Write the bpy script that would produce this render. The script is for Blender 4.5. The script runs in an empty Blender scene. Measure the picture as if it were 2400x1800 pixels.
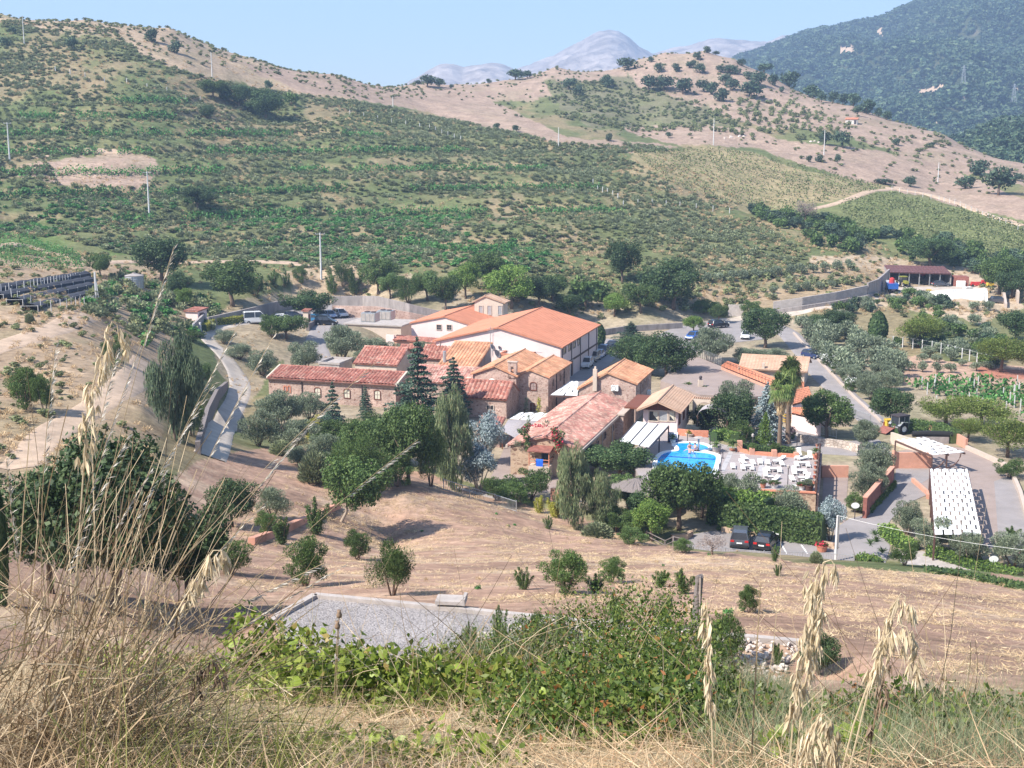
import bpy,bmesh,math,random
import numpy as np
from mathutils import Vector,Matrix
random.seed(7);np.random.seed(7)
RND=random.Random(11);NR=np.random.RandomState(5)
C=bpy.context.scene.collection
SC=bpy.context.scene
# ------------------------------------------------------------------ camera, sky, sun, exposure
CAM_H,FPX,PITCH=38.0,3000.0,math.radians(10.76)
cam_d=bpy.data.cameras.new("camera");cam=bpy.data.objects.new("camera",cam_d);C.objects.link(cam)
cam.location=(0,0,CAM_H);cam.rotation_euler=(math.pi/2-PITCH,0,0)
cam_d.sensor_width=36;cam_d.lens=36*FPX/2400;cam_d.clip_start=0.05;cam_d.clip_end=20000
SC.camera=cam
SUN_TO=Vector((-0.87,-0.50,0.0)).normalized();SUN_EL=math.radians(46)
sdir=Vector((SUN_TO.x*math.cos(SUN_EL),SUN_TO.y*math.cos(SUN_EL),math.sin(SUN_EL)))
world=bpy.data.worlds.new("World");SC.world=world;world.use_nodes=True
wn=world.node_tree;bgn=wn.nodes["Background"]
sky=wn.nodes.new("ShaderNodeTexSky");sky.sky_type='NISHITA';sky.sun_disc=False
sky.sun_elevation=SUN_EL;sky.sun_rotation=math.atan2(SUN_TO.x,SUN_TO.y)
sky.air_density=1.0;sky.dust_density=0.6;sky.ozone_density=1.6;sky.altitude=300
wn.links.new(sky.outputs[0],bgn.inputs[0]);bgn.inputs[1].default_value=0.105
sun_d=bpy.data.lights.new("sun",'SUN');sun_d.energy=4.6;sun_d.angle=math.radians(0.5);sun_d.color=(1.0,0.94,0.85)
sun=bpy.data.objects.new("sun",sun_d);C.objects.link(sun)
sun.rotation_euler=sdir.to_track_quat('Z','Y').to_euler();sun.location=(0,0,300)
vs=SC.view_settings;vs.view_transform='Standard';vs.look='None';vs.gamma=1;vs.use_curve_mapping=False;vs.exposure=1.2
SC.cycles.max_bounces=6;SC.cycles.diffuse_bounces=3;SC.cycles.transparent_max_bounces=8
SC.cycles.volume_bounces=0;SC.cycles.caustics_reflective=False;SC.cycles.caustics_refractive=False
# ------------------------------------------------------------------ sight lines and the lie of the land
CP,SP=math.cos(PITCH),math.sin(PITCH)
def ray(px,py):
 "unit horizontal heading and rise per metre for a sight line"
 px=np.asarray(px,float);py=np.asarray(py,float)
 r=px-1200;u=-(py-900)
 f=FPX*CP+u*SP;z=u*CP-FPX*SP
 h=np.hypot(r,f)
 return r/h,f/h,z/h
def project(x,y,z):
 z=z-CAM_H
 f=y*CP-z*SP;u=y*SP+z*CP
 f=np.maximum(f,1e-3)
 return 1200+FPX*x/f,900-FPX*u/f
def onz(px,py,z):
 a,b,t=ray(px,py);d=(z-CAM_H)/t
 return Vector((float(a*d),float(b*d),z))
def ond(px,py,d):
 a,b,t=ray(px,py)
 return Vector((float(a*d),float(b*d),float(CAM_H+t*d)))
_cp=[]
def cpt(px,py,d):
 a,b,t=ray(px,py);_cp.append((math.atan2(a,b),math.log(d),float(t)))
def cpz(px,d,z):
 a,b,t=ray(px,900);_cp.append((math.atan2(a,b),math.log(d),(z-CAM_H)/d))
for px in(-900,200,900,1600):
 for py,d in((2100,1.5),(1990,2.2),(1800,3.5),(1690,6),(1600,9),(1552,12),(1590,16),(1620,25),(1640,35)):cpt(px,py,d)
for px in(2200,3300):
 for py,d in((2100,1.5),(1990,2.2),(1815,3.5),(1735,6),(1712,9),(1730,14),(1690,25)):cpt(px,py,d)
for px in(900,1300,1700,2100,2600,3300):
 for d in(52,65,80,95,108):cpz(px,d,21-.27*(d-42))
for px in(1900,2300,3300):cpz(px,40,21.5)
for p in((500,1250,92),(450,1400,62),(300,1450,50),(700,1200,105),(950,1160,118),(650,1060,138),(850,1105,126),(20,1100,100),(40,1000,115),
(150,1150,85),(0,1300,60),(-900,1000,115),(-900,1300,60),(100,1030,110),(300,880,152),(60,900,140),(200,740,190),(100,700,200),(20,650,230),
(-900,700,200),(400,1020,126),(330,950,130),(530,1000,165),(545,900,195),(490,775,235),(430,730,242),(300,690,250),(300,610,300),(100,600,300),
(0,560,315),(560,650,288),(750,655,292),(750,690,268),(640,700,262)):cpt(*p)
for px in(-900,0,400):
 for py,d in((560,330),(507,350),(440,378),(378,400),(290,440),(180,490)):cpt(px,py,d)
for p in((-900,105,520),(-900,-20,570),(0,105,530),(0,30,572),(200,48,578),(400,110,540),(400,66,583),(600,140,590),(600,250,500),(780,172,620),
(800,620,300),(800,560,330),(800,500,360),(800,400,410),(800,300,465),(800,230,545),(1000,192,700),(1000,260,580),(1000,620,292),(1000,500,362),
(1200,620,290),(1200,560,325),(1200,500,365),(1200,400,430),(1200,330,490),(1200,300,520),(1200,250,620),(1180,190,740),
(1300,163,765),(1500,640,300),(1500,500,372),(1500,400,440),(1500,335,500),(1500,295,600),(1500,200,690),(1500,137,775),
(1650,620,320),(1650,500,395),(1650,400,460),(1650,330,520),(1650,290,600),(1650,200,690),(1650,116,765),(1560,122,770),(1720,135,750),
(1800,660,310),(1800,560,360),(1800,480,430),(1800,400,475),(1800,340,530),(1800,250,660),(1800,172,740),
(2000,570,365),(2000,430,470),(2000,340,560),(2000,246,690),(2200,560,390),(2200,430,520),(2200,314,640),
(2400,570,400),(2400,500,440),(2400,430,520),(2400,380,600),(3300,600,390),(3300,430,520),(3300,390,600),(2250,700,300),(2000,690,300)):cpt(*p)
for px in(-900,0,400,780):
 cpz(px,720,78 if px<500 else 62);cpz(px,1000,35)
for px in(1000,1300,1650,2000):
 cpz(px,900,45 if px<1900 else 25);cpz(px,1000,20)
for px in(2400,3300):cpz(px,720,12);cpz(px,1000,0)
for px in(750,1050,1400,1700,2050,2400,3300):
 for d in(122,140,165,195,228):
  if d>(160 if px<1200 else 130 if px<1500 else 0):cpz(px,d,0)
for px in(1400,1700):cpz(px,262,0.3)
for px in(2050,2400,3300):cpz(px,262,0.5)
cpz(2160,330,2.2);cpz(2100,322,2.2);cpz(2260,325,2.2)
CPTS=np.array(_cp);CPTS[:,0]*=3
def _rbf_fit():
 n=len(CPTS);X=CPTS[:,:2]
 D=np.sqrt(((X[:,None]-X[None])**2).sum(-1))
 A=np.zeros((n+3,n+3));A[:n,:n]=D-np.eye(n)*1e-3;A[:n,n]=A[n,:n]=1;A[:n,n+1:]=X;A[n+1:,:n]=X.T
 return np.linalg.solve(A,np.r_[CPTS[:,2],0,0,0])
RBF=_rbf_fit()
def in_poly(x,y,poly):
 x=np.asarray(x,float);y=np.asarray(y,float);c=np.zeros(x.shape,bool);n=len(poly)
 for i in range(n):
  x0,y0=poly[i][:2];x1,y1=poly[(i+1)%n][:2]
  if y0==y1:continue
  c^=((y0>y)!=(y1>y))&(x<(x1-x0)*(y-y0)/(y1-y0)+x0)
 return c
def poly_dist(x,y,poly):
 m=np.full(x.shape,1e9);n=len(poly)
 for i in range(n):
  x0,y0=poly[i][:2];x1,y1=poly[(i+1)%n][:2]
  dx,dy=x1-x0,y1-y0;l=dx*dx+dy*dy+1e-12
  t=np.clip(((x-x0)*dx+(y-y0)*dy)/l,0,1)
  m=np.minimum(m,np.hypot(x-x0-t*dx,y-y0-t*dy))
 return np.where(in_poly(x,y,poly),0,m)
def zpoly(pts,z):return[tuple(onz(a,b,z)[:2])for a,b in pts]
FLATS=[(zpoly([(600,1010),(655,880),(770,850),(900,830),(960,800),(1400,775),(1560,775),(1700,748),(1860,760),(2000,900),(2400,960),(2600,1200),(2500,1345),
(1950,1322),(1500,1265),(1320,1195),(1150,1160),(1000,1115),(850,1060),(700,1025)],0),0.0,11.0),
(zpoly([(640,1450),(742,1390),(1420,1454),(1900,1500),(1900,1720),(1400,1640),(700,1580)],20),20.0,2.2),
(zpoly([(655,742),(700,712),(840,704),(850,740),(815,764),(700,766)],3),3.0,9.0),
(zpoly([(2060,672),(2260,668),(2300,690),(2080,700)],2.2),2.2,4.0)]
def vnoise(x,y,seed=0):
 xi=np.floor(x).astype(np.int64);yi=np.floor(y).astype(np.int64);fx=x-xi;fy=y-yi
 fx=fx*fx*(3-2*fx);fy=fy*fy*(3-2*fy)
 def h(a,b):
  n=(a*374761393+b*668265263+seed*1442695041)&0xffffffff
  n=((n^(n>>13))*1274126177)&0xffffffff
  return((n^(n>>16))&0xffff)/65535.0
 return(h(xi,yi)*(1-fx)+h(xi+1,yi)*fx)*(1-fy)+(h(xi,yi+1)*(1-fx)+h(xi+1,yi+1)*fx)*fy
def fbm(x,y,seed=0,oct=4):
 s=0;a=.5;t=0
 for i in range(oct):
  s=s+a*vnoise(x,y,seed+i*17);t+=a;a*=.5;x=x*2.03+5.1;y=y*2.03+1.7
 return s/t
def T(x,y):
 x=np.asarray(x,float);y=np.asarray(y,float);sh=x.shape;x=x.ravel();y=y.ravel();out=np.empty(len(x))
 for i in range(0,len(x),20000):
  xs=x[i:i+20000];ys=y[i:i+20000]
  d=np.maximum(np.hypot(xs,ys),1.0);a=np.clip(np.arctan2(xs,ys),-.8,.8)*3;l=np.log(d)
  D=np.sqrt((a[:,None]-CPTS[None,:,0])**2+(l[:,None]-CPTS[None,:,1])**2)
  t=D@RBF[:-3]+RBF[-3]+RBF[-2]*a+RBF[-1]*l
  z=CAM_H+t*d
  amp=np.clip((d-260)/120,0,1)
  z=z+amp*(2.6*(fbm(xs/26,ys/26,3)-.5)+3.5*(fbm(xs/70,ys/70,9)-.5))+(1-amp)*np.clip((d-20)/60,0,1)*.5*(fbm(xs/6,ys/6,4)-.5)
  z=z+np.clip((16-d)/6,0,1)*.12*(fbm(xs*1.3,ys*1.3,8)-.5)
  tm=np.clip((d-300)/25,0,1)*np.clip((500-d)/40,0,1)*np.clip((.115-np.arctan2(xs,ys))/.05,0,1);st=(z+1.2*fbm(xs/60,ys/60,31))/5.5;fr=st-np.floor(st)
  z=z+tm*4.4*(np.clip((fr-.5)/.34,0,1)-fr)*.8
  for poly,zf,fe in FLATS:
   dist=poly_dist(xs,ys,poly);w=np.clip(1-dist/fe,0,1);w=w*w*(3-2*w)
   z=z*(1-w)+zf*w
  out[i:i+20000]=z
 return out.reshape(sh)
_DS=np.geomspace(2.0,1000,700)
def ground(pxs,pys,dmin=30,dmax=1000):
 "first ground point on each sight line, beyond dmin"
 pxs=np.atleast_1d(np.asarray(pxs,float));pys=np.atleast_1d(np.asarray(pys,float))
 ds=_DS[(_DS>=dmin)&(_DS<=dmax)]
 a,b,t=ray(pxs,pys)
 X=a[:,None]*ds;Y=b[:,None]*ds
 below=(CAM_H+t[:,None]*ds)<T(X,Y)
 k=np.argmax(below,1);k=np.where(below.any(1),np.maximum(k,1),len(ds)-1)
 lo=ds[k-1];hi=ds[k]
 for _ in range(10):
  m=(lo+hi)/2;bl=(CAM_H+t*m)<T(a*m,b*m)
  hi=np.where(bl,m,hi);lo=np.where(bl,lo,m)
 return np.stack([a*hi,b*hi,T(a*hi,b*hi)],1)
def G(px,py,dmin=30):return Vector(ground(px,py,dmin)[0])
def Tz(x,y):return float(T(np.array([x]),np.array([y]))[0])
def pxm(p):
 "reference pixels per metre at a point"
 f=p[1]*CP-(p[2]-CAM_H)*SP
 return FPX/f
# ------------------------------------------------------------------ materials
MATS={};LEAF_GAIN=1.62
def nodemat(name):
 m=bpy.data.materials.new(name);m.use_nodes=True;MATS[name]=m
 return m,m.node_tree,m.node_tree.nodes["Principled BSDF"]
def mat(name,col,rough=.8,var=.25,scale=3.0,bump=0.0,bscale=20,metal=0,streak=None,col2=None,spec=.3):
 m,nt,b=nodemat(name)
 b.inputs['Roughness'].default_value=rough;b.inputs['Metallic'].default_value=metal;b.inputs['Specular IOR Level'].default_value=spec
 tc=nt.nodes.new('ShaderNodeTexCoord');src=tc.outputs['Object']
 if streak:
  mp=nt.nodes.new('ShaderNodeMapping');mp.inputs['Scale'].default_value=streak;nt.links.new(src,mp.inputs[0]);src=mp.outputs[0]
 n=nt.nodes.new('ShaderNodeTexNoise');n.inputs['Scale'].default_value=scale;n.inputs['Detail'].default_value=6;n.inputs['Roughness'].default_value=.65
 nt.links.new(src,n.inputs['Vector'])
 r=nt.nodes.new('ShaderNodeValToRGB');e=r.color_ramp.elements
 c2=col2 or tuple(min(1,c*(1+var))for c in col);c1=tuple(c*(1-var)for c in col)
 e[0].position=.3;e[0].color=(*c1,1);e[1].position=.7;e[1].color=(*c2,1)
 nt.links.new(n.outputs[0],r.inputs[0]);nt.links.new(r.outputs[0],b.inputs['Base Color'])
 if bump:
  n2=nt.nodes.new('ShaderNodeTexNoise');n2.inputs['Scale'].default_value=bscale;n2.inputs['Detail'].default_value=4
  nt.links.new(tc.outputs['Object'],n2.inputs['Vector'])
  bp=nt.nodes.new('ShaderNodeBump');bp.inputs['Strength'].default_value=bump;bp.inputs['Distance'].default_value=.1
  nt.links.new(n2.outputs[0],bp.inputs['Height']);nt.links.new(bp.outputs[0],b.inputs['Normal'])
 return m
def cellmat(name,cols,scale,mortar=None,mscale=None,rough=.85,bump=.5,stretch=(1,1,1),dirt=.35):
 "irregular stones or tiles: each cell its own tone, sunk joints"
 m,nt,b=nodemat(name);b.inputs['Roughness'].default_value=rough;b.inputs['Specular IOR Level'].default_value=.15
 tc=nt.nodes.new('ShaderNodeTexCoord');mp=nt.nodes.new('ShaderNodeMapping');mp.inputs['Scale'].default_value=stretch
 nt.links.new(tc.outputs['Object'],mp.inputs[0])
 v=nt.nodes.new('ShaderNodeTexVoronoi');v.inputs['Scale'].default_value=scale;nt.links.new(mp.outputs[0],v.inputs['Vector'])
 sep=nt.nodes.new('ShaderNodeSeparateColor');nt.links.new(v.outputs['Color'],sep.inputs[0])
 r=nt.nodes.new('ShaderNodeValToRGB');e=r.color_ramp.elements
 while len(e)<len(cols):e.new(.5)
 for i,c in enumerate(cols):e[i].position=i/(len(cols)-1);e[i].color=(*c,1)
 nt.links.new(sep.outputs[0],r.inputs[0]);out=r.outputs[0]
 if mortar:
  v2=nt.nodes.new('ShaderNodeTexVoronoi');v2.feature='DISTANCE_TO_EDGE';v2.inputs['Scale'].default_value=scale;nt.links.new(mp.outputs[0],v2.inputs['Vector'])
  lt=nt.nodes.new('ShaderNodeMath');lt.operation='LESS_THAN';lt.inputs[1].default_value=.07;nt.links.new(v2.outputs['Distance'],lt.inputs[0])
  mx=nt.nodes.new('ShaderNodeMix');mx.data_type='RGBA';nt.links.new(lt.outputs[0],mx.inputs[0]);nt.links.new(out,mx.inputs[6]);mx.inputs[7].default_value=(*mortar,1);out=mx.outputs[2]
 n=nt.nodes.new('ShaderNodeTexNoise');n.inputs['Scale'].default_value=.5;n.inputs['Detail'].default_value=5;nt.links.new(tc.outputs['Object'],n.inputs['Vector'])
 mr=nt.nodes.new('ShaderNodeMapRange');mr.inputs[1].default_value=.3;mr.inputs[2].default_value=.7;mr.inputs[3].default_value=1-dirt;mr.inputs[4].default_value=1+dirt*.4;nt.links.new(n.outputs[0],mr.inputs[0])
 ml=nt.nodes.new('ShaderNodeVectorMath');ml.operation='SCALE';nt.links.new(out,ml.inputs[0]);nt.links.new(mr.outputs[0],ml.inputs['Scale'])
 nt.links.new(ml.outputs[0],b.inputs['Base Color'])
 bp=nt.nodes.new('ShaderNodeBump');bp.inputs['Strength'].default_value=bump;bp.inputs['Distance'].default_value=.06
 nt.links.new(v.outputs['Distance'],bp.inputs['Height']);bp.invert=True;nt.links.new(bp.outputs[0],b.inputs['Normal'])
 return m
def leafmat(name,dark,mid,light,transl=.25,obvar=.25,rough=.55,extra=None):
 if name.startswith('leaf_'):dark,mid,light=[tuple(min(.8,c*LEAF_GAIN)for c in q)for q in(dark,mid,light)]
 m,nt,b=nodemat(name);b.inputs['Roughness'].default_value=rough;b.inputs['Specular IOR Level'].default_value=.25
 g=nt.nodes.new('ShaderNodeNewGeometry');r=nt.nodes.new('ShaderNodeValToRGB');e=r.color_ramp.elements
 stops=[(0,dark),(.5,mid),(.95,light)]+([(.985,extra)]if extra else[])
 while len(e)<len(stops):e.new(.5)
 for i,(p,c)in enumerate(stops):e[i].position=p;e[i].color=(*c,1)
 if extra:r.color_ramp.interpolation='LINEAR'
 nt.links.new(g.outputs['Random Per Island'],r.inputs[0])
 oi=nt.nodes.new('ShaderNodeObjectInfo')
 mr=nt.nodes.new('ShaderNodeMapRange');mr.inputs[3].default_value=1-obvar;mr.inputs[4].default_value=1+obvar;nt.links.new(oi.outputs['Random'],mr.inputs[0])
 ml=nt.nodes.new('ShaderNodeVectorMath');ml.operation='SCALE';nt.links.new(r.outputs[0],ml.inputs[0]);nt.links.new(mr.outputs[0],ml.inputs['Scale'])
 nt.links.new(ml.outputs[0],b.inputs['Base Color'])
 if transl:
  tr=nt.nodes.new('ShaderNodeBsdfTranslucent');nt.links.new(ml.outputs[0],tr.inputs[0])
  mx=nt.nodes.new('ShaderNodeMixShader');mx.inputs[0].default_value=transl
  nt.links.new(b.outputs[0],mx.inputs[1]);nt.links.new(tr.outputs[0],mx.inputs[2])
  nt.links.new(mx.outputs[0],nt.nodes['Material Output'].inputs[0])
 return m
# ------------------------------------------------------------------ object helpers
def tag(o,label=None,cat=None,group=None,kind=None):
 if label:o['label']=label
 if cat:o['category']=cat
 if group:o['group']=group
 if kind:o['kind']=kind
 return o
def thing(name,label,cat,loc=(0,0,0),rz=0.0,group=None):
 o=bpy.data.objects.new(name,None);C.objects.link(o);o.location=loc;o.rotation_euler=(0,0,rz)
 o.empty_display_size=.2
 return tag(o,label,cat,group)
def npmesh(name,verts,faces,k=4):
 "mesh from numpy arrays, all faces with k corners"
 me=bpy.data.meshes.new(name);verts=np.asarray(verts,np.float32).reshape(-1,3);faces=np.asarray(faces,np.int32).reshape(-1,k)
 me.vertices.add(len(verts));me.vertices.foreach_set('co',verts.ravel())
 me.loops.add(faces.size);me.loops.foreach_set('vertex_index',faces.ravel())
 me.polygons.add(len(faces));me.polygons.foreach_set('loop_start',np.arange(0,faces.size,k,dtype=np.int32))
 me.update(calc_edges=True)
 return me
def link(name,me,parent=None,loc=None,rot=None,scale=None):
 o=bpy.data.objects.new(name,me);C.objects.link(o)
 if parent:o.parent=parent
 if loc is not None:o.location=loc
 if rot is not None:o.rotation_euler=rot
 if scale is not None:o.scale=scale
 return o
class MB:
 "collects faces, then links them as one mesh object"
 def __init__(s):s.v=[];s.f=[];s.m=[]
 def add(s,vs,fs,m=0):
  n=len(s.v);s.v.extend(vs);s.f.extend([tuple(i+n for i in f)for f in fs]);s.m.extend([m]*len(fs))
 def box(s,x0,x1,y0,y1,z0,z1,m=0):
  s.add([(x0,y0,z0),(x1,y0,z0),(x1,y1,z0),(x0,y1,z0),(x0,y0,z1),(x1,y0,z1),(x1,y1,z1),(x0,y1,z1)],
[(0,3,2,1),(4,5,6,7),(0,1,5,4),(1,2,6,5),(2,3,7,6),(3,0,4,7)],m)
 def obox(s,c,ax,ay,az,m=0):
  "box from a centre and three half-axis vectors"
  c,ax,ay,az=map(Vector,(c,ax,ay,az))
  s.add([tuple(c+i*ax+j*ay+k*az)for k in(-1,1)for j,i in((-1,-1),(-1,1),(1,1),(1,-1))],
[(0,3,2,1),(4,5,6,7),(0,1,5,4),(1,2,6,5),(2,3,7,6),(3,0,4,7)],m)
 def bar(s,a,b,w,h=None,m=0):
  a,b=Vector(a),Vector(b);d=b-a;h=h or w
  up=Vector((0,0,1))if abs(d.normalized().z)<.95 else Vector((1,0,0))
  x=d.cross(up).normalized()*(w/2);y=x.cross(d).normalized()*(h/2)
  s.obox((a+b)/2,d/2,x,y,m)
 def tube(s,pts,rad,n=6,m=0,cap=True):
  pts=[Vector(p)for p in pts];rads=rad if isinstance(rad,(list,tuple))else[rad]*len(pts);rings=[];b0=len(s.v);vs=[]
  for i,p in enumerate(pts):
   d=(pts[min(i+1,len(pts)-1)]-pts[max(i-1,0)]).normalized()
   up=Vector((0,0,1))if abs(d.z)<.9 else Vector((1,0,0))
   x=d.cross(up).normalized();y=x.cross(d)
   for k in range(n):
    a=2*math.pi*k/n;vs.append(tuple(p+(x*math.cos(a)+y*math.sin(a))*rads[i]))
  fs=[(i*n+k,i*n+(k+1)%n,(i+1)*n+(k+1)%n,(i+1)*n+k)for i in range(len(pts)-1)for k in range(n)]
  if cap:fs+=[tuple(range(n-1,-1,-1)),tuple((len(pts)-1)*n+k for k in range(n))]
  s.add(vs,fs,m)
 def prism(s,poly,z0,z1,m=0,mt=None):
  n=len(poly);vs=[(p[0],p[1],z0)for p in poly]+[(p[0],p[1],z1)for p in poly]
  s.add(vs,[(i,(i+1)%n,n+(i+1)%n,n+i)for i in range(n)]+[tuple(range(n-1,-1,-1))],m)
  s.add([(p[0],p[1],z1)for p in poly],[tuple(range(n))],m if mt is None else mt)
 def slab(s,poly3,off,m=0):
  "polygon of 3D points thickened by the offset vector"
  n=len(poly3);off=Vector(off);vs=[tuple(p)for p in poly3]+[tuple(Vector(p)+off)for p in poly3]
  s.add(vs,[tuple(range(n)),tuple(range(2*n-1,n-1,-1))]+[(i,n+i,n+(i+1)%n,(i+1)%n)for i in range(n)],m)
 def lathe(s,prof,n=10,c=(0,0,0),m=0):
  vs=[(c[0]+r*math.cos(2*math.pi*k/n),c[1]+r*math.sin(2*math.pi*k/n),c[2]+z)for r,z in prof for k in range(n)]
  s.add(vs,[(i*n+k,i*n+(k+1)%n,(i+1)*n+(k+1)%n,(i+1)*n+k)for i in range(len(prof)-1)for k in range(n)],m)
 def mesh(s,name,mats,smooth=False):
  me=bpy.data.meshes.new(name);me.from_pydata(s.v,[],s.f)
  for mm in(mats if isinstance(mats,(list,tuple))else[mats]):me.materials.append(mm)
  me.polygons.foreach_set('material_index',s.m)
  if smooth:me.polygons.foreach_set('use_smooth',[True]*len(s.f))
  bm=bmesh.new();bm.from_mesh(me);bmesh.ops.recalc_face_normals(bm,faces=bm.faces);bm.to_mesh(me);bm.free()
  me.update();return me
 def build(s,name,mats,parent=None,smooth=False,loc=None,rz=None):
  return link(name,s.mesh(name,mats,smooth),parent,loc,None if rz is None else(0,0,rz))
def copy_tree(o,parent=None):
 c=o.copy();C.objects.link(c);c.parent=parent
 for ch in list(o.children):copy_tree(ch,c)
 return c
# ------------------------------------------------------------------ palette
M=MATS
mat('plaster_pink',(.70,.56,.535),.9,.07,.6,.1,8)
mat('plaster_salmon',(.54,.28,.20),.9,.12,1.2,.1,6)
mat('plaster_white',(.58,.54,.50),.9,.08,1,.1,8)
mat('plaster_cream',(.52,.43,.355),.9,.1,1)
mat('concrete',(.30,.265,.25),.9,.3,1.2,.3,5,streak=(1,1,.25))
mat('concrete_pale',(.37,.33,.305),.9,.2,1.5,.2,5)
mat('asphalt',(.265,.24,.235),.9,.14,.35,.2,8)
mat('asphalt_dark',(.20,.195,.20),.9,.2,.5,.2,8)
mat('white_road',(.43,.37,.315),.95,.2,.45,.4,3)
mat('dirt_track',(.42,.31,.225),.95,.25,.6,.5,2)
mat('paving_pink',(.285,.225,.20),.9,.12,.5,.1,6)
mat('terrace_floor',(.33,.285,.275),.7,.06,.7)
mat('terrace_joint',(.40,.38,.38),.7,.1,2)
mat('white_paint',(.80,.80,.78),.6,.03,2)
mat('white_panel',(.74,.74,.73),.5,.03,.7)
mat('white_fabric',(.78,.77,.74),.9,.05,3)
mat('steel_dark',(.06,.05,.055),.6,.2,3)
mat('steel_brown',(.10,.055,.045),.7,.2,3)
mat('steel_grey',(.42,.43,.44),.45,.15,3,metal=.5)
mat('wood_dark',(.17,.06,.035),.7,.35,2,streak=(6,6,.6))
mat('wood_grey',(.20,.17,.16),.9,.55,2,.5,14,streak=(10,10,.6))
mat('slat_grey',(.36,.33,.34),.85,.25,2,streak=(.5,6,6))
mat('glass_dark',(.035,.04,.05),.12,.2,1,spec=.6)
mat('shutter',(.30,.22,.20),.7,.15,3)
mat('door_wood',(.16,.06,.04),.6,.2,3)
mat('curtain',(.55,.52,.42),.9,.25,5,streak=(8,8,.5))
mat('terracotta',(.52,.21,.13),.85,.2,3)
mat('rubber',(.02,.02,.02),.8,.1,3)
mat('net_black',(.045,.047,.06),.95,.35,1.5,streak=(.3,3,3))
mat('bark',(.17,.12,.09),.9,.35,3,.6,10,streak=(3,3,.5))
mat('bark_pale',(.36,.29,.23),.9,.35,3,.4,8,streak=(3,3,.5))
mat('blue_towel',(.02,.12,.62),.95,.15,4)
mat('red_paint',(.45,.04,.04),.6,.25,3)
mat('shed_roof',(.13,.06,.058),.7,.3,2)
mat('rust',(.24,.095,.075),.8,.35,2)
mat('yellow_paint',(.60,.40,.05),.6,.2,3)
mat('stone_sill',(.47,.385,.325),.85,.1,3)
mat('skin',(.58,.34,.25),.6,.08,5)
mat('pool_tile',(.01,.05,.30),.4,.2,2)
mat('pole_concrete',(.55,.54,.53),.85,.12,1)
cellmat('stone_wall',[(.26,.155,.125),(.42,.285,.235),(.52,.375,.31),(.36,.235,.195),(.46,.335,.28)],3.1,(.48,.365,.31),stretch=(1,1,1.35),dirt=.3)
cellmat('stone_wall_bold',[(.18,.105,.075),(.42,.30,.21),(.48,.35,.245),(.44,.32,.225),(.25,.15,.11)],2.2,(.46,.345,.25),stretch=(1,1,1.3),dirt=.25)
cellmat('rock_wall',[(.42,.34,.28),(.58,.5,.43),(.5,.42,.36)],2.2,(.3,.24,.2),stretch=(1,1,1.3))
cellmat('roof_red',[(.27,.11,.085),(.41,.17,.13),(.46,.22,.17),(.36,.135,.10),(.52,.32,.25)],2.6,dirt=.35,bump=.05)
cellmat('roof_orange',[(.52,.21,.125),(.56,.24,.15),(.54,.225,.135)],1.6,dirt=.12,bump=.1)
cellmat('roof_old',[(.33,.16,.125),(.52,.29,.23),(.60,.42,.34),(.42,.20,.16),(.54,.24,.20),(.31,.21,.17)],2.6,dirt=.4,bump=.5)
cellmat('roof_tan',[(.46,.22,.12),(.58,.32,.19),(.54,.25,.15),(.62,.38,.24)],2.2,dirt=.35,bump=.3)
cellmat('roof_beige',[(.48,.315,.22),(.52,.35,.25),(.46,.29,.20)],2.0,dirt=.15,bump=.1)
cellmat('gravel',[(.19,.175,.17),(.30,.275,.27),(.37,.34,.33),(.24,.22,.215)],14,bump=.6,dirt=.28)
def ground_mat():
 m,nt,b=nodemat('ground');b.inputs['Roughness'].default_value=.95;b.inputs['Specular IOR Level'].default_value=.1
 a=nt.nodes.new('ShaderNodeVertexColor');a.layer_name='cover'
 tc=nt.nodes.new('ShaderNodeTexCoord')
 def nz(scale,lo,hi,stretch=None):
  n=nt.nodes.new('ShaderNodeTexNoise');n.inputs['Scale'].default_value=scale;n.inputs['Detail'].default_value=8;n.inputs['Roughness'].default_value=.7
  src=tc.outputs['Object']
  if stretch:
   mp=nt.nodes.new('ShaderNodeMapping');mp.inputs['Scale'].default_value=stretch;mp.inputs['Rotation'].default_value=(0,0,.1);nt.links.new(src,mp.inputs[0]);src=mp.outputs[0]
  nt.links.new(src,n.inputs['Vector'])
  mr=nt.nodes.new('ShaderNodeMapRange');mr.inputs[1].default_value=.3;mr.inputs[2].default_value=.7;mr.inputs[3].default_value=lo;mr.inputs[4].default_value=hi
  nt.links.new(n.outputs[0],mr.inputs[0]);return n,mr.outputs[0]
 n1,f1=nz(.9,.62,1.3);n2,f2=nz(.12,.8,1.18);n3,f3=nz(1.0,.86,1.22,(.25,2.2,1))
 mu=nt.nodes.new('ShaderNodeMath');mu.operation='MULTIPLY';nt.links.new(f1,mu.inputs[0]);nt.links.new(f2,mu.inputs[1])
 mu2=nt.nodes.new('ShaderNodeMath');mu2.operation='MULTIPLY';nt.links.new(mu.outputs[0],mu2.inputs[0]);nt.links.new(f3,mu2.inputs[1])
 ml=nt.nodes.new('ShaderNodeVectorMath');ml.operation='SCALE';nt.links.new(a.outputs[0],ml.inputs[0]);nt.links.new(mu2.outputs[0],ml.inputs['Scale'])
 nt.links.new(ml.outputs[0],b.inputs['Base Color'])
 bp=nt.nodes.new('ShaderNodeBump');bp.inputs['Strength'].default_value=.7;bp.inputs['Distance'].default_value=.25
 nt.links.new(n1.outputs[0],bp.inputs['Height']);nt.links.new(bp.outputs[0],b.inputs['Normal'])
 return m
ground_mat()
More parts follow.
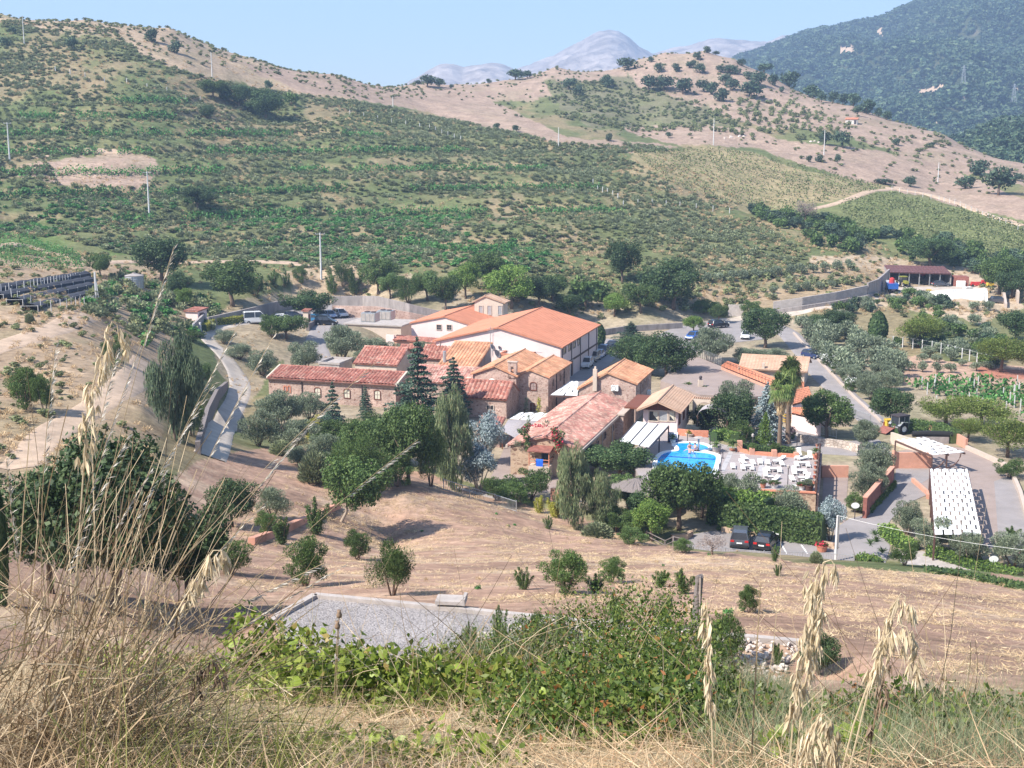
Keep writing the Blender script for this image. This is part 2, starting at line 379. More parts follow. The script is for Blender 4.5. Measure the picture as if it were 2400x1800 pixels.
# ------------------------------------------------------------------ the ground: one sheet out to the far slopes
EARTH=np.array((.335,.215,.155));STRAW=np.array((.52,.40,.285));DRY=np.array((.36,.27,.175));TAN=np.array((.345,.26,.18))
SCRUB=np.array((.135,.14,.065));GREEN=np.array((.085,.125,.045));VINE=np.array((.17,.19,.065));PINK=np.array((.315,.23,.178));GREY=np.array((.36,.31,.27))
REGIONS=[ # outline in the photograph's pixels, nearest and farthest distance, colour, edge raggedness, how much scrub green shows through
([(-2000,2400),(4000,2400),(4000,1480),(2300,1560),(1700,1520),(-2000,1380)],0,24,np.array((.36,.28,.17)),0,.1),
([(1640,2400),(1640,1600),(1800,1640),(2060,1690),(4000,1680),(4000,2400)],0,24,np.array((.15,.15,.07)),0,.2),
([(-2000,1500),(-2000,1150),(300,1200),(460,1080),(700,1035),(900,1080),(1060,1130),(1300,1200),(1600,1290),(1960,1325),(2120,1340),(4000,1420),(4000,2400),(-2000,2400)],24,150,EARTH,6,.0),
([(-2000,640),(200,600),(420,640),(460,760),(380,900),(360,1080),(200,1200),(-2000,1300)],60,300,np.array((.335,.245,.165)),10,.18),
([(-2000,470),(60,470),(170,560),(330,595),(-2000,660)],200,330,np.array((.12,.16,.055)),6,.7),
([(560,700),(960,640),(1100,680),(1250,800),(640,850),(560,1000),(480,760)],150,300,np.array((.30,.24,.165)),6,.1),
([(700,740),(1000,690),(1500,700),(1840,740),(2400,960),(2600,1330),(1960,1310),(1200,1160),(620,980)],110,280,np.array((.30,.245,.175)),3,.25),
# upper left hill, drying to the ridge
([(-2000,-400),(0,15),(400,45),(800,160),(960,195),(830,235),(560,160),(420,150),(250,90),(0,60),(-2000,60)],400,900,TAN,14,.35),
([(235,40),(400,50),(560,125),(800,172),(830,236),(600,207),(450,174),(325,124)],400,900,TAN,8,.12),
([(560,150),(800,170),(1000,180),(1180,250),(1330,320),(1500,330),(1600,340),(1500,360),(1300,330),(1100,290),(900,240),(700,215)],420,900,PINK,6,.08),
([(960,190),(1250,150),(1500,120),(1650,100),(1780,160),(2020,250),(2400,370),(2400,440),(2200,400),(1950,300),(1780,300),(1700,270),(1500,220),(1300,230),(1150,240)],500,900,PINK,10,.15),
([(1260,190),(1460,180),(1640,240),(1720,290),(1500,310),(1300,270)],500,800,np.array((.16,.15,.09)),16,.5),
([(1550,330),(1780,350),(2000,420),(2200,470),(2400,540),(2400,470),(2250,410),(2050,350),(1850,330),(1750,300),(1600,290),(1450,300)],430,680,PINK,5,.05),
([(1480,350),(1700,345),(1900,400),(2100,440),(1900,480),(1760,500),(1600,440),(1450,400)],380,560,np.array((.27,.22,.125)),6,.2),
([(1750,500),(2080,450),(2400,520),(2400,640),(2250,620),(2000,560),(1850,540)],330,520,np.array((.15,.165,.07)),6,.2),
([(1900,600),(2150,600),(2330,640),(2400,720),(2300,760),(2100,720),(1900,730),(1850,700)],270,360,np.array((.40,.31,.22)),6,.08),
([(2080,830),(2400,860),(2400,900),(2300,905),(2120,900)],170,260,np.array((.40,.27,.20)),4,0),
([(2290,858),(2420,870),(2420,892),(2300,885)],170,260,np.array((.36,.16,.115)),3,0),
([(100,380),(300,352),(370,370),(380,400),(330,440),(130,430),(0,400)],330,460,PINK,6,.1),
([(660,640),(900,600),(900,690),(700,700)],240,330,np.array((.37,.28,.19)),6,.1),
([(1500,700),(1600,660),(1860,640),(2060,600),(2060,690),(1800,720)],240,340,np.array((.30,.225,.145)),8,.35),
]
def cover(x,y,z):
 d=np.hypot(x,y);px,py=project(x,y,z)
 jit=fbm(x/(d*.012+.3),y/(d*.012+.3),21)-.5;jit2=fbm(x/(d*.012+.3)+40,y/(d*.012+.3)+9,33)-.5
 s1=np.maximum(6,d*.03)
 g=fbm(x/s1,y/s1,1);g2=fbm(x/2.2,y/2.2,2);g3=fbm(x/18,y/30,12)
 sc=np.clip((g-.40)*5,0,1)[:,None]
 col=np.array((.11,.13,.055))*(1-sc)+np.array((.16,.16,.075))*sc
 col=col+(np.array((.30,.215,.14))-col)*np.clip((g3-.54)*5,0,.55)[:,None]
 st_=(z+1.2*fbm(x/60,y/60,31))/5.5;st_=st_-np.floor(st_);bk=(np.clip(1-np.abs(st_-.55)/.22,0,1)*np.clip((d-300)/20,0,1)*np.clip((500-d)/30,0,1)*np.clip((fbm(x/14,y/40,15)-.40)*6,0,.8))[:,None];col=col+(np.array((.33,.24,.15))-col)*bk
 reveal=np.clip((fbm(x/9,y/9,5)-.5)*6,0,1)
 for poly,d0,d1,c,rag,gr in REGIONS:
  msk=in_poly(px+jit*rag*5,py+jit2*rag*3,poly)&(d>=d0)&(d<=d1)
  if not msk.any():continue
  cc=np.broadcast_to(c,(msk.sum(),3));k=(reveal[msk]*gr)[:,None]*1.6
  k=np.clip(k,0,.85);col[msk]=cc*(1-k)+SCRUB*1.15*k
 fld=(d>26)&(d<140)&in_poly(px,py,REGIONS[2][0])
 st=np.clip((fbm(x/5,y/1.1,44,5)-.47)*7,0,1)*np.clip((fbm(x/16,y/14,46)-.3)*3,0.15,1)
 col[fld]=col[fld]*(1-.75*st[fld,None])+STRAW*.75*st[fld,None]
 dk=np.clip((fbm(x/14,y/9,48)-.5)*4,0,.6)
 col[fld]=col[fld]*(1-dk[fld,None]*.35)
 return col*(.8+.4*g2[:,None])
def build_ground():
 th=np.concatenate([np.linspace(-1.1,-.45,40)[:-1],np.linspace(-.45,.45,620),np.linspace(.45,1.1,40)[1:]])
 rr=np.concatenate([[.3],np.geomspace(1.2,24,110),np.geomspace(24,130,170)[1:],np.geomspace(130,640,330)[1:],np.geomspace(640,1000,40)[1:]])
 TH,RR=np.meshgrid(th,rr);X=np.sin(TH)*RR;Y=np.cos(TH)*RR
 Z=T(X,Y);nr,nc=X.shape
 V=np.stack([X,Y,Z],-1).reshape(-1,3)
# close the fan behind the camera so that the hilltop goes on there
 i,j=np.meshgrid(np.arange(nr-1),np.arange(nc-1),indexing='ij');a=i*nc+j
 F=np.stack([a,a+1,a+nc+1,a+nc],-1).reshape(-1,4)[:,::-1]
 me=npmesh('ground',V,F)
 col=np.clip(cover(V[:,0],V[:,1],V[:,2]),0.01,.9)
 at=me.color_attributes.new('cover','FLOAT_COLOR','POINT')
 at.data.foreach_set('color',np.c_[col,np.ones(len(col))].astype(np.float32).ravel())
 me.materials.append(M['ground']);me.polygons.foreach_set('use_smooth',np.ones(len(F),bool));me.update()
 tag(link('ground',me),kind='structure')
# hilltop behind and beside the photographer
 mb=MB();n=24;z0=36.2
 ring=[(math.sin(a)*r,math.cos(a)*r)for r in(.28,6,60,400)for a in np.linspace(1.1,2*math.pi-1.1,n)]
 vs=[(x,y,(Tz(x,y)if abs(math.atan2(x,y))<1.101 else 36.9-.05*math.hypot(x,y)*(.5 if math.hypot(x,y)>60 else 1)))for x,y in ring]
 mb.add(vs,[(r*n+k,r*n+k+1,(r+1)*n+k+1,(r+1)*n+k)for r in range(3)for k in range(n-1)])
 tag(mb.build('hilltop',M['dirt_track'],smooth=True),kind='structure')
build_ground()
def strip(name,px,width,m,lift=.09,smooth=True,dmin=30,step=2.0,zfix=None,kind='structure'):
 "a road or path laid on the ground along pixels of its centre line"
 g=ground([p[0]for p in px],[p[1]for p in px],dmin)[:,:2]if zfix is None else np.array([onz(a,b,zfix)[:2]for a,b in px])
 seg=np.hypot(*np.diff(g,axis=0).T);s=np.r_[0,np.cumsum(seg)];n=max(4,int(s[-1]/step));q=np.linspace(0,s[-1],n)
 cx=np.interp(q,s,g[:,0]);cy=np.interp(q,s,g[:,1])
 k=np.ones(5)/5
 if n>12:
  cx[2:-2]=np.convolve(cx,k,'valid');cy[2:-2]=np.convolve(cy,k,'valid')
 tx=np.gradient(cx);ty=np.gradient(cy);l=np.hypot(tx,ty);nx,ny=ty/l,-tx/l
 w=np.interp(q,s,width)if isinstance(width,(list,tuple))else np.full(n,width)
 w=w*(1+.12*(fbm(q/4,q*0,60)-.5))
 off=np.linspace(-.5,.5,9)
 X=cx[:,None]+nx[:,None]*w[:,None]*off;Y=cy[:,None]+ny[:,None]*w[:,None]*off
 Z=T(X,Y)+lift
 Z[:,0]-=lift+.25;Z[:,-1]-=lift+.25
 V=np.stack([X,Y,Z],-1).reshape(-1,3);i,j=np.meshgrid(np.arange(n-1),np.arange(8),indexing='ij');a=i*9+j
 me=npmesh(name,V,np.stack([a,a+1,a+10,a+9],-1).reshape(-1,4)[:,::-1]);me.materials.append(m)
 me.polygons.foreach_set('use_smooth',np.ones(len(me.polygons),bool));me.update()
# faces up
 if me.polygons[len(me.polygons)//2].normal.z<0:me.flip_normals()
 return tag(link(name,me),kind=kind),np.stack([cx,cy],1)
def sheet(name,px,z,m,h=.1,kind='structure'):
 mb=MB();mb.prism([onz(a,b,z)[:2]for a,b in px],z-h,z)
 return tag(mb.build(name,m),kind=kind)
# roads and paved grounds
strip('gravel_road',[(492,1072),(508,1040),(528,990),(556,940),(566,905),(552,868),(518,826),(486,796),(476,778),(492,766),(530,760),(570,754),(640,750)],[3.6,3.6,3.6,3.8,4,4,3.8,3.6,3.8,4.4,5,5,5],M['white_road'],.1)
strip('car_park_road',[(800,745),(770,765),(745,785),(738,805),(745,830),(760,850)],[9,7,5,5,5,5],M['asphalt'],.1)
strip('access_road',[(2075,1012),(2035,978),(1990,938),(1945,894),(1905,850),(1872,808),(1845,778),(1800,760),(1740,752)],[5,5,5.2,5.2,5.4,5.4,5.6,7,8],M['asphalt'],.10)
strip('upper_road',[(1690,752),(1760,742),(1830,736),(1900,726),(1980,710),(2040,697),(2090,684),(2150,674)],[6,5,4.6,4.6,4.6,5,6,8],M['white_road'],.1)
strip('farmyard',[(2075,682),(2130,678),(2190,676),(2260,674),(2320,676)],[7,9,9,9,6],M['white_road'],.14)
strip('warehouse_street',[(1345,905),(1365,880),(1388,855),(1410,832),(1432,812),(1455,796)],[6,7,7,7,7,7],M['asphalt'],.07)
strip('dirt_track',[(40,1100),(90,1040),(170,985),(260,930),(318,885),(336,845)],[3.6,4,4,4.4,4.6,3.4],M['dirt_track'],.05)
strip('dirt_path',[(-60,830),(60,795),(150,765),(220,735),(260,700)],5.0,M['dirt_track'],.05)
strip('vineyard_track',[(1830,505),(1900,492),(1990,468),(2080,446),(2110,440)],3.2,M['dirt_track'],.25)
strip('hill_track',[(2075,440),(2160,452),(2280,492),(2400,530)],3.0,M['dirt_track'],.25)
strip('terrace_track',[(60,372),(130,358),(210,352),(290,358)],2.2,M['dirt_track'],.25)
strip('lower_path',[(-40,580),(60,572),(160,600),(230,618),(330,612),(450,615),(700,618),(900,628)],3.0,M['dirt_track'],.2)
sheet('upper_car_park',[(1530,792),(1560,776),(1650,742),(1750,748),(1800,770),(1790,795),(1716,803),(1640,822),(1590,834),(1535,820)],.06,M['asphalt'])
sheet('entrance_drive',[(1955,1312),(1955,1240),(1990,1216),(2030,1205),(2072,1165),(2098,1128),(2100,1100),(2176,1100),(2180,1120),(2150,1138),(2172,1160),(2120,1182),(2086,1220),(2078,1250),(2086,1282),(2075,1320)],.05,M['asphalt'])
sheet('front_car_park',[(1600,1255),(1700,1240),(1955,1268),(1955,1322),(1610,1304)],.045,M['asphalt'])
sheet('paved_court',[(2096,1098),(2096,1060),(2180,1040),(2272,1052),(2372,1104),(2410,1190),(2450,1320),(2330,1290),(2200,1262),(2182,1160)],.04,M['paving_pink'])
sheet('asphalt_lane',[(2330,1128),(2372,1112),(2410,1190),(2450,1320),(2342,1290)],.052,M['asphalt'])
sheet('side_path',[(2105,1288),(2165,1292),(2240,1315),(2318,1346),(2310,1364),(2200,1345),(2110,1318)],.045,M['concrete_pale'])
sheet('brick_lane',[(1925,1222),(1930,1118),(1988,1118),(1985,1160),(1982,1225)],.045,M['paving_pink'])
sheet('hillside_garage_roof',[(1548,892),(1606,836),(1632,835),(1800,902),(1830,925),(1760,930),(1640,925)],1.3,M['paving_pink'],1.3)
sheet('court_floor',[(1150,1120),(1200,1010),(1300,960),(1360,960),(1300,1150),(1190,1170)],.035,M['paving_pink'])
sheet('garden_path',[(1040,1150),(1060,1138),(1170,1165),(1240,1195),(1230,1205),(1120,1180)],.045,M['concrete_pale'])
sheet('lower_drive',[(1815,1000),(1870,1005),(1960,1035),(2060,1030),(2090,1062),(2000,1068),(1900,1062),(1830,1040)],.045,M['asphalt'])
sheet('car_park',[(655,742),(700,716),(840,706),(850,738),(815,764),(700,766)],3.06,M['asphalt'],.1)
for i,(a,b)in enumerate((((1828,1270),(1844,1297)),((1878,1277),(1893,1298)),((1775,1264),(1788,1288)))):
 p,q=onz(*a,.052),onz(*b,.052);mb=MB();mb.bar(p,q,.12,.012);tag(mb.build('parking_line',M['white_paint']),kind='structure')
# gravel platform above the field, with its kerb
sheet('gravel_platform',[(640,1448),(742,1391),(1425,1455),(1400,1582),(700,1582)],20.06,M['gravel'],.2)
sheet('gravel_strip',[(1880,1640),(2010,1655),(2020,1712),(1870,1700)],20.3,M['gravel'],.6)
KERB=thing('concrete_kerb','pale concrete kerb along the back and left side of the gravel platform','kerb')
kp=[(604,1470),(648,1436),(738,1386),(1000,1411),(1200,1431),(1420,1453),(1560,1468),(1690,1478),(1892,1496)]
for a,b in zip(kp[:-1],kp[1:]):
 p,q=onz(*a,20.3),onz(*b,20.3);mb=MB();mb.bar(p-Vector((0,0,.3)),q-Vector((0,0,.3)),.28,.42);mb.build('kerb_stone',M['concrete_pale'],KERB)
# ------------------------------------------------------------------ far mountains: height fields with folds and gullies
def mountain(name,ridge,d_ridge,d_foot,z_foot,m,rough,seed,power=1.0,nr=90,back=1.4,step=6,clear=()):
 rx=np.arange(ridge[0][0],ridge[-1][0]+1,step);ry=np.interp(rx,[p[0]for p in ridge],[p[1]for p in ridge])
 a,b,t=ray(rx,ry);zr=CAM_H+t*d_ridge;az=np.arctan2(a,b)
 q=np.linspace(0,1.25,nr);D=d_foot+(d_ridge-d_foot)*q
 X=np.sin(az)[None]*D[:,None];Y=np.cos(az)[None]*D[:,None]
 prof=np.where(q<=1,np.clip(q,0,1)**power,1-(q-1)*back)
 Z=z_foot+(zr[None]-z_foot)*prof[:,None]
 s=d_ridge*.06
 g=1-np.abs(2*fbm(X/s,Y/(s*1.8),seed,5)-1)
 env=np.sin(np.clip(q,0,1)*math.pi)[:,None]**.7+.06
 Z=Z+rough*(g-.6)*env+rough*.12*(fbm(X/(s*.15),Y/(s*.15),seed+3)-.5)
 V=np.stack([X,Y,Z],-1).reshape(-1,3);n2=len(rx);i,j=np.meshgrid(np.arange(nr-1),np.arange(n2-1),indexing='ij');k=i*n2+j
 me=npmesh(name,V,np.stack([k,k+1,k+n2+1,k+n2],-1).reshape(-1,4));me.materials.append(m)
 me.polygons.foreach_set('use_smooth',np.ones(len(me.polygons),bool));me.update()
 if clear:
  c=V[me.loops[0].vertex_index:1]if False else V.reshape(nr,n2,3)[:-1,:-1].reshape(-1,3);px,py=project(c[:,0],c[:,1],c[:,2]);k=np.zeros(len(c),bool)
  for q in clear:k|=in_poly(px+10*np.sin(py*.5),py+6*np.sin(px*.3),q)
  me.materials.append(M['dirt_track']);me.polygons.foreach_set('material_index',k.astype(np.int32))
 tag(link(name,me),kind='structure')
 return X,Y,Z
def slopemat(name,a,b,scale,c=None):
 m,nt,bs=nodemat(name);bs.inputs['Roughness'].default_value=.95;bs.inputs['Specular IOR Level'].default_value=.05
 tc=nt.nodes.new('ShaderNodeTexCoord');n=nt.nodes.new('ShaderNodeTexNoise');n.inputs['Scale'].default_value=scale;n.inputs['Detail'].default_value=9;n.inputs['Roughness'].default_value=.7
 nt.links.new(tc.outputs['Object'],n.inputs['Vector']);r=nt.nodes.new('ShaderNodeValToRGB');e=r.color_ramp.elements
 e[0].position=.4;e[0].color=(*a,1);e[1].position=.62;e[1].color=(*b,1)
 if c:x=e.new(.74);x.color=(*c,1)
 nt.links.new(n.outputs[0],r.inputs[0]);nt.links.new(r.outputs[0],bs.inputs['Base Color'])
 bp=nt.nodes.new('ShaderNodeBump');bp.inputs['Strength'].default_value=1;bp.inputs['Distance'].default_value=1.2/scale*.2
 nt.links.new(n.outputs[0],bp.inputs['Height']);nt.links.new(bp.outputs[0],bs.inputs['Normal'])
 return m
slopemat('rock_slope',(.26,.215,.19),(.55,.47,.42),.012,(.36,.31,.28))
slopemat('wood_slope',(.04,.058,.03),(.075,.085,.045),.012,(.30,.23,.16))
mountain('rocky_mountain',[(1150,190),(1250,150),(1300,128),(1345,105),(1385,84),(1405,74),(1425,70),(1450,74),(1475,92),(1500,115),(1530,128),(1580,112),(1620,106),(1660,92),(1700,90),(1730,96),(1760,97),(1800,100),(1830,86),(1870,82),(1930,72),(2000,66),(2150,60)],4600,2700,20,M['rock_slope'],110,71,1.25)
mountain('distant_hill',[(900,240),(960,190),(1000,168),(1030,153),(1060,150),(1085,158),(1110,153),(1150,148),(1180,152),(1240,175),(1320,200)],3900,2700,20,M['rock_slope'],60,75,1.1)
CLEAR=[[(2110,205),(2160,212),(2215,200),(2230,212),(2180,232),(2160,238),(2140,218)],[(2230,238),(2290,226),(2262,244)],[(2200,285),(2235,268),(2215,290)],[(2370,215),(2420,200),(2420,222),(2380,222)],[(1960,118),(2000,108),(2010,128),(1975,132)],[(2045,75),(2075,72),(2060,90)]]
WM=mountain('wooded_mountain',[(1600,165),(1700,150),(1760,130),(1800,118),(1850,98),(1900,80),(1945,72),(1990,66),(2040,58),(2080,44),(2120,22),(2160,5),(2200,-8),(2300,-25),(2450,-45),(2700,-60),(3100,-30)],2600,1150,-60,M['wood_slope'],85,81,.9,160,clear=CLEAR)
WH=mountain('wooded_hill',[(2190,345),(2240,330),(2290,312),(2340,290),(2400,280),(2600,270),(3000,290)],1000,640,0,M['wood_slope'],14,85,.8,40)
# ------------------------------------------------------------------ foliage
leafmat('leaf_green',(.030,.055,.017),(.056,.092,.027),(.10,.14,.044),.25)
leafmat('leaf_bright',(.045,.085,.016),(.085,.14,.028),(.15,.20,.05),.3)
leafmat('leaf_dark',(.018,.035,.014),(.034,.060,.022),(.065,.095,.036),.2)
leafmat('leaf_olive',(.062,.082,.050),(.115,.14,.090),(.20,.225,.155),.2,.18)
leafmat('leaf_willow',(.065,.092,.045),(.12,.15,.07),(.20,.22,.12),.25,.15,extra=(.20,.14,.08))
leafmat('leaf_gum',(.035,.055,.032),(.062,.09,.05),(.11,.135,.08),.2,.1)
leafmat('leaf_cedar',(.020,.040,.030),(.040,.068,.045),(.075,.11,.07),.1,.12)
leafmat('leaf_blue',(.075,.105,.105),(.15,.19,.195),(.30,.34,.35),.12,.15)
leafmat('leaf_pine',(.048,.072,.014),(.085,.115,.024),(.15,.175,.045),.2,.2)
leafmat('leaf_palm',(.035,.06,.018),(.075,.11,.03),(.145,.175,.06),.25,.15)
leafmat('leaf_dry',(.22,.15,.085),(.33,.24,.14),(.45,.35,.22),.2,.15)
leafmat('leaf_broom',(.088,.108,.058),(.125,.145,.08),(.18,.19,.11),.25,.3)
leafmat('leaf_scrub',(.085,.105,.046),(.125,.142,.065),(.18,.185,.09),.25,.35,extra=(.22,.145,.085))
leafmat('leaf_hill',(.022,.040,.026),(.038,.062,.036),(.065,.09,.05),.15,.25)
leafmat('leaf_grey',(.12,.095,.085),(.17,.135,.12),(.23,.19,.165),.1,.15)
leafmat('leaf_yellow',(.14,.15,.025),(.22,.22,.04),(.32,.30,.07),.3,.15)
leafmat('leaf_vine',(.028,.085,.022),(.05,.14,.035),(.095,.20,.06),.3,.2)
leafmat('leaf_vineyard',(.06,.08,.03),(.10,.12,.048),(.155,.16,.075),.2,.2)
leafmat('flower_red',(.42,.015,.04),(.58,.03,.07),(.68,.08,.14),.25,.1)
leafmat('flower_pink',(.55,.28,.30),(.65,.4,.4),(.75,.55,.52),.25,.1)
leafmat('flower_white',(.06,.10,.04),(.55,.56,.5),(.74,.74,.7),.25,.1)
leafmat('leaf_wood',(.022,.042,.024),(.040,.066,.034),(.07,.095,.045),.1,.3)
def unit(v):return v/np.maximum(np.linalg.norm(v,axis=-1,keepdims=True),1e-9)
def leaf_quads(P,N,U,L,W,fold=.25):
 "one bent leaf spray (two faces) at each point; U = long direction, N = facing"
 U=unit(U);S=unit(np.cross(N,U));N=np.cross(U,S)
 L=L[:,None];W=W[:,None]
 a=P-U*L*.5;b=P+U*L*.5
 v=np.stack([a,P+S*W*.5-N*L*fold*.3,b,P-S*W*.5-N*L*fold*.3],1)
 return v.reshape(-1,3),np.arange(len(P)*4).reshape(-1,4)
def sphere(n,rs):
 v=rs.normal(size=(n,3));return unit(v)
def lobed(n,lobes,leaf,seed,mode='round',aspect=.62,shell=.45,jitter=.9):
 rs=np.random.RandomState(seed);lobes=np.array(lobes,float)
 w=(lobes[:,3]*lobes[:,4]+lobes[:,3]*lobes[:,5]+lobes[:,4]*lobes[:,5]);w/=w.sum()
 k=rs.choice(len(lobes),n,p=w);d=sphere(n,rs)
 rad=1-shell*rs.rand(n)**1.6+.10*rs.normal(size=n)*.6
 P=lobes[k,:3]+d*lobes[k,3:6]*rad[:,None]
 N=unit(d+jitter*rs.normal(size=(n,3))*.7+np.array([0,0,.25]))
 if mode=='round':U=rs.normal(size=(n,3))
 elif mode=='hang':U=np.array([0,0,-1.0])+.28*rs.normal(size=(n,3))+d*.15
 elif mode=='up':U=d*.8+np.array([0,0,.9])+.45*rs.normal(size=(n,3))
 elif mode=='flat':U=d*[1,1,.2]+.5*rs.normal(size=(n,3))*[1,1,.3]
 L=leaf*(.6+.8*rs.rand(n));W=L*aspect*(.7+.6*rs.rand(n))
 return leaf_quads(P,N,U,L,W)
def auto_lobes(n,seed,z0=.28,z1=.97,r=.24,fill=.62,squash=.9,top=1.0):
 rs=np.random.RandomState(seed);zc=(z0+z1)/2;hz=(z1-z0)/2;out=[]
 for i in range(n):
  d=unit(rs.normal(size=3));f=fill*(.55+.45*rs.rand())*1.05
  rr=r*(.65+.7*rs.rand())
  x,y=d[0]*.5*f,d[1]*.5*f;z=zc+d[2]*hz*f
  zz=(z-z0)/(z1-z0);tap=1 if zz<.5 else 1-(1-top)*(zz-.5)*2
  out.append((x*tap,y*tap,z,rr,rr,rr*squash))
 out.append((0,0,zc,.2,.2,hz*.5))
 return out
CROWN={}
def crown(key,m,VF):
 me=npmesh('crown',VF[0],VF[1]);me.materials.append(M[m]);CROWN.setdefault(key,[]).append(me);return me
for s in range(3):crown('broad','leaf_green',lobed(11500,auto_lobes(30,100+s,r=.15,fill=.84),.036,200+s))
for s in range(2):crown('bright','leaf_bright',lobed(9500,auto_lobes(28,120+s,r=.15,fill=.84),.037,220+s))
for s in range(4):crown('dark','leaf_dark',lobed(11500,auto_lobes(30,140+s,r=.155,fill=.86),.036,240+s))
for s in range(3):crown('olive','leaf_olive',lobed(11000,auto_lobes(28,160+s,.14,.97,.14,.84),.052,260+s,'up',.24))
for s in range(2):crown('feather','leaf_green',lobed(10500,auto_lobes(22,180+s,.12,.97,.17,.76,1.2),.04,280+s,'up',.3))
for s in range(3):crown('weeping','leaf_willow',lobed(9500,auto_lobes(30,300+s,.12,.98,.12,.9,1.25,.8),.06,320+s,'hang',.15)
if s<2 else lobed(9500,auto_lobes(32,303,.08,.98,.12,.92,1.25,.65),.06,323,'hang',.2))
crown('gum','leaf_gum',lobed(9500,auto_lobes(30,306,.05,.98,.13,.9,1.2,.7),.06,326,'hang',.2))
for s in range(2):crown('silver','leaf_blue',lobed(7500,auto_lobes(18,340+s,.2,.97,.18,.78),.05,350+s,'round',.35))
for s in range(3):crown('pine','leaf_pine',lobed(10000,[(l[0],l[1],.30+l[2]*.62,l[3],l[4],l[5]*.75)for l in auto_lobes(24,360+s,.12,.92,.2,.85)],.036,370+s,'up',.4))
for s in range(3):crown('bush','leaf_green',lobed(8500,auto_lobes(30,380+s,.05,.97,.13,.86),.045,390+s,'up',.36))
for s in range(2):crown('olivebush','leaf_olive',lobed(9000,auto_lobes(18,400+s,.06,.96,.2,.74),.055,410+s,'up',.24))
def broom(n,seed,L=.5,spread=1.0,w=.035):
 rs=np.random.RandomState(seed);d=sphere(n,rs);d[:,2]=np.abs(d[:,2])*.9+.1;d=unit(d*[spread,spread,1])
 r=.25+.75*rs.rand(n)**.6;P=d*[.46,.46,.85]*r[:,None];P[:,2]+=.04
 return leaf_quads(P,sphere(n,rs),d+.25*rs.normal(size=(n,3))+np.array([0,0,.5]),L*(.2+.25*rs.rand(n)),w*(.7+.6*rs.rand(n)))
for s in range(2):crown('broom','leaf_broom',broom(2600,430+s))
def sapling(seed,m):
 rs=np.random.RandomState(seed);lob=[]
 for i in range(17):
  a=rs.rand()*6.28;r=.05+.3*rs.rand();z=.10+.82*rs.rand();k=.11+.07*rs.rand();f=1-.5*max(0,z-.5)
  lob.append((math.cos(a)*r*f,math.sin(a)*r*f,z,k,k,k*1.1))
 n=5600;ns=13;k=rs.randint(0,ns,n);a=rs.rand(ns)*6.28;tl=rs.uniform(.05,.62,ns);ln=rs.uniform(.5,1.0,ns)*(1-.35*tl);f=.08+.92*rs.rand(n)**.8;fb=rs.rand(ns,2)*.06-.03
 d=np.stack([np.cos(a)*np.sin(tl),np.sin(a)*np.sin(tl),np.cos(tl)],1)[k];P=d*(ln[k]*f)[:,None];P[:,:2]+=fb[k]+rs.normal(size=(n,2))*(.085*(1.05-f*.75))[:,None]*(.6+.8*((k*7)%5)/5)[:,None];P[:,2]+=.05*rs.normal(size=n)*(1-f)
 P[:,2]=np.maximum(P[:,2],.02);L=.05*(.6+.8*rs.rand(n));return leaf_quads(P,sphere(n,rs)+[0,0,.4],d*.6+rs.normal(size=(n,3))*.7,L,L*.34)
for s in range(4):crown('sapling','leaf_green',sapling(450+s,0))
for s in range(2):crown('yellow','leaf_yellow',sapling(470+s,0))
for s in range(2):crown('grey','leaf_grey',lobed(2000,auto_lobes(14,480+s,.25,.97,.16,.8),.05,485+s,'round',.3))
# far versions, a few hundred sprays each
for s in range(5):crown('hill','leaf_hill',lobed(620,auto_lobes(11,500+s,.10,.97,.26,.7),.14,510+s))
for s in range(4):crown('fargreen','leaf_green',lobed(620,auto_lobes(11,520+s,.1,.97,.24,.7),.14,530+s))
for s in range(4):crown('farolive','leaf_olive',lobed(900,auto_lobes(11,540+s,.2,.97,.24,.7),.13,550+s,'up',.4))
def conifer(seed,m,tiers=15,br=9,droop=.10,wide=.5,sprays=26,up=0.0,z0=.08,flat=.18,sz=.05,rnd=.25):
 rs=np.random.RandomState(seed);P=[];U=[];N=[]
 for t in range(tiers):
  f=t/(tiers-1);z=z0+(.97-z0)*f**.9;rl=wide*(1-f)**.85*(1-rnd/2+rnd*rs.rand())+.02
  for b in range(br):
   a=6.283*b/br+rs.rand()*.7+t*.5;l=rl*(.65+.45*rs.rand());dr=np.array([math.cos(a),math.sin(a),0])
   n=max(5,int(sprays*(l/wide)**.8));s=rs.rand(n)**.75;lat=rs.normal(size=n)*l*flat*(1.1-s)
   side=np.array([-dr[1],dr[0],0])
   p=dr*l*s[:,None]+side*lat[:,None];zz=z+up*s*l-droop*(s**1.6)*l*3+rs.normal(size=n)*.008
   P.append(np.c_[p[:,0],p[:,1],zz]);U.append(dr+side*np.sign(lat)[:,None]*.5+rs.normal(size=(n,3))*.25);N.append(np.array([0,0,1.0])+rs.normal(size=(n,3))*.35)
 P=np.concatenate(P);U=np.concatenate(U);N=np.concatenate(N);n=len(P);L=sz*(.7+.7*rs.rand(n))
 return leaf_quads(P,N,U,L,L*.5)
crown('cedar','leaf_cedar',conifer(600,0,15,9,.05,.5,95,.10,flat=.26,rnd=.6))
crown('cedar','leaf_cedar',conifer(601,0,14,9,.05,.5,95,.12,flat=.26,rnd=.7))
crown('bluecedar','leaf_blue',conifer(602,0,19,11,.07,.5,70,.04,flat=.24,rnd=.35))
crown('cone','leaf_bright',conifer(603,0,20,11,-.02,.45,34,.35,flat=.16,sz=.055,rnd=.15))
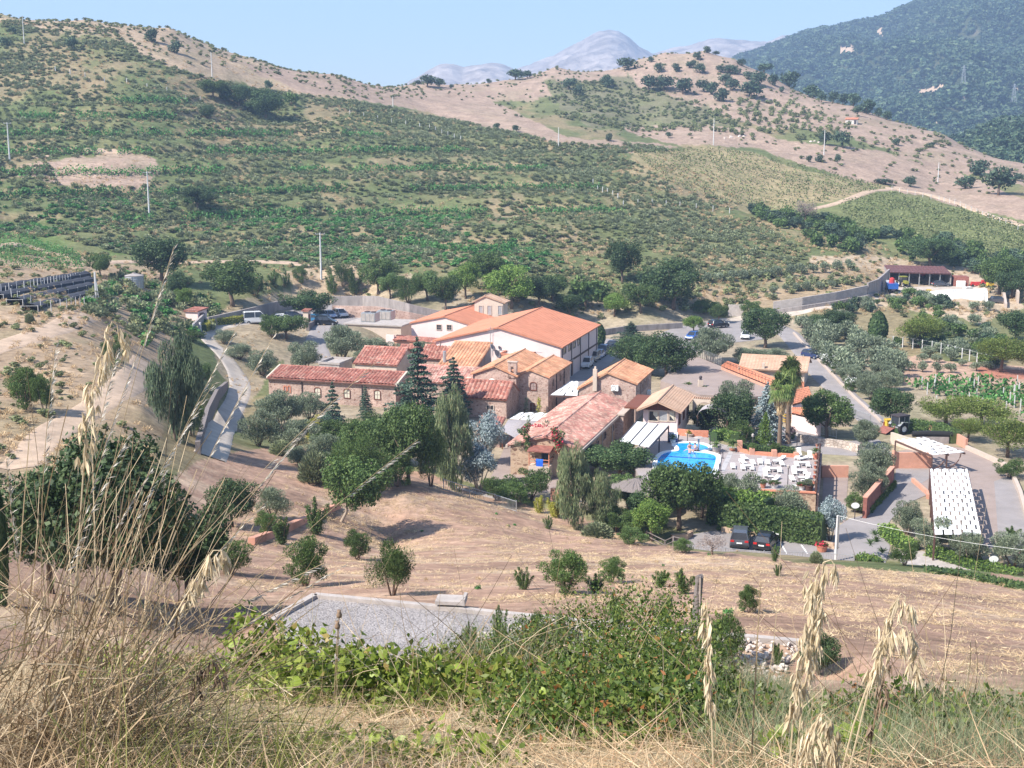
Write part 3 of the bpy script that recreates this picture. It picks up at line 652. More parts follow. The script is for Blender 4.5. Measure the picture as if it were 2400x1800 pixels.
def cypress_vf(seed):
 rs=np.random.RandomState(seed);n=3200;f=rs.rand(n);a=rs.rand(n)*6.283;r=.45*np.sin(np.clip(f*.93+.07,0,1)*math.pi)**.6*(.75+.3*rs.rand(n))
 P=np.c_[np.cos(a)*r,np.sin(a)*r,.02+.96*f];return leaf_quads(P,np.c_[np.cos(a),np.sin(a),a*0]+.5*rs.normal(size=(n,3)),np.array([0,0,1])+.3*rs.normal(size=(n,3)),.05+.04*rs.rand(n),.1+.1*rs.rand(n))
crown('cypress','leaf_dark',cypress_vf(610))
def fanpalm(seed,n=80,r=.50,zc=.86,blades=11):
 rs=np.random.RandomState(seed);vs=[];fs=[]
 for i in range(n):
  a=rs.rand()*6.283;e=rs.uniform(-.55,1.25);d=np.array([math.cos(a)*math.cos(e),math.sin(a)*math.cos(e),math.sin(e)*.6])
  c=np.array([0,0,zc])+d*r*.42;side=unit(np.cross(d,[0,0,1.0])+1e-6);l=r*(.5+.2*rs.rand())
  for b in range(blades):
   t=(b/(blades-1)-.5)*2.3;u=d*math.cos(t)+side*math.sin(t);u=unit(u);tip=c+u*l;tip[2]-=l*.28
   w=np.cross(u,d)*0+unit(np.cross(u,[0.1,.2,1.0]))*l*.075;k=len(vs);mid=c+u*l*.55
   vs+=[c,mid+w,tip,mid-w];fs.append((k,k+1,k+2,k+3))
 return np.array(vs),np.array(fs)
crown('fanpalm','leaf_palm',fanpalm(620));crown('fanpalm','leaf_palm',fanpalm(621))
def skirt(seed,n=900,z0=.56,z1=.86):
 rs=np.random.RandomState(seed);f=rs.rand(n);a=rs.rand(n)*6.283;r=.12+.26*f*rs.rand(n)
 P=np.c_[np.cos(a)*r,np.sin(a)*r,z0+(z1-z0)*f];return leaf_quads(P,np.c_[np.cos(a),np.sin(a),a*0]+.4*rs.normal(size=(n,3)),np.array([0,0,-1.0])+.25*rs.normal(size=(n,3)),.12+.08*rs.rand(n),.03+.02*rs.rand(n))
SKIRT=npmesh('skirt',*skirt(622));SKIRT.materials.append(M['leaf_dry'])
def rosette(seed,n=34,r=.5,z=.35,lean=1.0):
 rs=np.random.RandomState(seed);vs=[];fs=[]
 for i in range(n):
  a=rs.rand()*6.283;e=rs.uniform(.1,1.3);d=np.array([math.cos(a)*math.cos(e),math.sin(a)*math.cos(e),math.sin(e)]);l=r*(.8+.4*rs.rand());s=unit(np.cross(d,[0,0,1.0])+1e-6)*r*.06
  p0=np.array([0,0,z]);p1=p0+d*l*.55;p2=p0+d*l;p2[2]-=l*.35*lean;k=len(vs)
  vs+=[p0-s*.6,p0+s*.6,p1+s,p1-s,p2+s*.1,p2-s*.1];fs+=[(k,k+1,k+2,k+3),(k+3,k+2,k+4,k+5)]
 return np.array(vs),np.array(fs)
for s in range(2):crown('cycad','leaf_palm',rosette(640+s,60,.55,.35))
crown('yucca','leaf_green',rosette(645,60,.42,.55,.2))
_y=[rosette(650+i,40,.26,.25+.2*i,.3)for i in range(4)]
_off=[(-.2,.05),(.18,-.1),(0,.15),(.05,0)]
crown('yuccas','leaf_green',(np.concatenate([v+np.array([*_off[i],0])for i,(v,f)in enumerate(_y)]),np.concatenate([f+sum(len(_y[j][0])for j in range(i))for i,(v,f)in enumerate(_y)])))
TRUNK={}
def trunk_mesh(kind,m,seed):
 rs=random.Random(seed);mb=MB()
 if kind=='tree':
  mb.tube([(0,0,-.05),(.01,0,.12),(rs.uniform(-.03,.03),rs.uniform(-.03,.03),.32),(rs.uniform(-.05,.05),0,.62)],[.045,.032,.026,.012],7)
  for i in range(6):
   a=6.28*i/6+rs.random();z=.22+.05*i;r=rs.uniform(.2,.32)
   mb.tube([(0,0,z),(math.cos(a)*r*.5,math.sin(a)*r*.5,z+.14),(math.cos(a)*r,math.sin(a)*r,z+.34)],[.018,.012,.004],5)
 elif kind=='low':
  for i in range(5):
   a=6.28*i/5+rs.random();r=rs.uniform(.15,.3)
   mb.tube([(math.cos(a)*.02,math.sin(a)*.02,-.05),(math.cos(a)*r*.5,math.sin(a)*r*.5,.25),(math.cos(a)*r,math.sin(a)*r,.6)],[.022,.015,.005],5)
 elif kind=='straight':mb.tube([(0,0,-.05),(0,0,.5),(0,0,.96)],[.026,.016,.004],7)
 elif kind=='bent':
  mb.tube([(-.22,0,-.05),(-.19,0,.1),(-.12,0,.22),(-.11,0,.34),(0,0,.6)],[.03,.026,.02,.018,.01],7)
  for a,r,z in((0,.3,.3),(2,.25,.33),(3.9,.28,.36),(5,.2,.4)):mb.tube([(-.11,0,z),(math.cos(a)*r*.5-.05,math.sin(a)*r*.5,z+.14),(math.cos(a)*r,math.sin(a)*r,z+.3)],[.014,.01,.004],5)
 elif kind=='palm':mb.tube([(0,0,-.02),(.01,0,.03),(0,0,.1),(-.01,0,.45),(0,0,.86)],[.10,.085,.072,.06,.055],10)
 elif kind=='pine':
  mb.tube([(0,0,-.05),(.02,0,.3),(0,0,.7)],[.035,.028,.016],7)
  for i in range(7):
   a=6.28*i/7;r=.35;mb.tube([(.01,0,.32+.03*i),(math.cos(a)*r*.6,math.sin(a)*r*.6,.52),(math.cos(a)*r,math.sin(a)*r,.75)],[.016,.011,.004],5)
 elif kind=='far':mb.tube([(0,0,-.1),(0,0,.45)],[.05,.03],5)
 me=mb.mesh('trunk',M[m],True);TRUNK.setdefault(kind,[]).append(me)
for s in range(3):trunk_mesh('tree','bark',s)
trunk_mesh('low','bark',5);trunk_mesh('low','bark_pale',6);trunk_mesh('straight','bark',7);trunk_mesh('bent','bark_pale',8);trunk_mesh('palm','bark',9);trunk_mesh('pine','bark',10);trunk_mesh('far','bark',11)
KIND={ # crown, trunk, object name, category
'broad':('broad','tree','broadleaf_tree','tree'),'bright':('bright','tree','broadleaf_tree','tree'),'dark':('dark','tree','broadleaf_tree','tree'),'olive':('olive','low','olive_tree','tree'),
'feather':('feather','low','feathery_tree','tree'),'weeping':('weeping','tree','weeping_tree','tree'),'gum':('gum','tree','eucalyptus_tree','tree'),'silver':('silver','low','silver_leaved_tree','tree'),'pine':('pine','pine','pine_tree','tree'),
'bush':('bush','low','bush','bush'),'olivebush':('olivebush','low','grey_green_bush','bush'),'broom':('broom','low','broom_bush','bush'),'sapling':('sapling','low','sapling','tree'),'yellow':('yellow','low','yellow_shrub','bush'),
'grey':('grey','tree','bare_grey_tree','tree'),'hill':('hill','far','hillside_tree','tree'),'fargreen':('fargreen','far','hillside_bush','bush'),'farolive':('farolive','far','olive_tree','tree'),
'cedar':('cedar','straight','cedar_tree','tree'),'bluecedar':('bluecedar','straight','blue_cedar_tree','tree'),'cone':('cone','straight','conifer','tree'),'cypress':('cypress','straight','cypress_tree','tree'),
'fanpalm':('fanpalm','palm','fan_palm','palm'),'cycad':('cycad',None,'cycad_palm','palm'),'yuccas':('yuccas',None,'yucca_plant','plant'),'bent':('broad','bent','broadleaf_tree','tree')}
TN=0
def plant(kind,base,w,h,label,group=None):
 global TN;TN+=1
 ck,tk,nm,cat=KIND[kind]
 t=thing(nm,label,cat,base,RND.uniform(0,6.28)if kind!='bent' else 0,group)
 ms=CROWN[ck];link('crown',ms[TN%len(ms)],t,scale=(w,w,h))
 if tk:tm=TRUNK[tk];link('trunk',tm[TN%len(tm)],t,scale=(w,w,h)if tk!='palm' else(h*.45,h*.45,h))
 if kind=='fanpalm':link('dry_skirt',SKIRT,t,scale=(w,w,h))
 return t
def planted(rows,dmin=30,zf=None):
 ys=np.array([float(r[2])for r in rows]);pts=ground([r[1]for r in rows],ys,dmin)
 for _ in range(10):
  far=np.hypot(pts[:,0],pts[:,1])>860
  if not far.any():break
  ys=ys+3*far;pts=ground([r[1]for r in rows],ys,dmin)
 for r,p in zip(rows,pts):
  kind,px,yb,yt,wpx,label=r[:6];grp=r[6]if len(r)>6 else None
  if zf is not None:p=np.array(onz(px,yb,zf))
  s=pxm(p);dep=math.cos(math.atan2(CAM_H-p[2],math.hypot(p[0],p[1])))
  plant(kind,p,wpx/s*1.06,(yb-yt)/s/dep*1.04,label,grp)
def scatter_stuff(name,pts,scales,variants,label,rz=None,seed=0,sz=None):
 "one object of instanced ground cover"
 rs=np.random.RandomState(seed);n=len(pts)
 me=bpy.data.meshes.new(name);me.vertices.add(n);me.vertices.foreach_set('co',np.asarray(pts,np.float32).ravel())
 def attr(nm,typ,vals):
  a=me.attributes.new(nm,typ,'POINT');a.data.foreach_set('value' if typ!='FLOAT_VECTOR' else 'vector',np.asarray(vals,np.float32 if typ!='INT' else np.int32).ravel())
 sc=np.asarray(scales,float)
 if sc.ndim==1:sc=np.stack([sc,sc,sc*(sz if sz is not None else 1)],1)
 rot=np.zeros((n,3));rot[:,2]=rs.rand(n)*6.283 if rz is None else rz
 attr('sc','FLOAT_VECTOR',sc);attr('rt','FLOAT_VECTOR',rot);attr('vi','INT',rs.randint(0,len(variants),n))
 o=link(name,me);tag(o,label,kind='stuff')
 col=bpy.data.collections.new(name+'_variants')
 for i,vm in enumerate(variants):col.objects.link(bpy.data.objects.new(f'{name}_variant_{i:02d}',vm))
 ng=bpy.data.node_groups.new(name,'GeometryNodeTree')
 ng.interface.new_socket('Geometry',in_out='INPUT',socket_type='NodeSocketGeometry');ng.interface.new_socket('Geometry',in_out='OUTPUT',socket_type='NodeSocketGeometry')
 gi=ng.nodes.new('NodeGroupInput');go=ng.nodes.new('NodeGroupOutput');ip=ng.nodes.new('GeometryNodeInstanceOnPoints');ci=ng.nodes.new('GeometryNodeCollectionInfo')
 ci.inputs['Collection'].default_value=col;ci.inputs['Separate Children'].default_value=True;ci.inputs['Reset Children'].default_value=True
 def na(nm,dt):
  q=ng.nodes.new('GeometryNodeInputNamedAttribute');q.data_type=dt;q.inputs[0].default_value=nm;return[s for s in q.outputs if s.enabled and s.name=='Attribute'][0]
 L=ng.links.new
 L(gi.outputs[0],ip.inputs['Points']);L(ci.outputs[0],ip.inputs['Instance']);ip.inputs['Pick Instance'].default_value=True
 L(na('vi','INT'),ip.inputs['Instance Index']);L(na('sc','FLOAT_VECTOR'),ip.inputs['Scale'])
 er=ng.nodes.new('FunctionNodeEulerToRotation');L(na('rt','FLOAT_VECTOR'),er.inputs[0]);L(er.outputs[0],ip.inputs['Rotation'])
 L(ip.outputs[0],go.inputs[0])
 md=o.modifiers.new('scatter','NODES');md.node_group=ng
 return o
def sample(poly,density,dmin,dmax,seed,clump=None,holes=()):
 "points spread evenly over the ground inside an outline"
 rs=np.random.RandomState(seed)
 pxs=np.clip([p[0]for p in poly],-300,2700);a0=math.atan2(min(pxs)-1200,3000)*1.05-.01;a1=math.atan2(max(pxs)-1200,3000)*1.05+.01
 area=(a1-a0)/2*(dmax**2-dmin**2);n=int(area*density)
 a=a0+(a1-a0)*rs.rand(n);d=np.sqrt(dmin**2+(dmax**2-dmin**2)*rs.rand(n));x=np.sin(a)*d;y=np.cos(a)*d
 if clump is not None:
  k=rs.rand(n)<clump(x,y);x=x[k];y=y[k]
 z=T(x,y);px,py=project(x,y,z);k=in_poly(px,py,poly)
 for h in holes:k&=~in_poly(px,py,h)
 return np.stack([x[k],y[k],z[k]],1)
# ground-cover variants
def small(name,VF,m):
 me=npmesh(name,*VF);me.materials.append(M[m]);return me
SV_broom=[small('broom_shrub',broom(110,700+i,.7,1,.16),'leaf_broom')for i in range(4)]
SV_scrub=[small('scrub_shrub',lobed(130,auto_lobes(6,710+i,.0,.9,.3,.6),.28,715+i),'leaf_scrub')for i in range(4)]
SV_green=[small('green_shrub',lobed(130,auto_lobes(6,720+i,.0,.9,.3,.6),.28,725+i),'leaf_vine')for i in range(2)]
SV_dry=[small('dry_tuft',broom(60,730+i,.9,1,.07),'leaf_dry')for i in range(3)]
SV_wood=[small('wood_tree',lobed(60,auto_lobes(5,740+i,.0,.95,.34,.6),.42,745+i),'leaf_wood')for i in range(4)]
SV_straw=[small('straw_clump',(lambda rs:leaf_quads(np.c_[rs.normal(size=(26,2))*.35,.03+.05*rs.rand(26)],np.c_[rs.normal(size=(26,2))*.3,np.ones(26)],np.c_[rs.normal(size=(26,2)),.12*rs.normal(size=26)],.3+.4*rs.rand(26),.02+.02*rs.rand(26)))(np.random.RandomState(750+i)),'leaf_dry')for i in range(3)]
SV_vine=[small('vine_plant',lobed(70,[(0,0,.5,.3,.3,.4),(.2,.1,.7,.25,.25,.3),(-.2,-.1,.6,.25,.25,.3)],.3,760+i),'leaf_vineyard')for i in range(3)]
LEFT_HILL=[(-400,560),(-400,-60),(0,40),(350,75),(560,150),(700,215),(820,235),(1100,290),(1330,330),(1560,345),(1700,420),(1750,500),(1900,600),(1860,650),(1500,690),(1220,700),(960,640),(640,625),(300,600),(150,560)]
BARE=[[(235,40),(400,50),(560,125),(800,172),(830,236),(600,207),(450,174),(325,124)],[(120,378),(300,352),(370,370),(380,400),(330,440),(130,430)],[(740,205),(1000,190),(1330,320),(1500,345),(1320,335),(1000,270)],[(1440,360),(1720,350),(1900,400),(2060,440),(1900,480),(1780,495),(1600,440)]]
def bank(x,y):
 z=T(x,y);f=(z+1.2*fbm(x/60,y/60,31))/5.5;f=f-np.floor(f);return np.where((f>.15)&(f<.85),1.0,.40)
cl=lambda x,y:np.clip((fbm(x/22,y/22,90)-.34)*4.2,.08,1)
scatter_stuff('hillside_broom',(p:=sample(LEFT_HILL,.27,290,560,1,lambda x,y:bank(x,y)*np.clip((fbm(x/26,y/20,90)-.33)*4.5,.08,1),BARE)),NR.uniform(.9,2.6,len(p)),SV_broom,'grey green broom bushes covering the terraced hillside',sz=.6)
scatter_stuff('hillside_scrub',(p:=sample(LEFT_HILL,.32,285,560,2,lambda x,y:bank(x,y)*np.clip((fbm(x/24+9,y/18,93)-.34)*4.5,.08,1),BARE)),NR.uniform(.8,2.2,len(p)),SV_scrub,'low dark scrub between the hillside terraces',sz=.45)
scatter_stuff('hillside_creeper',(p:=sample([(-400,560),(-400,440),(0,430),(500,470),(1000,500),(1300,520),(1320,640),(960,625),(640,610),(300,590),(150,555)],.22,285,400,3,cl)),NR.uniform(1.0,2.4,len(p)),SV_green,'low green creepers on the foot of the hillside',sz=.5)
scatter_stuff('hillside_dry_grass',(p:=sample(LEFT_HILL,.12,285,560,4,lambda x,y:np.clip((fbm(x/20+5,y/16,95)-.42)*4,.1,1))),NR.uniform(.8,1.8,len(p)),SV_dry,'tufts of dry grass across the hillside',sz=.55)
RIGHT_SLOPE=[(960,195),(1250,160),(1500,130),(1650,115),(1780,170),(2020,255),(2500,385),(2500,560),(2200,470),(2000,420),(1800,345),(1450,320),(1250,290)]
scatter_stuff('pasture_tussock',(p:=np.concatenate([sample(RIGHT_SLOPE,.012,480,780,5),sample([(-200,60),(-200,-60),(0,15),(400,50),(800,160),(1000,190),(1000,240),(820,230),(560,160),(400,150),(0,90)],.035,430,760,55)])),NR.uniform(.9,2.2,len(p)),SV_scrub,'small dark tussocks dotted over the dry pasture',sz=.6)
scatter_stuff('slope_scrub',(p:=sample([(1270,195),(1450,190),(1640,240),(1720,290),(1500,312),(1300,275)],.12,500,760,6,cl)),NR.uniform(1.2,2.8,len(p)),SV_scrub,'olive green scrub on the hollow of the brown hill',sz=.6)
scatter_stuff('slope_olives',(p:=sample([(1680,255),(1780,215),(1900,260),(2010,300),(1900,330),(1700,318),(1600,318)],.035,500,760,7)),NR.uniform(1.6,2.8,len(p)),SV_scrub,'rows of young trees on the slope below the hut',sz=.9)
scatter_stuff('right_slope_scrub',(p:=sample([(1990,320),(2200,310),(2320,420),(2200,380),(2030,350)],.04,480,700,8,cl)),NR.uniform(1.5,3,len(p)),SV_scrub,'scrub along the far right spur',sz=.6)
BAND=[(1760,500),(1900,520),(2050,540),(2180,560),(2330,600),(2420,620),(2420,690),(2320,650),(2200,625),(2050,600),(1900,590)]
scatter_stuff('wooded_gully',(p:=sample(BAND,.10,320,460,9,cl)),NR.uniform(2.4,5.2,len(p)),[CROWN['fargreen'][0],CROWN['fargreen'][1],CROWN['hill'][0]],'thick bushes filling the gully above the tractor shed',sz=.85)
scatter_stuff('roadside_thicket',(p:=sample([(1860,740),(2000,720),(2120,700),(2320,720),(2350,800),(2330,880),(2280,845),(2060,810),(1900,765)],.11,215,320,10,cl)),NR.uniform(1.6,3.6,len(p)),[CROWN['fargreen'][2],CROWN['farolive'][1],CROWN['hill'][1]],'mixed thicket on the bank below the farmyard',sz=.85)
scatter_stuff('bank_scrub',(p:=sample([(1000,720),(1230,690),(1500,670),(1860,630),(2050,600),(2060,650),(1900,700),(1700,730),(1500,745),(1250,770)],.24,262,350,11,cl)),NR.uniform(1.2,2.6,len(p)),SV_scrub+SV_broom[:2],'scrub on the bank behind the warehouse',sz=.7)
scatter_stuff('foot_scrub',(p:=sample([(-200,560),(150,590),(640,620),(960,640),(960,705),(700,690),(480,745),(330,690),(200,650),(-200,650)],.35,225,330,17,lambda x,y:np.clip((fbm(x/8,y/8,99)-.36)*4,.04,1))),NR.uniform(.5,1.6,len(p)),SV_dry+SV_scrub[:2],'dry grass and low scrub along the foot of the hillside',sz=.6)
scatter_stuff('bank_dry_grass',(p:=sample([(1000,700),(1480,560),(1800,500),(2050,560),(2420,640),(2420,760),(1860,730),(1500,720),(1250,770)],.30,255,420,19,lambda x,y:np.clip((fbm(x/9,y/9,96)-.36)*4,.05,1))),NR.uniform(.6,1.7,len(p)),SV_dry+SV_scrub[1:2],'dry grass tufts on the banks round the farmyard',sz=.6)
scatter_stuff('yard_grass',(p:=sample([(480,760),(600,720),(760,760),(1000,830),(620,900),(560,960)],.5,170,260,18,lambda x,y:np.clip((fbm(x/6,y/6,98)-.4)*4,.02,1))),NR.uniform(.3,.8,len(p)),SV_dry,'dry grass on the banks between the road and the stone wing',sz=.6)
# left foreground slope
scatter_stuff('slope_dry_grass',(p:=sample([(-300,640),(200,650),(400,740),(460,780),(350,900),(380,1080),(150,1180),(-300,1300)],.5,75,260,12,lambda x,y:np.clip((fbm(x/9,y/9,97)-.35)*4,.05,1),[[(0,1110),(90,1000),(250,900),(330,800),(230,690),(290,690),(380,800),(360,920),(180,1010),(60,1120)]])),NR.uniform(.5,1.3,len(p)),SV_dry+SV_scrub[:1],'dry brown grass on the slope beside the dirt track',sz=.6)
scatter_stuff('ditch_bushes',(p:=sample([(190,780),(215,690),(290,640),(430,690),(520,720),(500,790),(440,800),(380,790),(330,830),(300,820),(310,700)],.22,190,280,13)),NR.uniform(1.2,3.0,len(p)),SV_broom+SV_green+SV_scrub[:2],'broom and brambles along the ditch by the water tank',sz=.8)
# straw left lying on the mown field
scatter_stuff('mown_straw',(p:=sample([(480,1260),(700,1060),(1000,1130),(1300,1200),(1600,1300),(1960,1330),(2500,1370),(2500,1560),(2300,1640),(1900,1500),(1420,1440),(740,1370),(560,1400)],2.4,28,135,14,lambda x,y:np.clip((fbm(x/5,y/1.1,44,5)-.44)*6,.02,1))),NR.uniform(.4,1.1,len(p)),SV_straw,'cut straw lying in swathes on the mown field')
scatter_stuff('field_weeds',(p:=sample([(480,1260),(700,1100),(1300,1210),(1960,1335),(2500,1380),(2500,1600),(1900,1480),(1400,1420),(740,1370)],.03,28,125,15)),NR.uniform(.15,.5,len(p)),SV_dry+SV_green[:1],'small weeds on the mown field',sz=.7)
# woods on the far right mountain
def on_grid(XYZ,n,seed,qlo=0,qhi=.99):
 X,Y,Z=XYZ;rs=np.random.RandomState(seed);i=rs.uniform(qlo*X.shape[0]/1.25,qhi*X.shape[0]/1.25,n);j=rs.uniform(0,X.shape[1]-1.01,n)
 i0=i.astype(int);j0=j.astype(int);fi=i-i0;fj=j-j0
 f=lambda A:(A[i0,j0]*(1-fi)*(1-fj)+A[i0+1,j0]*fi*(1-fj)+A[i0,j0+1]*(1-fi)*fj+A[i0+1,j0+1]*fi*fj)
 P=np.stack([f(X),f(Y),f(Z)],1);k=fbm(P[:,0]/60,P[:,1]/60,seed)<.62+.14*rs.rand(n);px,py=project(*P.T)
 for q in CLEAR:k&=~in_poly(px,py,q)
 return P[k]
p=on_grid(WM,30000,20);scatter_stuff('mountain_wood',p,NR.uniform(6,15,len(p)),SV_wood,'dark woods covering the far blue mountain',sz=.75)
p=on_grid(WH,2600,21);scatter_stuff('valley_wood',p,NR.uniform(4,9,len(p)),SV_wood,'dark woods on the low hill at the right edge',sz=.75)
# vine rows
def vine_row(px,label,group,hgt=1.3,wid=1.2,m='leaf_vine',dens=9,leaf=.34,seed=0):
 g=ground([p[0]for p in px],[p[1]for p in px],100);seg=np.hypot(*np.diff(g[:,:2],axis=0).T);s=np.r_[0,np.cumsum(seg)]
 rs=np.random.RandomState(seed+900);n=int(s[-1]*dens);q=rs.rand(n)*s[-1];keep=fbm(q/5,q*0,seed)>.22;q=q[keep];n=len(q)
 x=np.interp(q,s,g[:,0])+rs.normal(size=n)*wid*.35;y=np.interp(q,s,g[:,1])+rs.normal(size=n)*wid*.35
 z=T(x,y)+hgt*(.1+.9*rs.rand(n))*(.7+.6*fbm(q/3,q*0,seed+4))
 V,F=leaf_quads(np.stack([x,y,z],1)-g[0],sphere(n,rs)+[0,0,.5],rs.normal(size=(n,3)),leaf*(.7+.7*rs.rand(n)),leaf*(.5+.5*rs.rand(n)))
 me=npmesh('vine_row',V,F);me.materials.append(M[m]);o=thing('vine_row',label,'vine row',tuple(g[0]),0,group);f=link('foliage',me,o);f['kind']='stuff';return o
LV='bright green vine row along a terrace of the left hillside'
def contour_row(zc,a0,a1,d0,d1,seed):
 "vines planted along one terrace level of the hillside"
 az=np.arange(a0,a1,.003);ds=np.arange(d0,d1,1.5);A,D=np.meshgrid(az,ds,indexing='ij');Z=T(np.sin(A)*D,np.cos(A)*D);up=Z>zc;k=np.argmax(up,1);ok=up.any(1)&(k>0)
 if ok.sum()<6:return
 d=D[np.arange(len(az)),k][ok];az=az[ok];x,y=np.sin(az)*d,np.cos(az)*d;seg=np.hypot(np.diff(x),np.diff(y));gd=np.r_[True,seg<9];x,y=x[gd],y[gd];s=np.r_[0,np.cumsum(np.hypot(np.diff(x),np.diff(y)))];rs=np.random.RandomState(seed);n=int(s[-1]*20);q=rs.rand(n)*s[-1];q=q[fbm(q/9,q*0,seed)>.34];n=len(q)
 X=np.interp(q,s,x)+rs.normal(size=n)*.6;Y=np.interp(q,s,y)+rs.normal(size=n)*.7;P=np.stack([X,Y,T(X,Y)+1.9*(.15+.85*rs.rand(n))*(.7+.5*fbm(q/3,q*0,seed+4))],1);o=thing('vine_row',LV,'vine row',tuple(P[0]),0,'vine rows on the left hillside terraces')
 me=npmesh('vine_row',*leaf_quads(P-P[0],sphere(n,rs)+[0,-.3,.6],rs.normal(size=(n,3)),.45+.35*rs.rand(n),.3+.3*rs.rand(n)));me.materials.append(M['leaf_vine']);link('foliage',me,o)['kind']='stuff'
for i,(k,a0,a1)in enumerate(((2,-.22,.02),(3,-.30,-.02),(3,.01,.09),(4,-.40,-.12),(4,-.09,.07),(5,-.40,-.22),(5,-.17,.05),(6,-.40,-.27),(6,-.24,-.03),(6,.02,.12),(7,-.40,-.16),(7,-.13,.02),(8,-.36,-.25),(8,-.2,-.1),(8,-.05,.08),(9,-.3,-.12),(9,-.06,.06))):
 contour_row(5.5*k+.7,a0,a1,285,470,300+i)
for i in range(9):
 vine_row([(-40+i*6,555+i*9),(60+i*10,560+i*9),(170+i*4,596+i*4)],'leafy vine row in the green plot at the left edge','vine rows in the plot at the left edge',1.6,1.6,dens=14,seed=40+i)
def vineyard(poly,heading,gap,label,group,m,d0,d1,seed,hgt=1.1,dens=5,lim=300):
 "parallel rows clipped to an outline"
 P=sample(poly,.05,d0,d1,seed);c=P.mean(0);u=np.array([math.sin(heading),math.cos(heading)]);v=np.array([u[1],-u[0]]);st=(P[:,:2]-c[:2])@v;sl=(P[:,:2]-c[:2])@u
 k=0
 for off in np.arange(st.min(),st.max(),gap):
  rs=np.random.RandomState(seed*100+k);n=int((sl.max()-sl.min())*dens);s=rs.uniform(sl.min(),sl.max(),n);x=c[0]+u[0]*s+v[0]*off+rs.normal(size=n)*.22;y=c[1]+u[1]*s+v[1]*off+rs.normal(size=n)*.22
  z=T(x,y);px,py=project(x,y,z);kk=in_poly(px,py,poly)&(fbm(x/3,y/3,7)>.36);n=kk.sum()
  if n<12:continue
  x,y,z=x[kk],y[kk],z[kk];Q=np.stack([x,y,z+hgt*(.2+.8*rs.rand(n))],1);o0=Q[0].copy()
  V,F=leaf_quads(Q-o0,sphere(n,rs)+[0,0,.6],rs.normal(size=(n,3)),.4+.4*rs.rand(n),.35+.3*rs.rand(n));me=npmesh('vine_row',V,F);me.materials.append(M[m])
  f=link('foliage',me,thing('vine_row',label,'vine row',tuple(o0),0,group));f['kind']='stuff';k+=1
vineyard([(1480,352),(1700,348),(1870,388),(2080,440),(1980,465),(1830,500),(1700,480),(1560,430)],math.radians(-38),3.6,'sparse yellow green vine row on the straw coloured slope','vine rows on the straw coloured slope','leaf_vineyard',370,560,1)
vineyard([(1960,478),(2090,452),(2250,490),(2460,545),(2460,660),(2300,610),(2140,560),(1990,530)],math.radians(-38),3.0,'dense green vine row on the slope at the right edge','vine rows on the slope at the right edge','leaf_vineyard',330,520,2,1.2,7)
vineyard([(2110,905),(2200,892),(2480,900),(2480,1010),(2330,980),(2210,935)],math.radians(72),2.6,'dark green vine row in the lower vineyard behind the pines','vine rows in the lower vineyard','leaf_vine',150,215,3,1.5,11)
# ------------------------------------------------------------------ buildings
YAW=math.radians(-17.0)
E1=Vector((math.cos(YAW),math.sin(YAW),0));E2=Vector((-math.sin(YAW),math.cos(YAW),0))
def solve_len(P,e,px,lo=.1,hi=80):
 f=lambda s:project(*(P+e*s))[0]-px
 a,b=f(lo),f(hi)
 for _ in range(50):
  m=(lo+hi)/2
  if(f(m)>0)==(a>0):lo=m
  else:hi=m
 return(lo+hi)/2
def wb(mb,name,mats,parent,smooth=False):
 "link world-space geometry under an unrotated thing"
 o=parent.location;mb.v=[(v[0]-o.x,v[1]-o.y,v[2]-o.z)for v in mb.v]
 return mb.build(name,mats,parent,smooth)
def roof_plane(mb,a0,a1,b0,b1,rib=.36,amp=.07,courses=8,jit=.012,m=0,th=.16):
 "eave a0-a1, ridge b0-b1; half-round ribs run from eave to ridge, laid in overlapping courses"
 a0,a1,b0,b1=map(Vector,(a0,a1,b0,b1));nrm=(a1-a0).cross(b0-a0).normalized()
 if nrm.z<0:nrm=-nrm
 L=max((a1-a0).length,(b1-b0).length);n=max(2,int(L/rib));ns=n*4
 vs=[];fs=[];rows=courses*2
 for r in range(rows):
  c,top=divmod(r,2);v=(c+top)/courses
  for i in range(ns+1):
   u=i/ns;p=a0.lerp(a1,u).lerp(b0.lerp(b1,u),v)
   h=amp*abs(math.sin(math.pi*i/4))+.02+(0 if top else .035)+RND.uniform(-jit,jit)
   vs.append(tuple(p+nrm*h))
 w=ns+1
 for r in range(rows-1):
  for i in range(ns):fs.append((r*w+i,r*w+i+1,(r+1)*w+i+1,(r+1)*w+i))
 mb.add(vs,fs,m)
 mb.slab([a0,a1,b1,b0],nrm*-th,m)
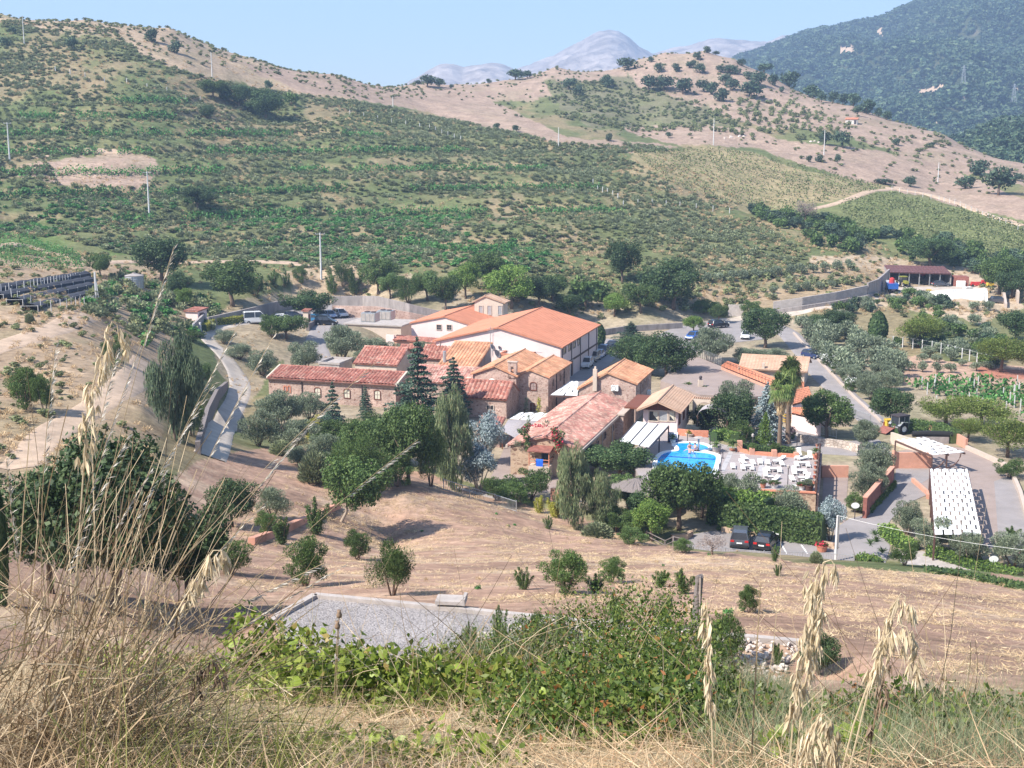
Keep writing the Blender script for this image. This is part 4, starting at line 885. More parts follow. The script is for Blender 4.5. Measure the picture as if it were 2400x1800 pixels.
class House:
 def __init__(s,name,label,K,gy,left,far,apex=None,ridge='y',z0=0.0,cat='house',wall='stone_wall',roof='roof_tan',rib=.36,amp=.07,over=.3,rise=None,rf=.5,side_over=.25,eave_back=None,courses=9,jit=.012,group=None,far_depth=None,width=None,dz_left=None):
  kx,ky=K;P=onz(kx,gy,z0);d=math.hypot(P.x,P.y);ze=CAM_H+float(ray(kx,ky)[2])*d
  s.he=ze-z0;top=Vector((P.x,P.y,ze))
  s.w=width or solve_len(top,-E1,left);s.L=far_depth or solve_len(top,E2,far)
  s.O=P-E1*s.w;s.z0=z0;s.root=thing(name,label,cat,s.O,YAW,group)
  s.dl=dz_left or 0
  if apex is not None and ridge=='y':ax,az=s.front(*apex);rf=ax/s.w;rise=az-s.he
  s.rise=rise;s.rf=rf;s.ridge=ridge;w,L,he=s.w,s.L,s.he
  mb=MB()
  if ridge=='y':
   x1=w*rf;sec=[(0,-.6),(w,-.6),(w,he),(x1,he+rise),(0,he+s.dl)]
   n=5;vs=[(x,0,z)for x,z in sec]+[(x,L,z)for x,z in sec]
   mb.add(vs,[(0,1,2,3,4),(9,8,7,6,5)]+[(i,n+i,n+(i+1)%n,(i+1)%n)for i in range(n)])
   mb.build('wall',M[wall],s.root)
   rb=MB();sl=rise/(w-x1);sr=(rise-s.dl)/x1;lift=.03
   roof_plane(rb,(w+over,-side_over,he-over*sl+lift),(w+over,L+side_over,he-over*sl+lift),(x1,-side_over,he+rise+lift),(x1,L+side_over,he+rise+lift),rib,amp,courses,jit)
   roof_plane(rb,(-over,-side_over,he+s.dl-over*sr+lift),(-over,L+side_over,he+s.dl-over*sr+lift),(x1,-side_over,he+rise+lift),(x1,L+side_over,he+rise+lift),rib,amp,courses,jit)
   s.roof=rb.build('roof',M[roof],s.root)
   cb=MB();cb.tube([(x1,-side_over,he+rise+.08),(x1,L+side_over,he+rise+.08)],.13,8);cb.build('ridge_tiles',M[roof],s.root)
  else:
   y1=L*rf;hb=eave_back if eave_back is not None else he
   sec=[(0,-.6),(L,-.6),(L,hb if rf<1 else he+rise),(y1,he+rise),(0,he)]if rf<1 else[(0,-.6),(L,-.6),(L,he+rise),(0,he)]
   n=len(sec);vs=[(0,y,z)for y,z in sec]+[(w,y,z)for y,z in sec]
   mb.add(vs,[tuple(range(n-1,-1,-1)),tuple(range(n,2*n))]+[(i,(i+1)%n,n+(i+1)%n,n+i)for i in range(n)])
   mb.build('wall',M[wall],s.root)
   rb=MB();sl=rise/y1;lift=.03
   roof_plane(rb,(-side_over,-over,he-over*sl+lift),(w+side_over,-over,he-over*sl+lift),(-side_over,y1,he+rise+lift),(w+side_over,y1,he+rise+lift),rib,amp,courses,jit)
   if rf<1:
    sb=(he+rise-hb)/(L-y1)
    roof_plane(rb,(-side_over,L+over,hb-over*sb+lift),(w+side_over,L+over,hb-over*sb+lift),(-side_over,y1,he+rise+lift),(w+side_over,y1,he+rise+lift),rib,amp,courses,jit)
   s.roof=rb.build('roof',M[roof],s.root)
   cb=MB();cb.tube([(-side_over,y1,he+rise+.08),(w+side_over,y1,he+rise+.08)],.13,8);cb.build('ridge_tiles',M[roof],s.root)
 def _hit(s,px,py,P0,n):
  a,b,t=ray(px,py);d=Vector((float(a),float(b),float(t)));o=Vector((0,0,CAM_H))
  p=o+d*((P0-o).dot(n)/d.dot(n));q=p-s.O;return q.dot(E1),q.dot(E2),q.z
 def front(s,px,py):x,y,z=s._hit(px,py,s.O,E2);return x,z
 def side(s,px,py):x,y,z=s._hit(px,py,s.O+E1*s.w,E1);return y,z
 def frame(s,face,off=0):
  return(Vector((0,-off,0)),Vector((1,0,0)),Vector((0,-1,0)))if face=='front' else(Vector((s.w+off,0,0)),Vector((0,1,0)),Vector((1,0,0)))
 def window(s,face,u,z,w,h,arch=False,frame='stone_sill',pane='glass_dark',kind='window',fw=.12,bars=True,label=None,depth=.10):
  O,U,N=s.frame(face);Z=Vector((0,0,1));c=O+U*u+Z*z
  def outline(w,h):
   if not arch:return[(-w/2,-h/2),(w/2,-h/2),(w/2,h/2),(-w/2,h/2)]
   rr=w*.28;pts=[(-w/2,-h/2),(w/2,-h/2),(w/2,h/2-rr)]+[(w/2*math.cos(a),h/2-rr+rr*math.sin(a))for a in np.linspace(.35,math.pi-.35,6)]+[(-w/2,h/2-rr)];return pts
  o1=outline(w+2*fw,h+2*fw);o0=outline(w,h);n=len(o0);mb=MB()
  P=lambda q,d:tuple(c+U*q[0]+Z*q[1]+N*d)
  vs=[P(q,depth)for q in o1]+[P(q,depth)for q in o0]+[P(q,-.02)for q in o1]+[P(q,.015)for q in o0]
  mb.add(vs,[(i,(i+1)%n,n+(i+1)%n,n+i)for i in range(n)]+[(2*n+i,2*n+(i+1)%n,(i+1)%n,i)for i in range(n)]+[(n+i,n+(i+1)%n,3*n+(i+1)%n,3*n+i)for i in range(n)])
  wnd=mb.build(kind,M[frame],s.root)
  pb=MB();pb.add([P(q,.02)for q in o0],[tuple(range(n))]);pb.build('pane' if kind=='window' else 'panel',M[pane],wnd)
  if bars and w>.5:
   gb=MB();gb.obox(c+N*.035,U*.03,Z*(h*.46),N*.012);gb.obox(c+N*.035,U*(w*.48),Z*.025,N*.012);gb.build('bars',M['shutter'],wnd)
  if label:wnd['label']=label
  return wnd
 def wpx(s,face,px,py,wp,hp,**kw):
  "window given by its centre and size in photograph pixels"
  f=s.front if face=='front' else s.side
  u,z=f(px,py);u0=f(px-wp/2,py)[0];u1=f(px+wp/2,py)[0];z0=f(px,py+hp/2)[1];z1=f(px,py-hp/2)[1]
  return s.window(face,u,z,abs(u1-u0),abs(z1-z0),**kw)
 def pipe(s,face,u,z0,z1,m='steel_dark'):
  O,U,N=s.frame(face,.08);mb=MB();mb.tube([O+U*u+Vector((0,0,z0)),O+U*u+Vector((0,0,z1))],.07,6);return mb.build('downpipe',M[m],s.root)
 def part(s,name,m,x0,x1,y0,y1,z0,z1):
  mb=MB();mb.box(x0,x1,y0,y1,z0,z1);return mb.build(name,M[m],s.root)
# long stone house with the balcony, nearest
b1=House('stone_house','long stone farmhouse with old mottled tile roof and balcony gable, nearest the camera',(1354,1051),1124,1196.5,1470,(1281,1022),wall='stone_wall_bold',roof='roof_old',amp=.075,rib=.34,jit=.03,courses=22,cat='farmhouse')
w,L,he=b1.w,b1.L,b1.he
b1.part('eave_coping','stone_sill',w+.3,w+.55,-.2,L+.2,he-.42,he-.1);b1.part('eave_coping','stone_sill',-.55,-.3,-.2,L+.2,he-.45,he-.12)
for px,py in((1385,1068),(1400,1041),(1417,1020),(1436,1002)):b1.wpx('side',px,py,5,17,arch=True,frame='stone_wall',bars=False)
b1.part('buttress_wall','stone_wall',w,w+1.1,L*.72,L-.6,-.6,he-.1)
b1.part('buttress_coping','stone_sill',w+.3,w+1.25,L*.72-.15,L-.4,he-.1,he+.12)
u,z=b1.side(1382,1045)
for f in(.18,.45,.66):b1.pipe('side',L*f,.2,he-.3,'steel_grey')
u,z=b1.front(1271,1093);uw=b1.front(1247,1093)[0];u2=b1.front(1295,1093)[0]
bal_w=u2-uw;zb=b1.front(1271,1086)[1];zt=b1.front(1271,1053)[1];cx=(uw+u2)/2
b1.part('balcony_base','plaster_cream',uw,u2,-1.5,0,-.6,zb)
b1.part('balcony_door','glass_dark',cx-.1,cx+.75,-.03,.02,zb,zt-.35)
mb=MB()
for x in(uw+.05,u2-.05):
 mb.box(x-.05,x+.05,-1.45,-1.35,zb,zt)
mb.box(uw,u2,-1.44,-1.36,zb+.72,zb+.8);mb.box(uw,u2,-1.43,-1.37,zb+.36,zb+.42);mb.box(uw,uw+.06,-1.4,0,zb+.72,zb+.8);mb.box(u2-.06,u2,-1.4,0,zb+.72,zb+.8)
mb.build('balcony_railing',M['terracotta'],b1.root)
mb=MB();mb.slab([(uw-.15,-1.6,zt),(u2+.15,-1.6,zt),(u2+.15,0,zt+.35),(uw-.15,0,zt+.35)],(0,0,.12));mb.build('balcony_canopy',M['rust'],b1.root)
# towel over the railing
mb=MB();n=9;tp=Matrix.Translation(b1.O)@Matrix.Rotation(YAW,4,'Z')
x0,x1=cx-.35,cx+.5
vs=[(x0+(x1-x0)*(i/n)*(1-.12*j/5)+.05*j/5,-1.46-.03*math.sin(i*1.9+j),zb+.84-.28*j)for j in range(6)for i in range(n+1)]+[(x0+(x1-x0)*i/n,-1.33+.02*math.sin(i),zb+.84-.2*j)for j in range(3)for i in range(n+1)]
mb.add(vs,[(j*(n+1)+i,j*(n+1)+i+1,(j+1)*(n+1)+i+1,(j+1)*(n+1)+i)for j in range(5)for i in range(n)]+[((6+j)*(n+1)+i,(6+j)*(n+1)+i+1,(7+j)*(n+1)+i+1,(7+j)*(n+1)+i)for j in range(2)for i in range(n)]+[(i,i+1,6*(n+1)+i+1,6*(n+1)+i)for i in range(n)])
mb.v=[tuple(tp@Vector(v))for v in mb.v]
tw=mb.build('beach_towel',M['blue_towel'],smooth=True);tag(tw,'bright blue towel hung over the balcony railing','towel')
# twin stone gables with the round window and the door
ga=House('stone_house','stone gable with round white-framed window beside the little bell wall',(1209.7,880),966,1108.5,1262,(1160,857),roof='roof_tan',amp=.06,far_depth=15,cat='farmhouse',courses=12,jit=.02)
gb=House('stone_house','stone gable house with arched brown door and climbing plants, facing the courtyard',(1284.5,882.6),966,1209.7,1336,(1243.5,866),roof='roof_tan',amp=.06,cat='farmhouse',courses=12,jit=.02)
gb.wpx('front',1250,905,13,17,arch=True,frame='door_wood',pane='shutter',fw=.1);gb.wpx('front',1249,954,14,22,arch=True,frame='stone_sill',pane='door_wood',kind='door',label='arched dark brown door')
for px in(1296,1313,1321):gb.wpx('side',px,897-(px-1296)*.75,3,18,arch=True,frame='stone_wall',bars=False)
for f in(.35,.7):gb.pipe('side',gb.L*f,.2,gb.he-.3)
gb.pipe('front',.15,.5,gb.he-.2);ga.pipe('front',.1,2,ga.he-.2)
u,z=ga.front(1153,897);mb=MB();cc=Vector((u,0,z))
ring=lambda r,y:[(u+r*math.cos(a),y,z+r*math.sin(a))for a in np.linspace(0,2*math.pi,20,endpoint=False)]
mb.add(ring(.62,-.1)+ring(.4,-.1)+ring(.62,.02)+ring(.4,-.01),[(i,(i+1)%20,20+(i+1)%20,20+i)for i in range(20)]+[(40+i,40+(i+1)%20,(i+1)%20,i)for i in range(20)]+[(20+i,20+(i+1)%20,60+(i+1)%20,60+i)for i in range(20)])
rw=mb.build('round_window',M['white_paint'],ga.root);mb=MB();mb.add(ring(.4,-.015),[tuple(range(20))]);mb.build('pane',M['glass_dark'],rw)
mb=MB()
for k in range(6):a=k*math.pi/3;mb.obox((u+.2*math.cos(a),-.03,z+.2*math.sin(a)),(.06,0,0),(0,.01,0),(0,0,.06))
mb.build('tracery',M['white_paint'],rw)['kind']='stuff'
# bell wall
u,z=ga.front(1201,872);u0=ga.front(1191,872)[0];u1=ga.front(1211,872)[0];zt=ga.front(1200,849)[1]
b=thing('bell_wall','small stone bell wall with an arched opening on the roof edge','bell wall',ga.O+E1*u0+Vector((0,0,ga.he-.4)),YAW)
ww=u1-u0;hh=zt-ga.he+.4;mb=MB();mb.box(0,ww*.33,-.12,.35,0,hh*.75);mb.box(ww*.67,ww,-.12,.35,0,hh*.75);mb.box(0,ww,-.12,.35,hh*.75,hh);mb.box(0,ww,-.12,.35,0,hh*.25);mb.build('masonry',M['stone_wall'],b)
mb=MB();mb.box(-.1,ww+.1,-.22,.45,hh,hh+.12);mb.build('cap',M['stone_sill'],b)
mb=MB();mb.lathe([(.02,.0),(.16,-.35),(.1,-.15),(.03,0)],8,(ww/2,.1,hh*.72));mb.build('bell',M['steel_dark'],b)
# small red-roofed house left of the courtyard
b3=House('stone_house','small stone house with red ribbed roof and twin slit windows, left of the courtyard',(1187,934.5),982,1062,1217,ridge='x',rise=1.75,wall='stone_wall',roof='roof_red',amp=.17,rib=.55,cat='farmhouse',side_over=.12)
for px in(1143.4,1154):b3.wpx('front',px,955,5,10,arch=True,frame='stone_sill',bars=False)
lean=thing('tiled_lean_to','low red-tiled lean-to roof below the small stone house','lean-to roof',onz(1150,1012,0));rb=MB()
roof_plane(rb,ond(1118,1003,157),ond(1171,1006,157),ond(1128,974,163),ond(1186,978,163),.4,.08,8);wb(rb,'roof',M['roof_red'],lean)
mb=MB();p,q=ond(1118,1004,157),ond(1171,1007,157);mb.slab([p-Vector((0,0,.2)),q-Vector((0,0,.2)),Vector((q.x,q.y,-.1)),Vector((p.x,p.y,-.1))],E2*.3);wb(mb,'wall',M['stone_wall'],lean)
# two-storey stone house on the right of the courtyard
b4=House('stone_house','tall two-storey stone house with orange tile roof and wall-mounted air conditioners',(1489,898),990,1357,1527,(1424,873),roof='roof_tan',amp=.06,cat='farmhouse',dz_left=-1.1,courses=12,jit=.015)
for px,dy in((1503,0),(1510,-6),(1517,-13)):
 b4.wpx('side',px,909+dy,3,20,arch=True,frame='stone_wall',pane='shutter',bars=False);b4.wpx('side',px,950+dy,3,16,arch=True,frame='stone_wall',bars=False)
u,z=b4.front(1396,890);zt=b4.front(1396,864)[1];zb=b4.front(1396,915)[1]
mb=MB();mb.box(u-.28,u+.28,-.55,-.02,zb,zt);mb.box(u-.12,u+.12,-.4,-.15,zt,zt+.35);mb.build('chimney',M['plaster_cream'],b4.root)
def aircon(h,face,px,py,lab):
 u,z=(h.front if face=='front' else h.side)(px,py);O,U,N=h.frame(face);p=Matrix.Translation(h.O)@Matrix.Rotation(YAW,4,'Z')
 t=thing('air_conditioner',lab,'air conditioner',p@(O+U*u+Vector((0,0,z-.35))+N*.05),YAW+(0 if face=='front' else math.pi/2))
 mb=MB();mb.box(-.5,.5,-.4,0,0,.75);mb.build('casing',M['white_paint'],t)
 mb=MB();mb.lathe([(0,-.01),(.27,-.01),(.27,.02),(.31,.02),(.31,-.02)],14);o=mb.build('fan_grille',M['steel_dark'],t);o.location=(-.12,-.405,.38);o.rotation_euler=(math.pi/2,0,0)
 mb=MB();mb.box(-.34,.34,0,.06,-.08,-.02);mb.box(-.4,-.34,-.4,.06,-.1,0);mb.box(.34,.4,-.4,.06,-.1,0);mb.build('bracket',M['steel_grey'],t)
aircon(b4,'front',1442,909,'white air conditioner on the sunlit stone gable');aircon(b4,'side',1517,921,'white air conditioner high on the shaded side wall of the tall stone house');aircon(b4,'side',1502,940,'white air conditioner low on the shaded side wall of the tall stone house')
# big winery shed
b5=House('winery_shed','huge pale pink winery shed with wide orange metal roof',(1313,811.5),900,1021.7,1401,(1168.8,767),wall='plaster_pink',roof='roof_orange',rib=.55,amp=.035,jit=.004,courses=26,over=.5,side_over=.35,cat='shed')
for i,f in enumerate(np.linspace(.04,.96,5)):b5.pipe('side',b5.L*f,-.4,b5.he-.5)
b5.part('string_course','steel_brown',b5.w,b5.w+.08,0,b5.L,b5.he*.42,b5.he*.47)
for f in(.10,.22,.34,.46):b5.window('side',b5.L*f,b5.he-1.1,1.4,.9,frame='concrete',bars=False)
for f in(.14,.28):b5.window('side',b5.L*f,1.3,1.5,2.6,frame='plaster_white',pane='door_wood',kind='door',bars=False)
b5.pipe('front',.7,0,b5.he-.2,'plaster_cream');u,z=b5.front(1112,826)
b5.wpx('front',1112,827,13,10,frame='plaster_cream',pane='steel_brown',bars=False)
mb=MB();p=[b5.front(1030+i*30,812+(3 if i%2 else 5)+i*1.0)for i in range(9)];mb.tube([(x,-.05,z)for x,z in p],.03,5);mb.build('cable',M['steel_grey'],b5.root)
# second pink shed behind on the left
b6=House('winery_shed','pink shed with two square windows in its gable, behind the huge winery shed',(1108,762),823,964,1160,(1042,741.6),wall='plaster_pink',roof='roof_orange',rib=.55,amp=.035,jit=.004,courses=20,cat='shed',far_depth=17)
b6.wpx('front',1029,767,10,11,frame='stone_sill');b6.wpx('front',1053,767.4,10,11,frame='stone_sill')
# small pink gabled house
b7=House('pink_house','small pink gabled house with orange roof beside the roof-top cooling units',(918,774),803,838,966.4,(879.6,763),wall='plaster_pink',roof='roof_orange',rib=.5,amp=.04,jit=.004,cat='house')
for px in(866,890.5):b7.wpx('front',px,791,9,9,frame='stone_sill')
b7.wpx('side',945,776,3,8,frame='stone_sill',bars=False);b7.wpx('side',933,783,3,8,frame='stone_sill',bars=False)
# pink forecourt wall with tile cap and arch
t=thing('forecourt_wall','long salmon wall with red tile capping in front of the pink sheds','wall',onz(980,825,0));p,q=onz(922,822,0),onz(1042,832,0)
mb=MB();hgt=2.1;mb.slab([p,q,q+Vector((0,0,hgt)),p+Vector((0,0,hgt))],E2*.35);wb(mb,'wall',M['plaster_salmon'],t)
rb=MB();up=Vector((0,0,hgt));roof_plane(rb,p+up-E2*.3,q+up-E2*.3,p+up+E2*1.7+Vector((0,0,.6)),q+up+E2*1.7+Vector((0,0,.6)),.35,.07,4);wb(rb,'tile_capping',M['roof_red'],t)
mb=MB();o=onz(919,822,0);mb.slab([o-E1*1.2,o+E1*.4,o+E1*.4+Vector((0,0,2.9)),o-E1*1.2+Vector((0,0,2.9))],E2*.5);wb(mb,'gate_pier',M['plaster_pink'],t)
# roof-top cooling units and the low flat roof
flat=thing('flat_roofed_annex','low annex with pale flat roof carrying the cooling units','annex',onz(860,800,0),YAW)
mb=MB();mb.box(-4,7.5,-1,7,0,3.3);mb.build('wall',M['plaster_cream'],flat);mb=MB();mb.box(-4.3,7.8,-1.3,7.3,3.3,3.55);mb.build('roof',M['concrete_pale'],flat)
for i,(px,lab)in enumerate(((866,'grey box-shaped cooling unit, the nearer one on the flat roof'),(903,'grey box-shaped cooling unit, the farther one on the flat roof'))):
 p=ond(px,754-i*5,229+i*5);t=thing('cooling_unit',lab,'cooling unit',p,YAW)
 mb=MB();mb.box(-1.35,1.35,-.7,1.6,0,1.65);mb.build('casing',M['steel_grey'],t)
 for k in range(3):mb=MB();mb.box(-1.25+k*.86,-.5+k*.86,-.74,-.7,.15,1.5);mb.build('panel',M['concrete_pale'],t)
 for k in range(2):mb=MB();mb.lathe([(0,.12),(.42,.12),(.5,.14),(.5,0)],12,(-.6+1.2*k,.45,1.65));mb.build('fan',M['steel_dark'],t)
# beige hut
b9=House('beige_hut','little beige hut with tan roof and grey doors at the foot of the hillside',(1179,708),742,1112,1190,(1137,693),z0=float(T(*[np.array([v])for v in onz(1150,742,2.5)[:2]])[0]),wall='plaster_cream',roof='roof_beige',rib=.4,amp=.05,cat='hut',over=.5)
for px in(1127,1147,1172):b9.wpx('front',px,727,8,20,frame='stone_sill',pane='steel_grey',kind='door',bars=False)
# long stone building in front on the left
b10=House('stone_house','long low stone wing with bright red ribbed roof and three arched windows',(928,900.7),957,629,948,ridge='x',rise=1.0,rf=.8,wall='stone_wall',roof='roof_red',rib=.55,amp=.17,cat='farmhouse',far_depth=5.2,courses=10,side_over=.05)
for px,py in((744.6,919),(813.4,922),(884.5,925)):b10.wpx('front',px,py,13,20,arch=True,frame='door_wood',pane='curtain',fw=.10)
for px in(668.7,678):b10.wpx('front',px,912,4.5,13,arch=True,frame='terracotta',pane='shutter',bars=False)
for px in(708.5,849):b10.pipe('front',b10.front(px,920)[0],.1,b10.he-.15)
mb=MB();mb.box(-.2,b10.w+.2,-.42,-.28,b10.he-.32,b10.he-.18);mb.build('gutter',M['steel_brown'],b10.root)
for x in(-.28,b10.w+.02):
 mb=MB();mb.slab([(x,-.2,b10.he+.05),(x,b10.L*.8,b10.he+1.25),(x,b10.L+.2,b10.he+.8),(x,b10.L+.2,b10.he-.2),(x,-.2,b10.he-.35)],(.28,0,0));mb.build('gable_coping',M['plaster_cream'],b10.root)
# jumble of roofs between the long wing and the winery shed
def block(name,label,px0,px1,gy,h,depth,wall,roof=None,rise=1.2,cat='building',**kw):
 "a house by its front-left and front-right pixels at ground line gy"
 p=onz(px1,gy,0);d=math.hypot(p.x,p.y);top=Vector((p.x,p.y,h));_,ky=project(*top)
 return House(name,label,(px1,float(ky)),gy,px0,0,ridge='x',rise=rise,far_depth=depth,wall=wall,roof=roof,cat=cat,**kw)
def flatblock(name,label,px0,px1,gy,h,depth,wall,cat='building',top='concrete_pale'):
 p=onz(px1,gy,0);w=solve_len(Vector((p.x,p.y,h)),-E1,px0);t=thing(name,label,cat,p-E1*w,YAW);mb=MB();mb.box(0,w,0,depth,-.3,h);mb.build('wall',M[wall],t)
 mb=MB();mb.box(-.12,w+.12,-.12,.12,h,h+.35);mb.box(-.12,w+.12,depth-.12,depth+.12,h,h+.35);mb.box(-.12,.12,.12,depth-.12,h,h+.35);mb.box(w-.12,w+.12,.12,depth-.12,h,h+.35);mb.build('parapet',M[top],t);return t,w
flatblock('flat_roofed_annex','grey flat-roofed annex with a parapet behind the long red-roofed wing',748,796,905,3.4,5,'concrete_pale','annex')
block('tiled_house','hipped red-roofed house rising behind the long stone wing',832,930,908,3.6,9,'plaster_cream','roof_red',1.9,'house',rib=.52,amp=.14)
block('tiled_house','narrow white house with a small red roof behind the hipped red-roofed house',930,968,890,3.9,5,'plaster_white','roof_red',1.3,'house',rib=.52,amp=.14)
block('tiled_house','long low red-roofed range below the huge winery shed wall',985,1085,895,3.6,6,'stone_wall','roof_red',1.6,'house',rib=.52,amp=.14)
mono=block('tiled_house','stone house with a steep orange mono-pitch roof and dark end wall',1020,1106,935,4.0,9.5,'concrete','roof_tan',3.0,'house',rf=1.0,rib=.52,amp=.14)
mb=MB();mb.tube([(mono.w*.1,2.6,4.6),(mono.w*.1,2.6,6.6)],.28,8);mb.build('chimney',M['steel_grey'],mono.root)
block('tiled_house','low house with faded red roof squeezed between the cedar trees and the round window gable',960,1108,962,3.9,8.5,'stone_wall','roof_old',1.5,'house',rib=.4,amp=.07)
wt,ww=flatblock('white_annex','plain white annex with one small window below the winery shed',1172,1240,905,4.7,4.5,'plaster_white','annex','terracotta')
mb=MB();mb.box(ww*.76,ww*.92,-.08,.02,2.9,4.1);wn_=mb.build('window',M['white_paint'],wt);mb=MB();mb.box(ww*.79,ww*.89,-.1,-.085,3.0,4.0);mb.build('pane',M['glass_dark'],wn_)
# masts and dishes on the roofs
for px,y0,y1,lab in((1149.5,838,765,'tall thin aerial mast, the left one of the pair by the satellite dishes'),(1155.5,838,770,'slightly shorter aerial mast, the right one of the pair by the satellite dishes')):
 p=ond(px,y0,186);q=ond(px,y1,186);t=thing('aerial_mast',lab,'mast',p);mb=MB();mb.tube([p,Vector((p.x,p.y,q.z))],.05,6);wb(mb,'pole',M['steel_grey'],t)
 mb=MB();h=q.z-p.z
 for k in range(4):mb.bar(Vector((p.x-.5+.08*k,p.y,q.z-.3-.25*k)),Vector((p.x+.5-.08*k,p.y,q.z-.3-.25*k)),.025)
 wb(mb,'crossbars',M['steel_grey'],t)
for px,py,r,lab in((1154,815,.55,'grey satellite dish at the foot of the aerial masts, tilted to the sky'),(1171,817,.42,'small satellite dish on the edge of the white annex'),(1165,831,.75,'big dark satellite dish seen nearly edge-on beside the white annex')):
 p=ond(px,py,185);t=thing('satellite_dish',lab,'satellite dish',p-Vector((0,0,1.2)));mb=MB();mb.tube([p-Vector((0,0,1.2)),p],.04,6);wb(mb,'post',M['steel_grey'],t)
 mb=MB();mb.lathe([(0,0),(r*.5,.05*r),(r,.22*r),(r*.97,.25*r),(r*.5,.09*r),(0,.04*r)],16);o=mb.build('dish',M['concrete'],t,True);o.location=(0,0,1.2);o.rotation_euler=(math.radians(55),0,math.radians(60))
 mb=MB();mb.bar((0,0,1.2),(.35*r+.2,-.3,1.5),.03);mb.build('arm',M['steel_dark'],t)
# pergolas over the courtyard
def panel_shade(name,label,cat,quad,rows,cols,parent_loc=None,gap=.06,lift=.0,m='white_panel',bond=True):
 "white panels laid in running bond over the four corners (world points: near-left, near-right, far-right, far-left)"
 A,B,D,E=quad;t=thing(name,label,cat,parent_loc or((A+B+D+E)/4-Vector((0,0,(A.z+B.z)/2))))
 P=lambda u,v:A.lerp(B,u).lerp(E.lerp(D,u),v);nrm=(B-A).cross(E-A).normalized();cache={}
 lu=(B-A).length;lv=(E-A).length
 for r in range(rows):
  off=.5 if(bond and r%2)else 0.0;v0,v1=r/rows,(r+1)/rows;gv=gap/lv;gu=gap/lu
  for c in range(cols+(1 if off else 0)):
   u0=max(0,(c-off)/cols);u1=min(1,(c+1-off)/cols)
   if u1-u0<.02:continue
   a0,a1=u0+gu*.5,u1-gu*.5;w=a1-a0;nt=.25*w;slit=gv*1.5
# sides butt leaving a joint; the top corners are notched, so that a short slit shows over each joint
   uv=[(a0,v0+gv*.02),(a1,v0+gv*.02),(a1,v1-slit),(a1-nt,v1-slit),(a1-nt,v1-gv*.02),(a0+nt,v1-gv*.02),(a0+nt,v1-slit),(a0,v1-slit)]
   mb=MB();ctr=P((a0+a1)/2,(v0+v1)/2);mb.slab([P(*q)-ctr for q in uv],nrm*-.05)
   o=mb.build('panel',M[m],t);o.location=ctr-t.location
 return t
def posts(t,pts,top,m='steel_brown',w=.14):
 for p,zt in zip(pts,top):
  mb=MB();mb.box(p[0]-w/2,p[0]+w/2,p[1]-w/2,p[1]+w/2,p[2],zt);wb(mb,'post',M[m],t)
P2=lambda px,py,z:onz(px,py,z)
z=2.9
t=panel_shade('shade_canopy','white panel canopy over the courtyard between the stone houses','canopy',(P2(1193,981,z),P2(1268,986,z),P2(1293,967,z),P2(1219,966,z)),2,3,gap=.2)
posts(t,[(*P2(1198,983,z)[:2],0),(*P2(1264,986,z)[:2],0)],[z-.06]*2)
z=3.3
t=panel_shade('shade_canopy','white panel canopy beside the door of the gabled stone house','canopy',(P2(1289,925,z),P2(1355,927,z),P2(1356,893,z),P2(1336,893,z)),5,2,gap=.2)
posts(t,[(*P2(1291,925,z)[:2],0),(*P2(1350,927,z)[:2],0)],[z-.06]*2);q=P2(1289,926,z);q2=P2(1355,928,z);mb=MB();mb.bar(q-Vector((0,0,.15)),q2-Vector((0,0,.15)),.15,.2);wb(mb,'beam',M['steel_brown'],t)
t=thing('slatted_pergola','weathered grey slatted pergola roof leaning between the two stone houses','pergola',P2(1215,1040,0));A,B,D,E=P2(1177,1009,2.4),P2(1213,1028,2.4),P2(1269,987,2.85),P2(1191,984,2.85)
for k in range(22):
 f=k/21;p=A.lerp(E,f);q=B.lerp(D,f);mb=MB();mb.bar(p,q,.17,.04);wb(mb,'slat',M['slat_grey'],t)
for f in(.05,.5,.95):mb=MB();mb.bar(A.lerp(B,f)-Vector((0,0,.12)),E.lerp(D,f)-Vector((0,0,.12)),.1,.16);wb(mb,'beam',M['wood_dark'],t)
posts(t,[(*A[:2],0),(*B[:2],0)],[2.25]*2,'wood_dark')
# ------------------------------------------------------------------ pool terrace
TZ=2.0
ter_px=[(1500,1120),(1470,1060),(1560,1008),(1660,1018),(1690,1040),(1740,1052),(1880,1068),(1922,1062),(1915,1153),(1788,1147),(1700,1150),(1600,1150)]
mb=MB();mb.prism([onz(a,b,TZ)[:2]for a,b in ter_px],-.2,TZ);tag(mb.build('pool_terrace',M['terrace_floor']),kind='structure')
mb=MB()
for a,b in(((1714,1058),(1692,1105)),((1792,1069),(1775,1128)),((1700,1064),(1920,1072)),((1700,1083),(1918,1094)),((1690,1102),(1917,1112)),((1690,1118),(1916,1132))):
 p,q=onz(*a,TZ+.006),onz(*b,TZ+.006);wdt=.55 if abs(a[0]-b[0])<60 else .12;mb.bar(p,q,wdt,.012)
tag(mb.build('paving_joints',M['terrace_joint']),kind='structure')
tw_=thing('terrace_wall','pale stone retaining wall with a terracotta coping under the sunbed terrace','wall',onz(1850,1195,0))
p,q=onz(1782,1149,TZ),onz(1912,1155,TZ);pn=lambda a,z:Vector((a.x,a.y,z))
mb=MB();mb.slab([pn(p,-.3),pn(q,-.3),pn(q,TZ),pn(p,TZ)],(q-p).cross(Vector((0,0,1))).normalized()*.35);wb(mb,'masonry',M['stone_wall_bold'],tw_)
mb=MB();nn=(q-p).cross(Vector((0,0,1))).normalized();mb.bar(pn(p,TZ+.06)+nn*.15,pn(q,TZ+.06)+nn*.15,.55,.12);wb(mb,'coping',M['terracotta'],tw_)
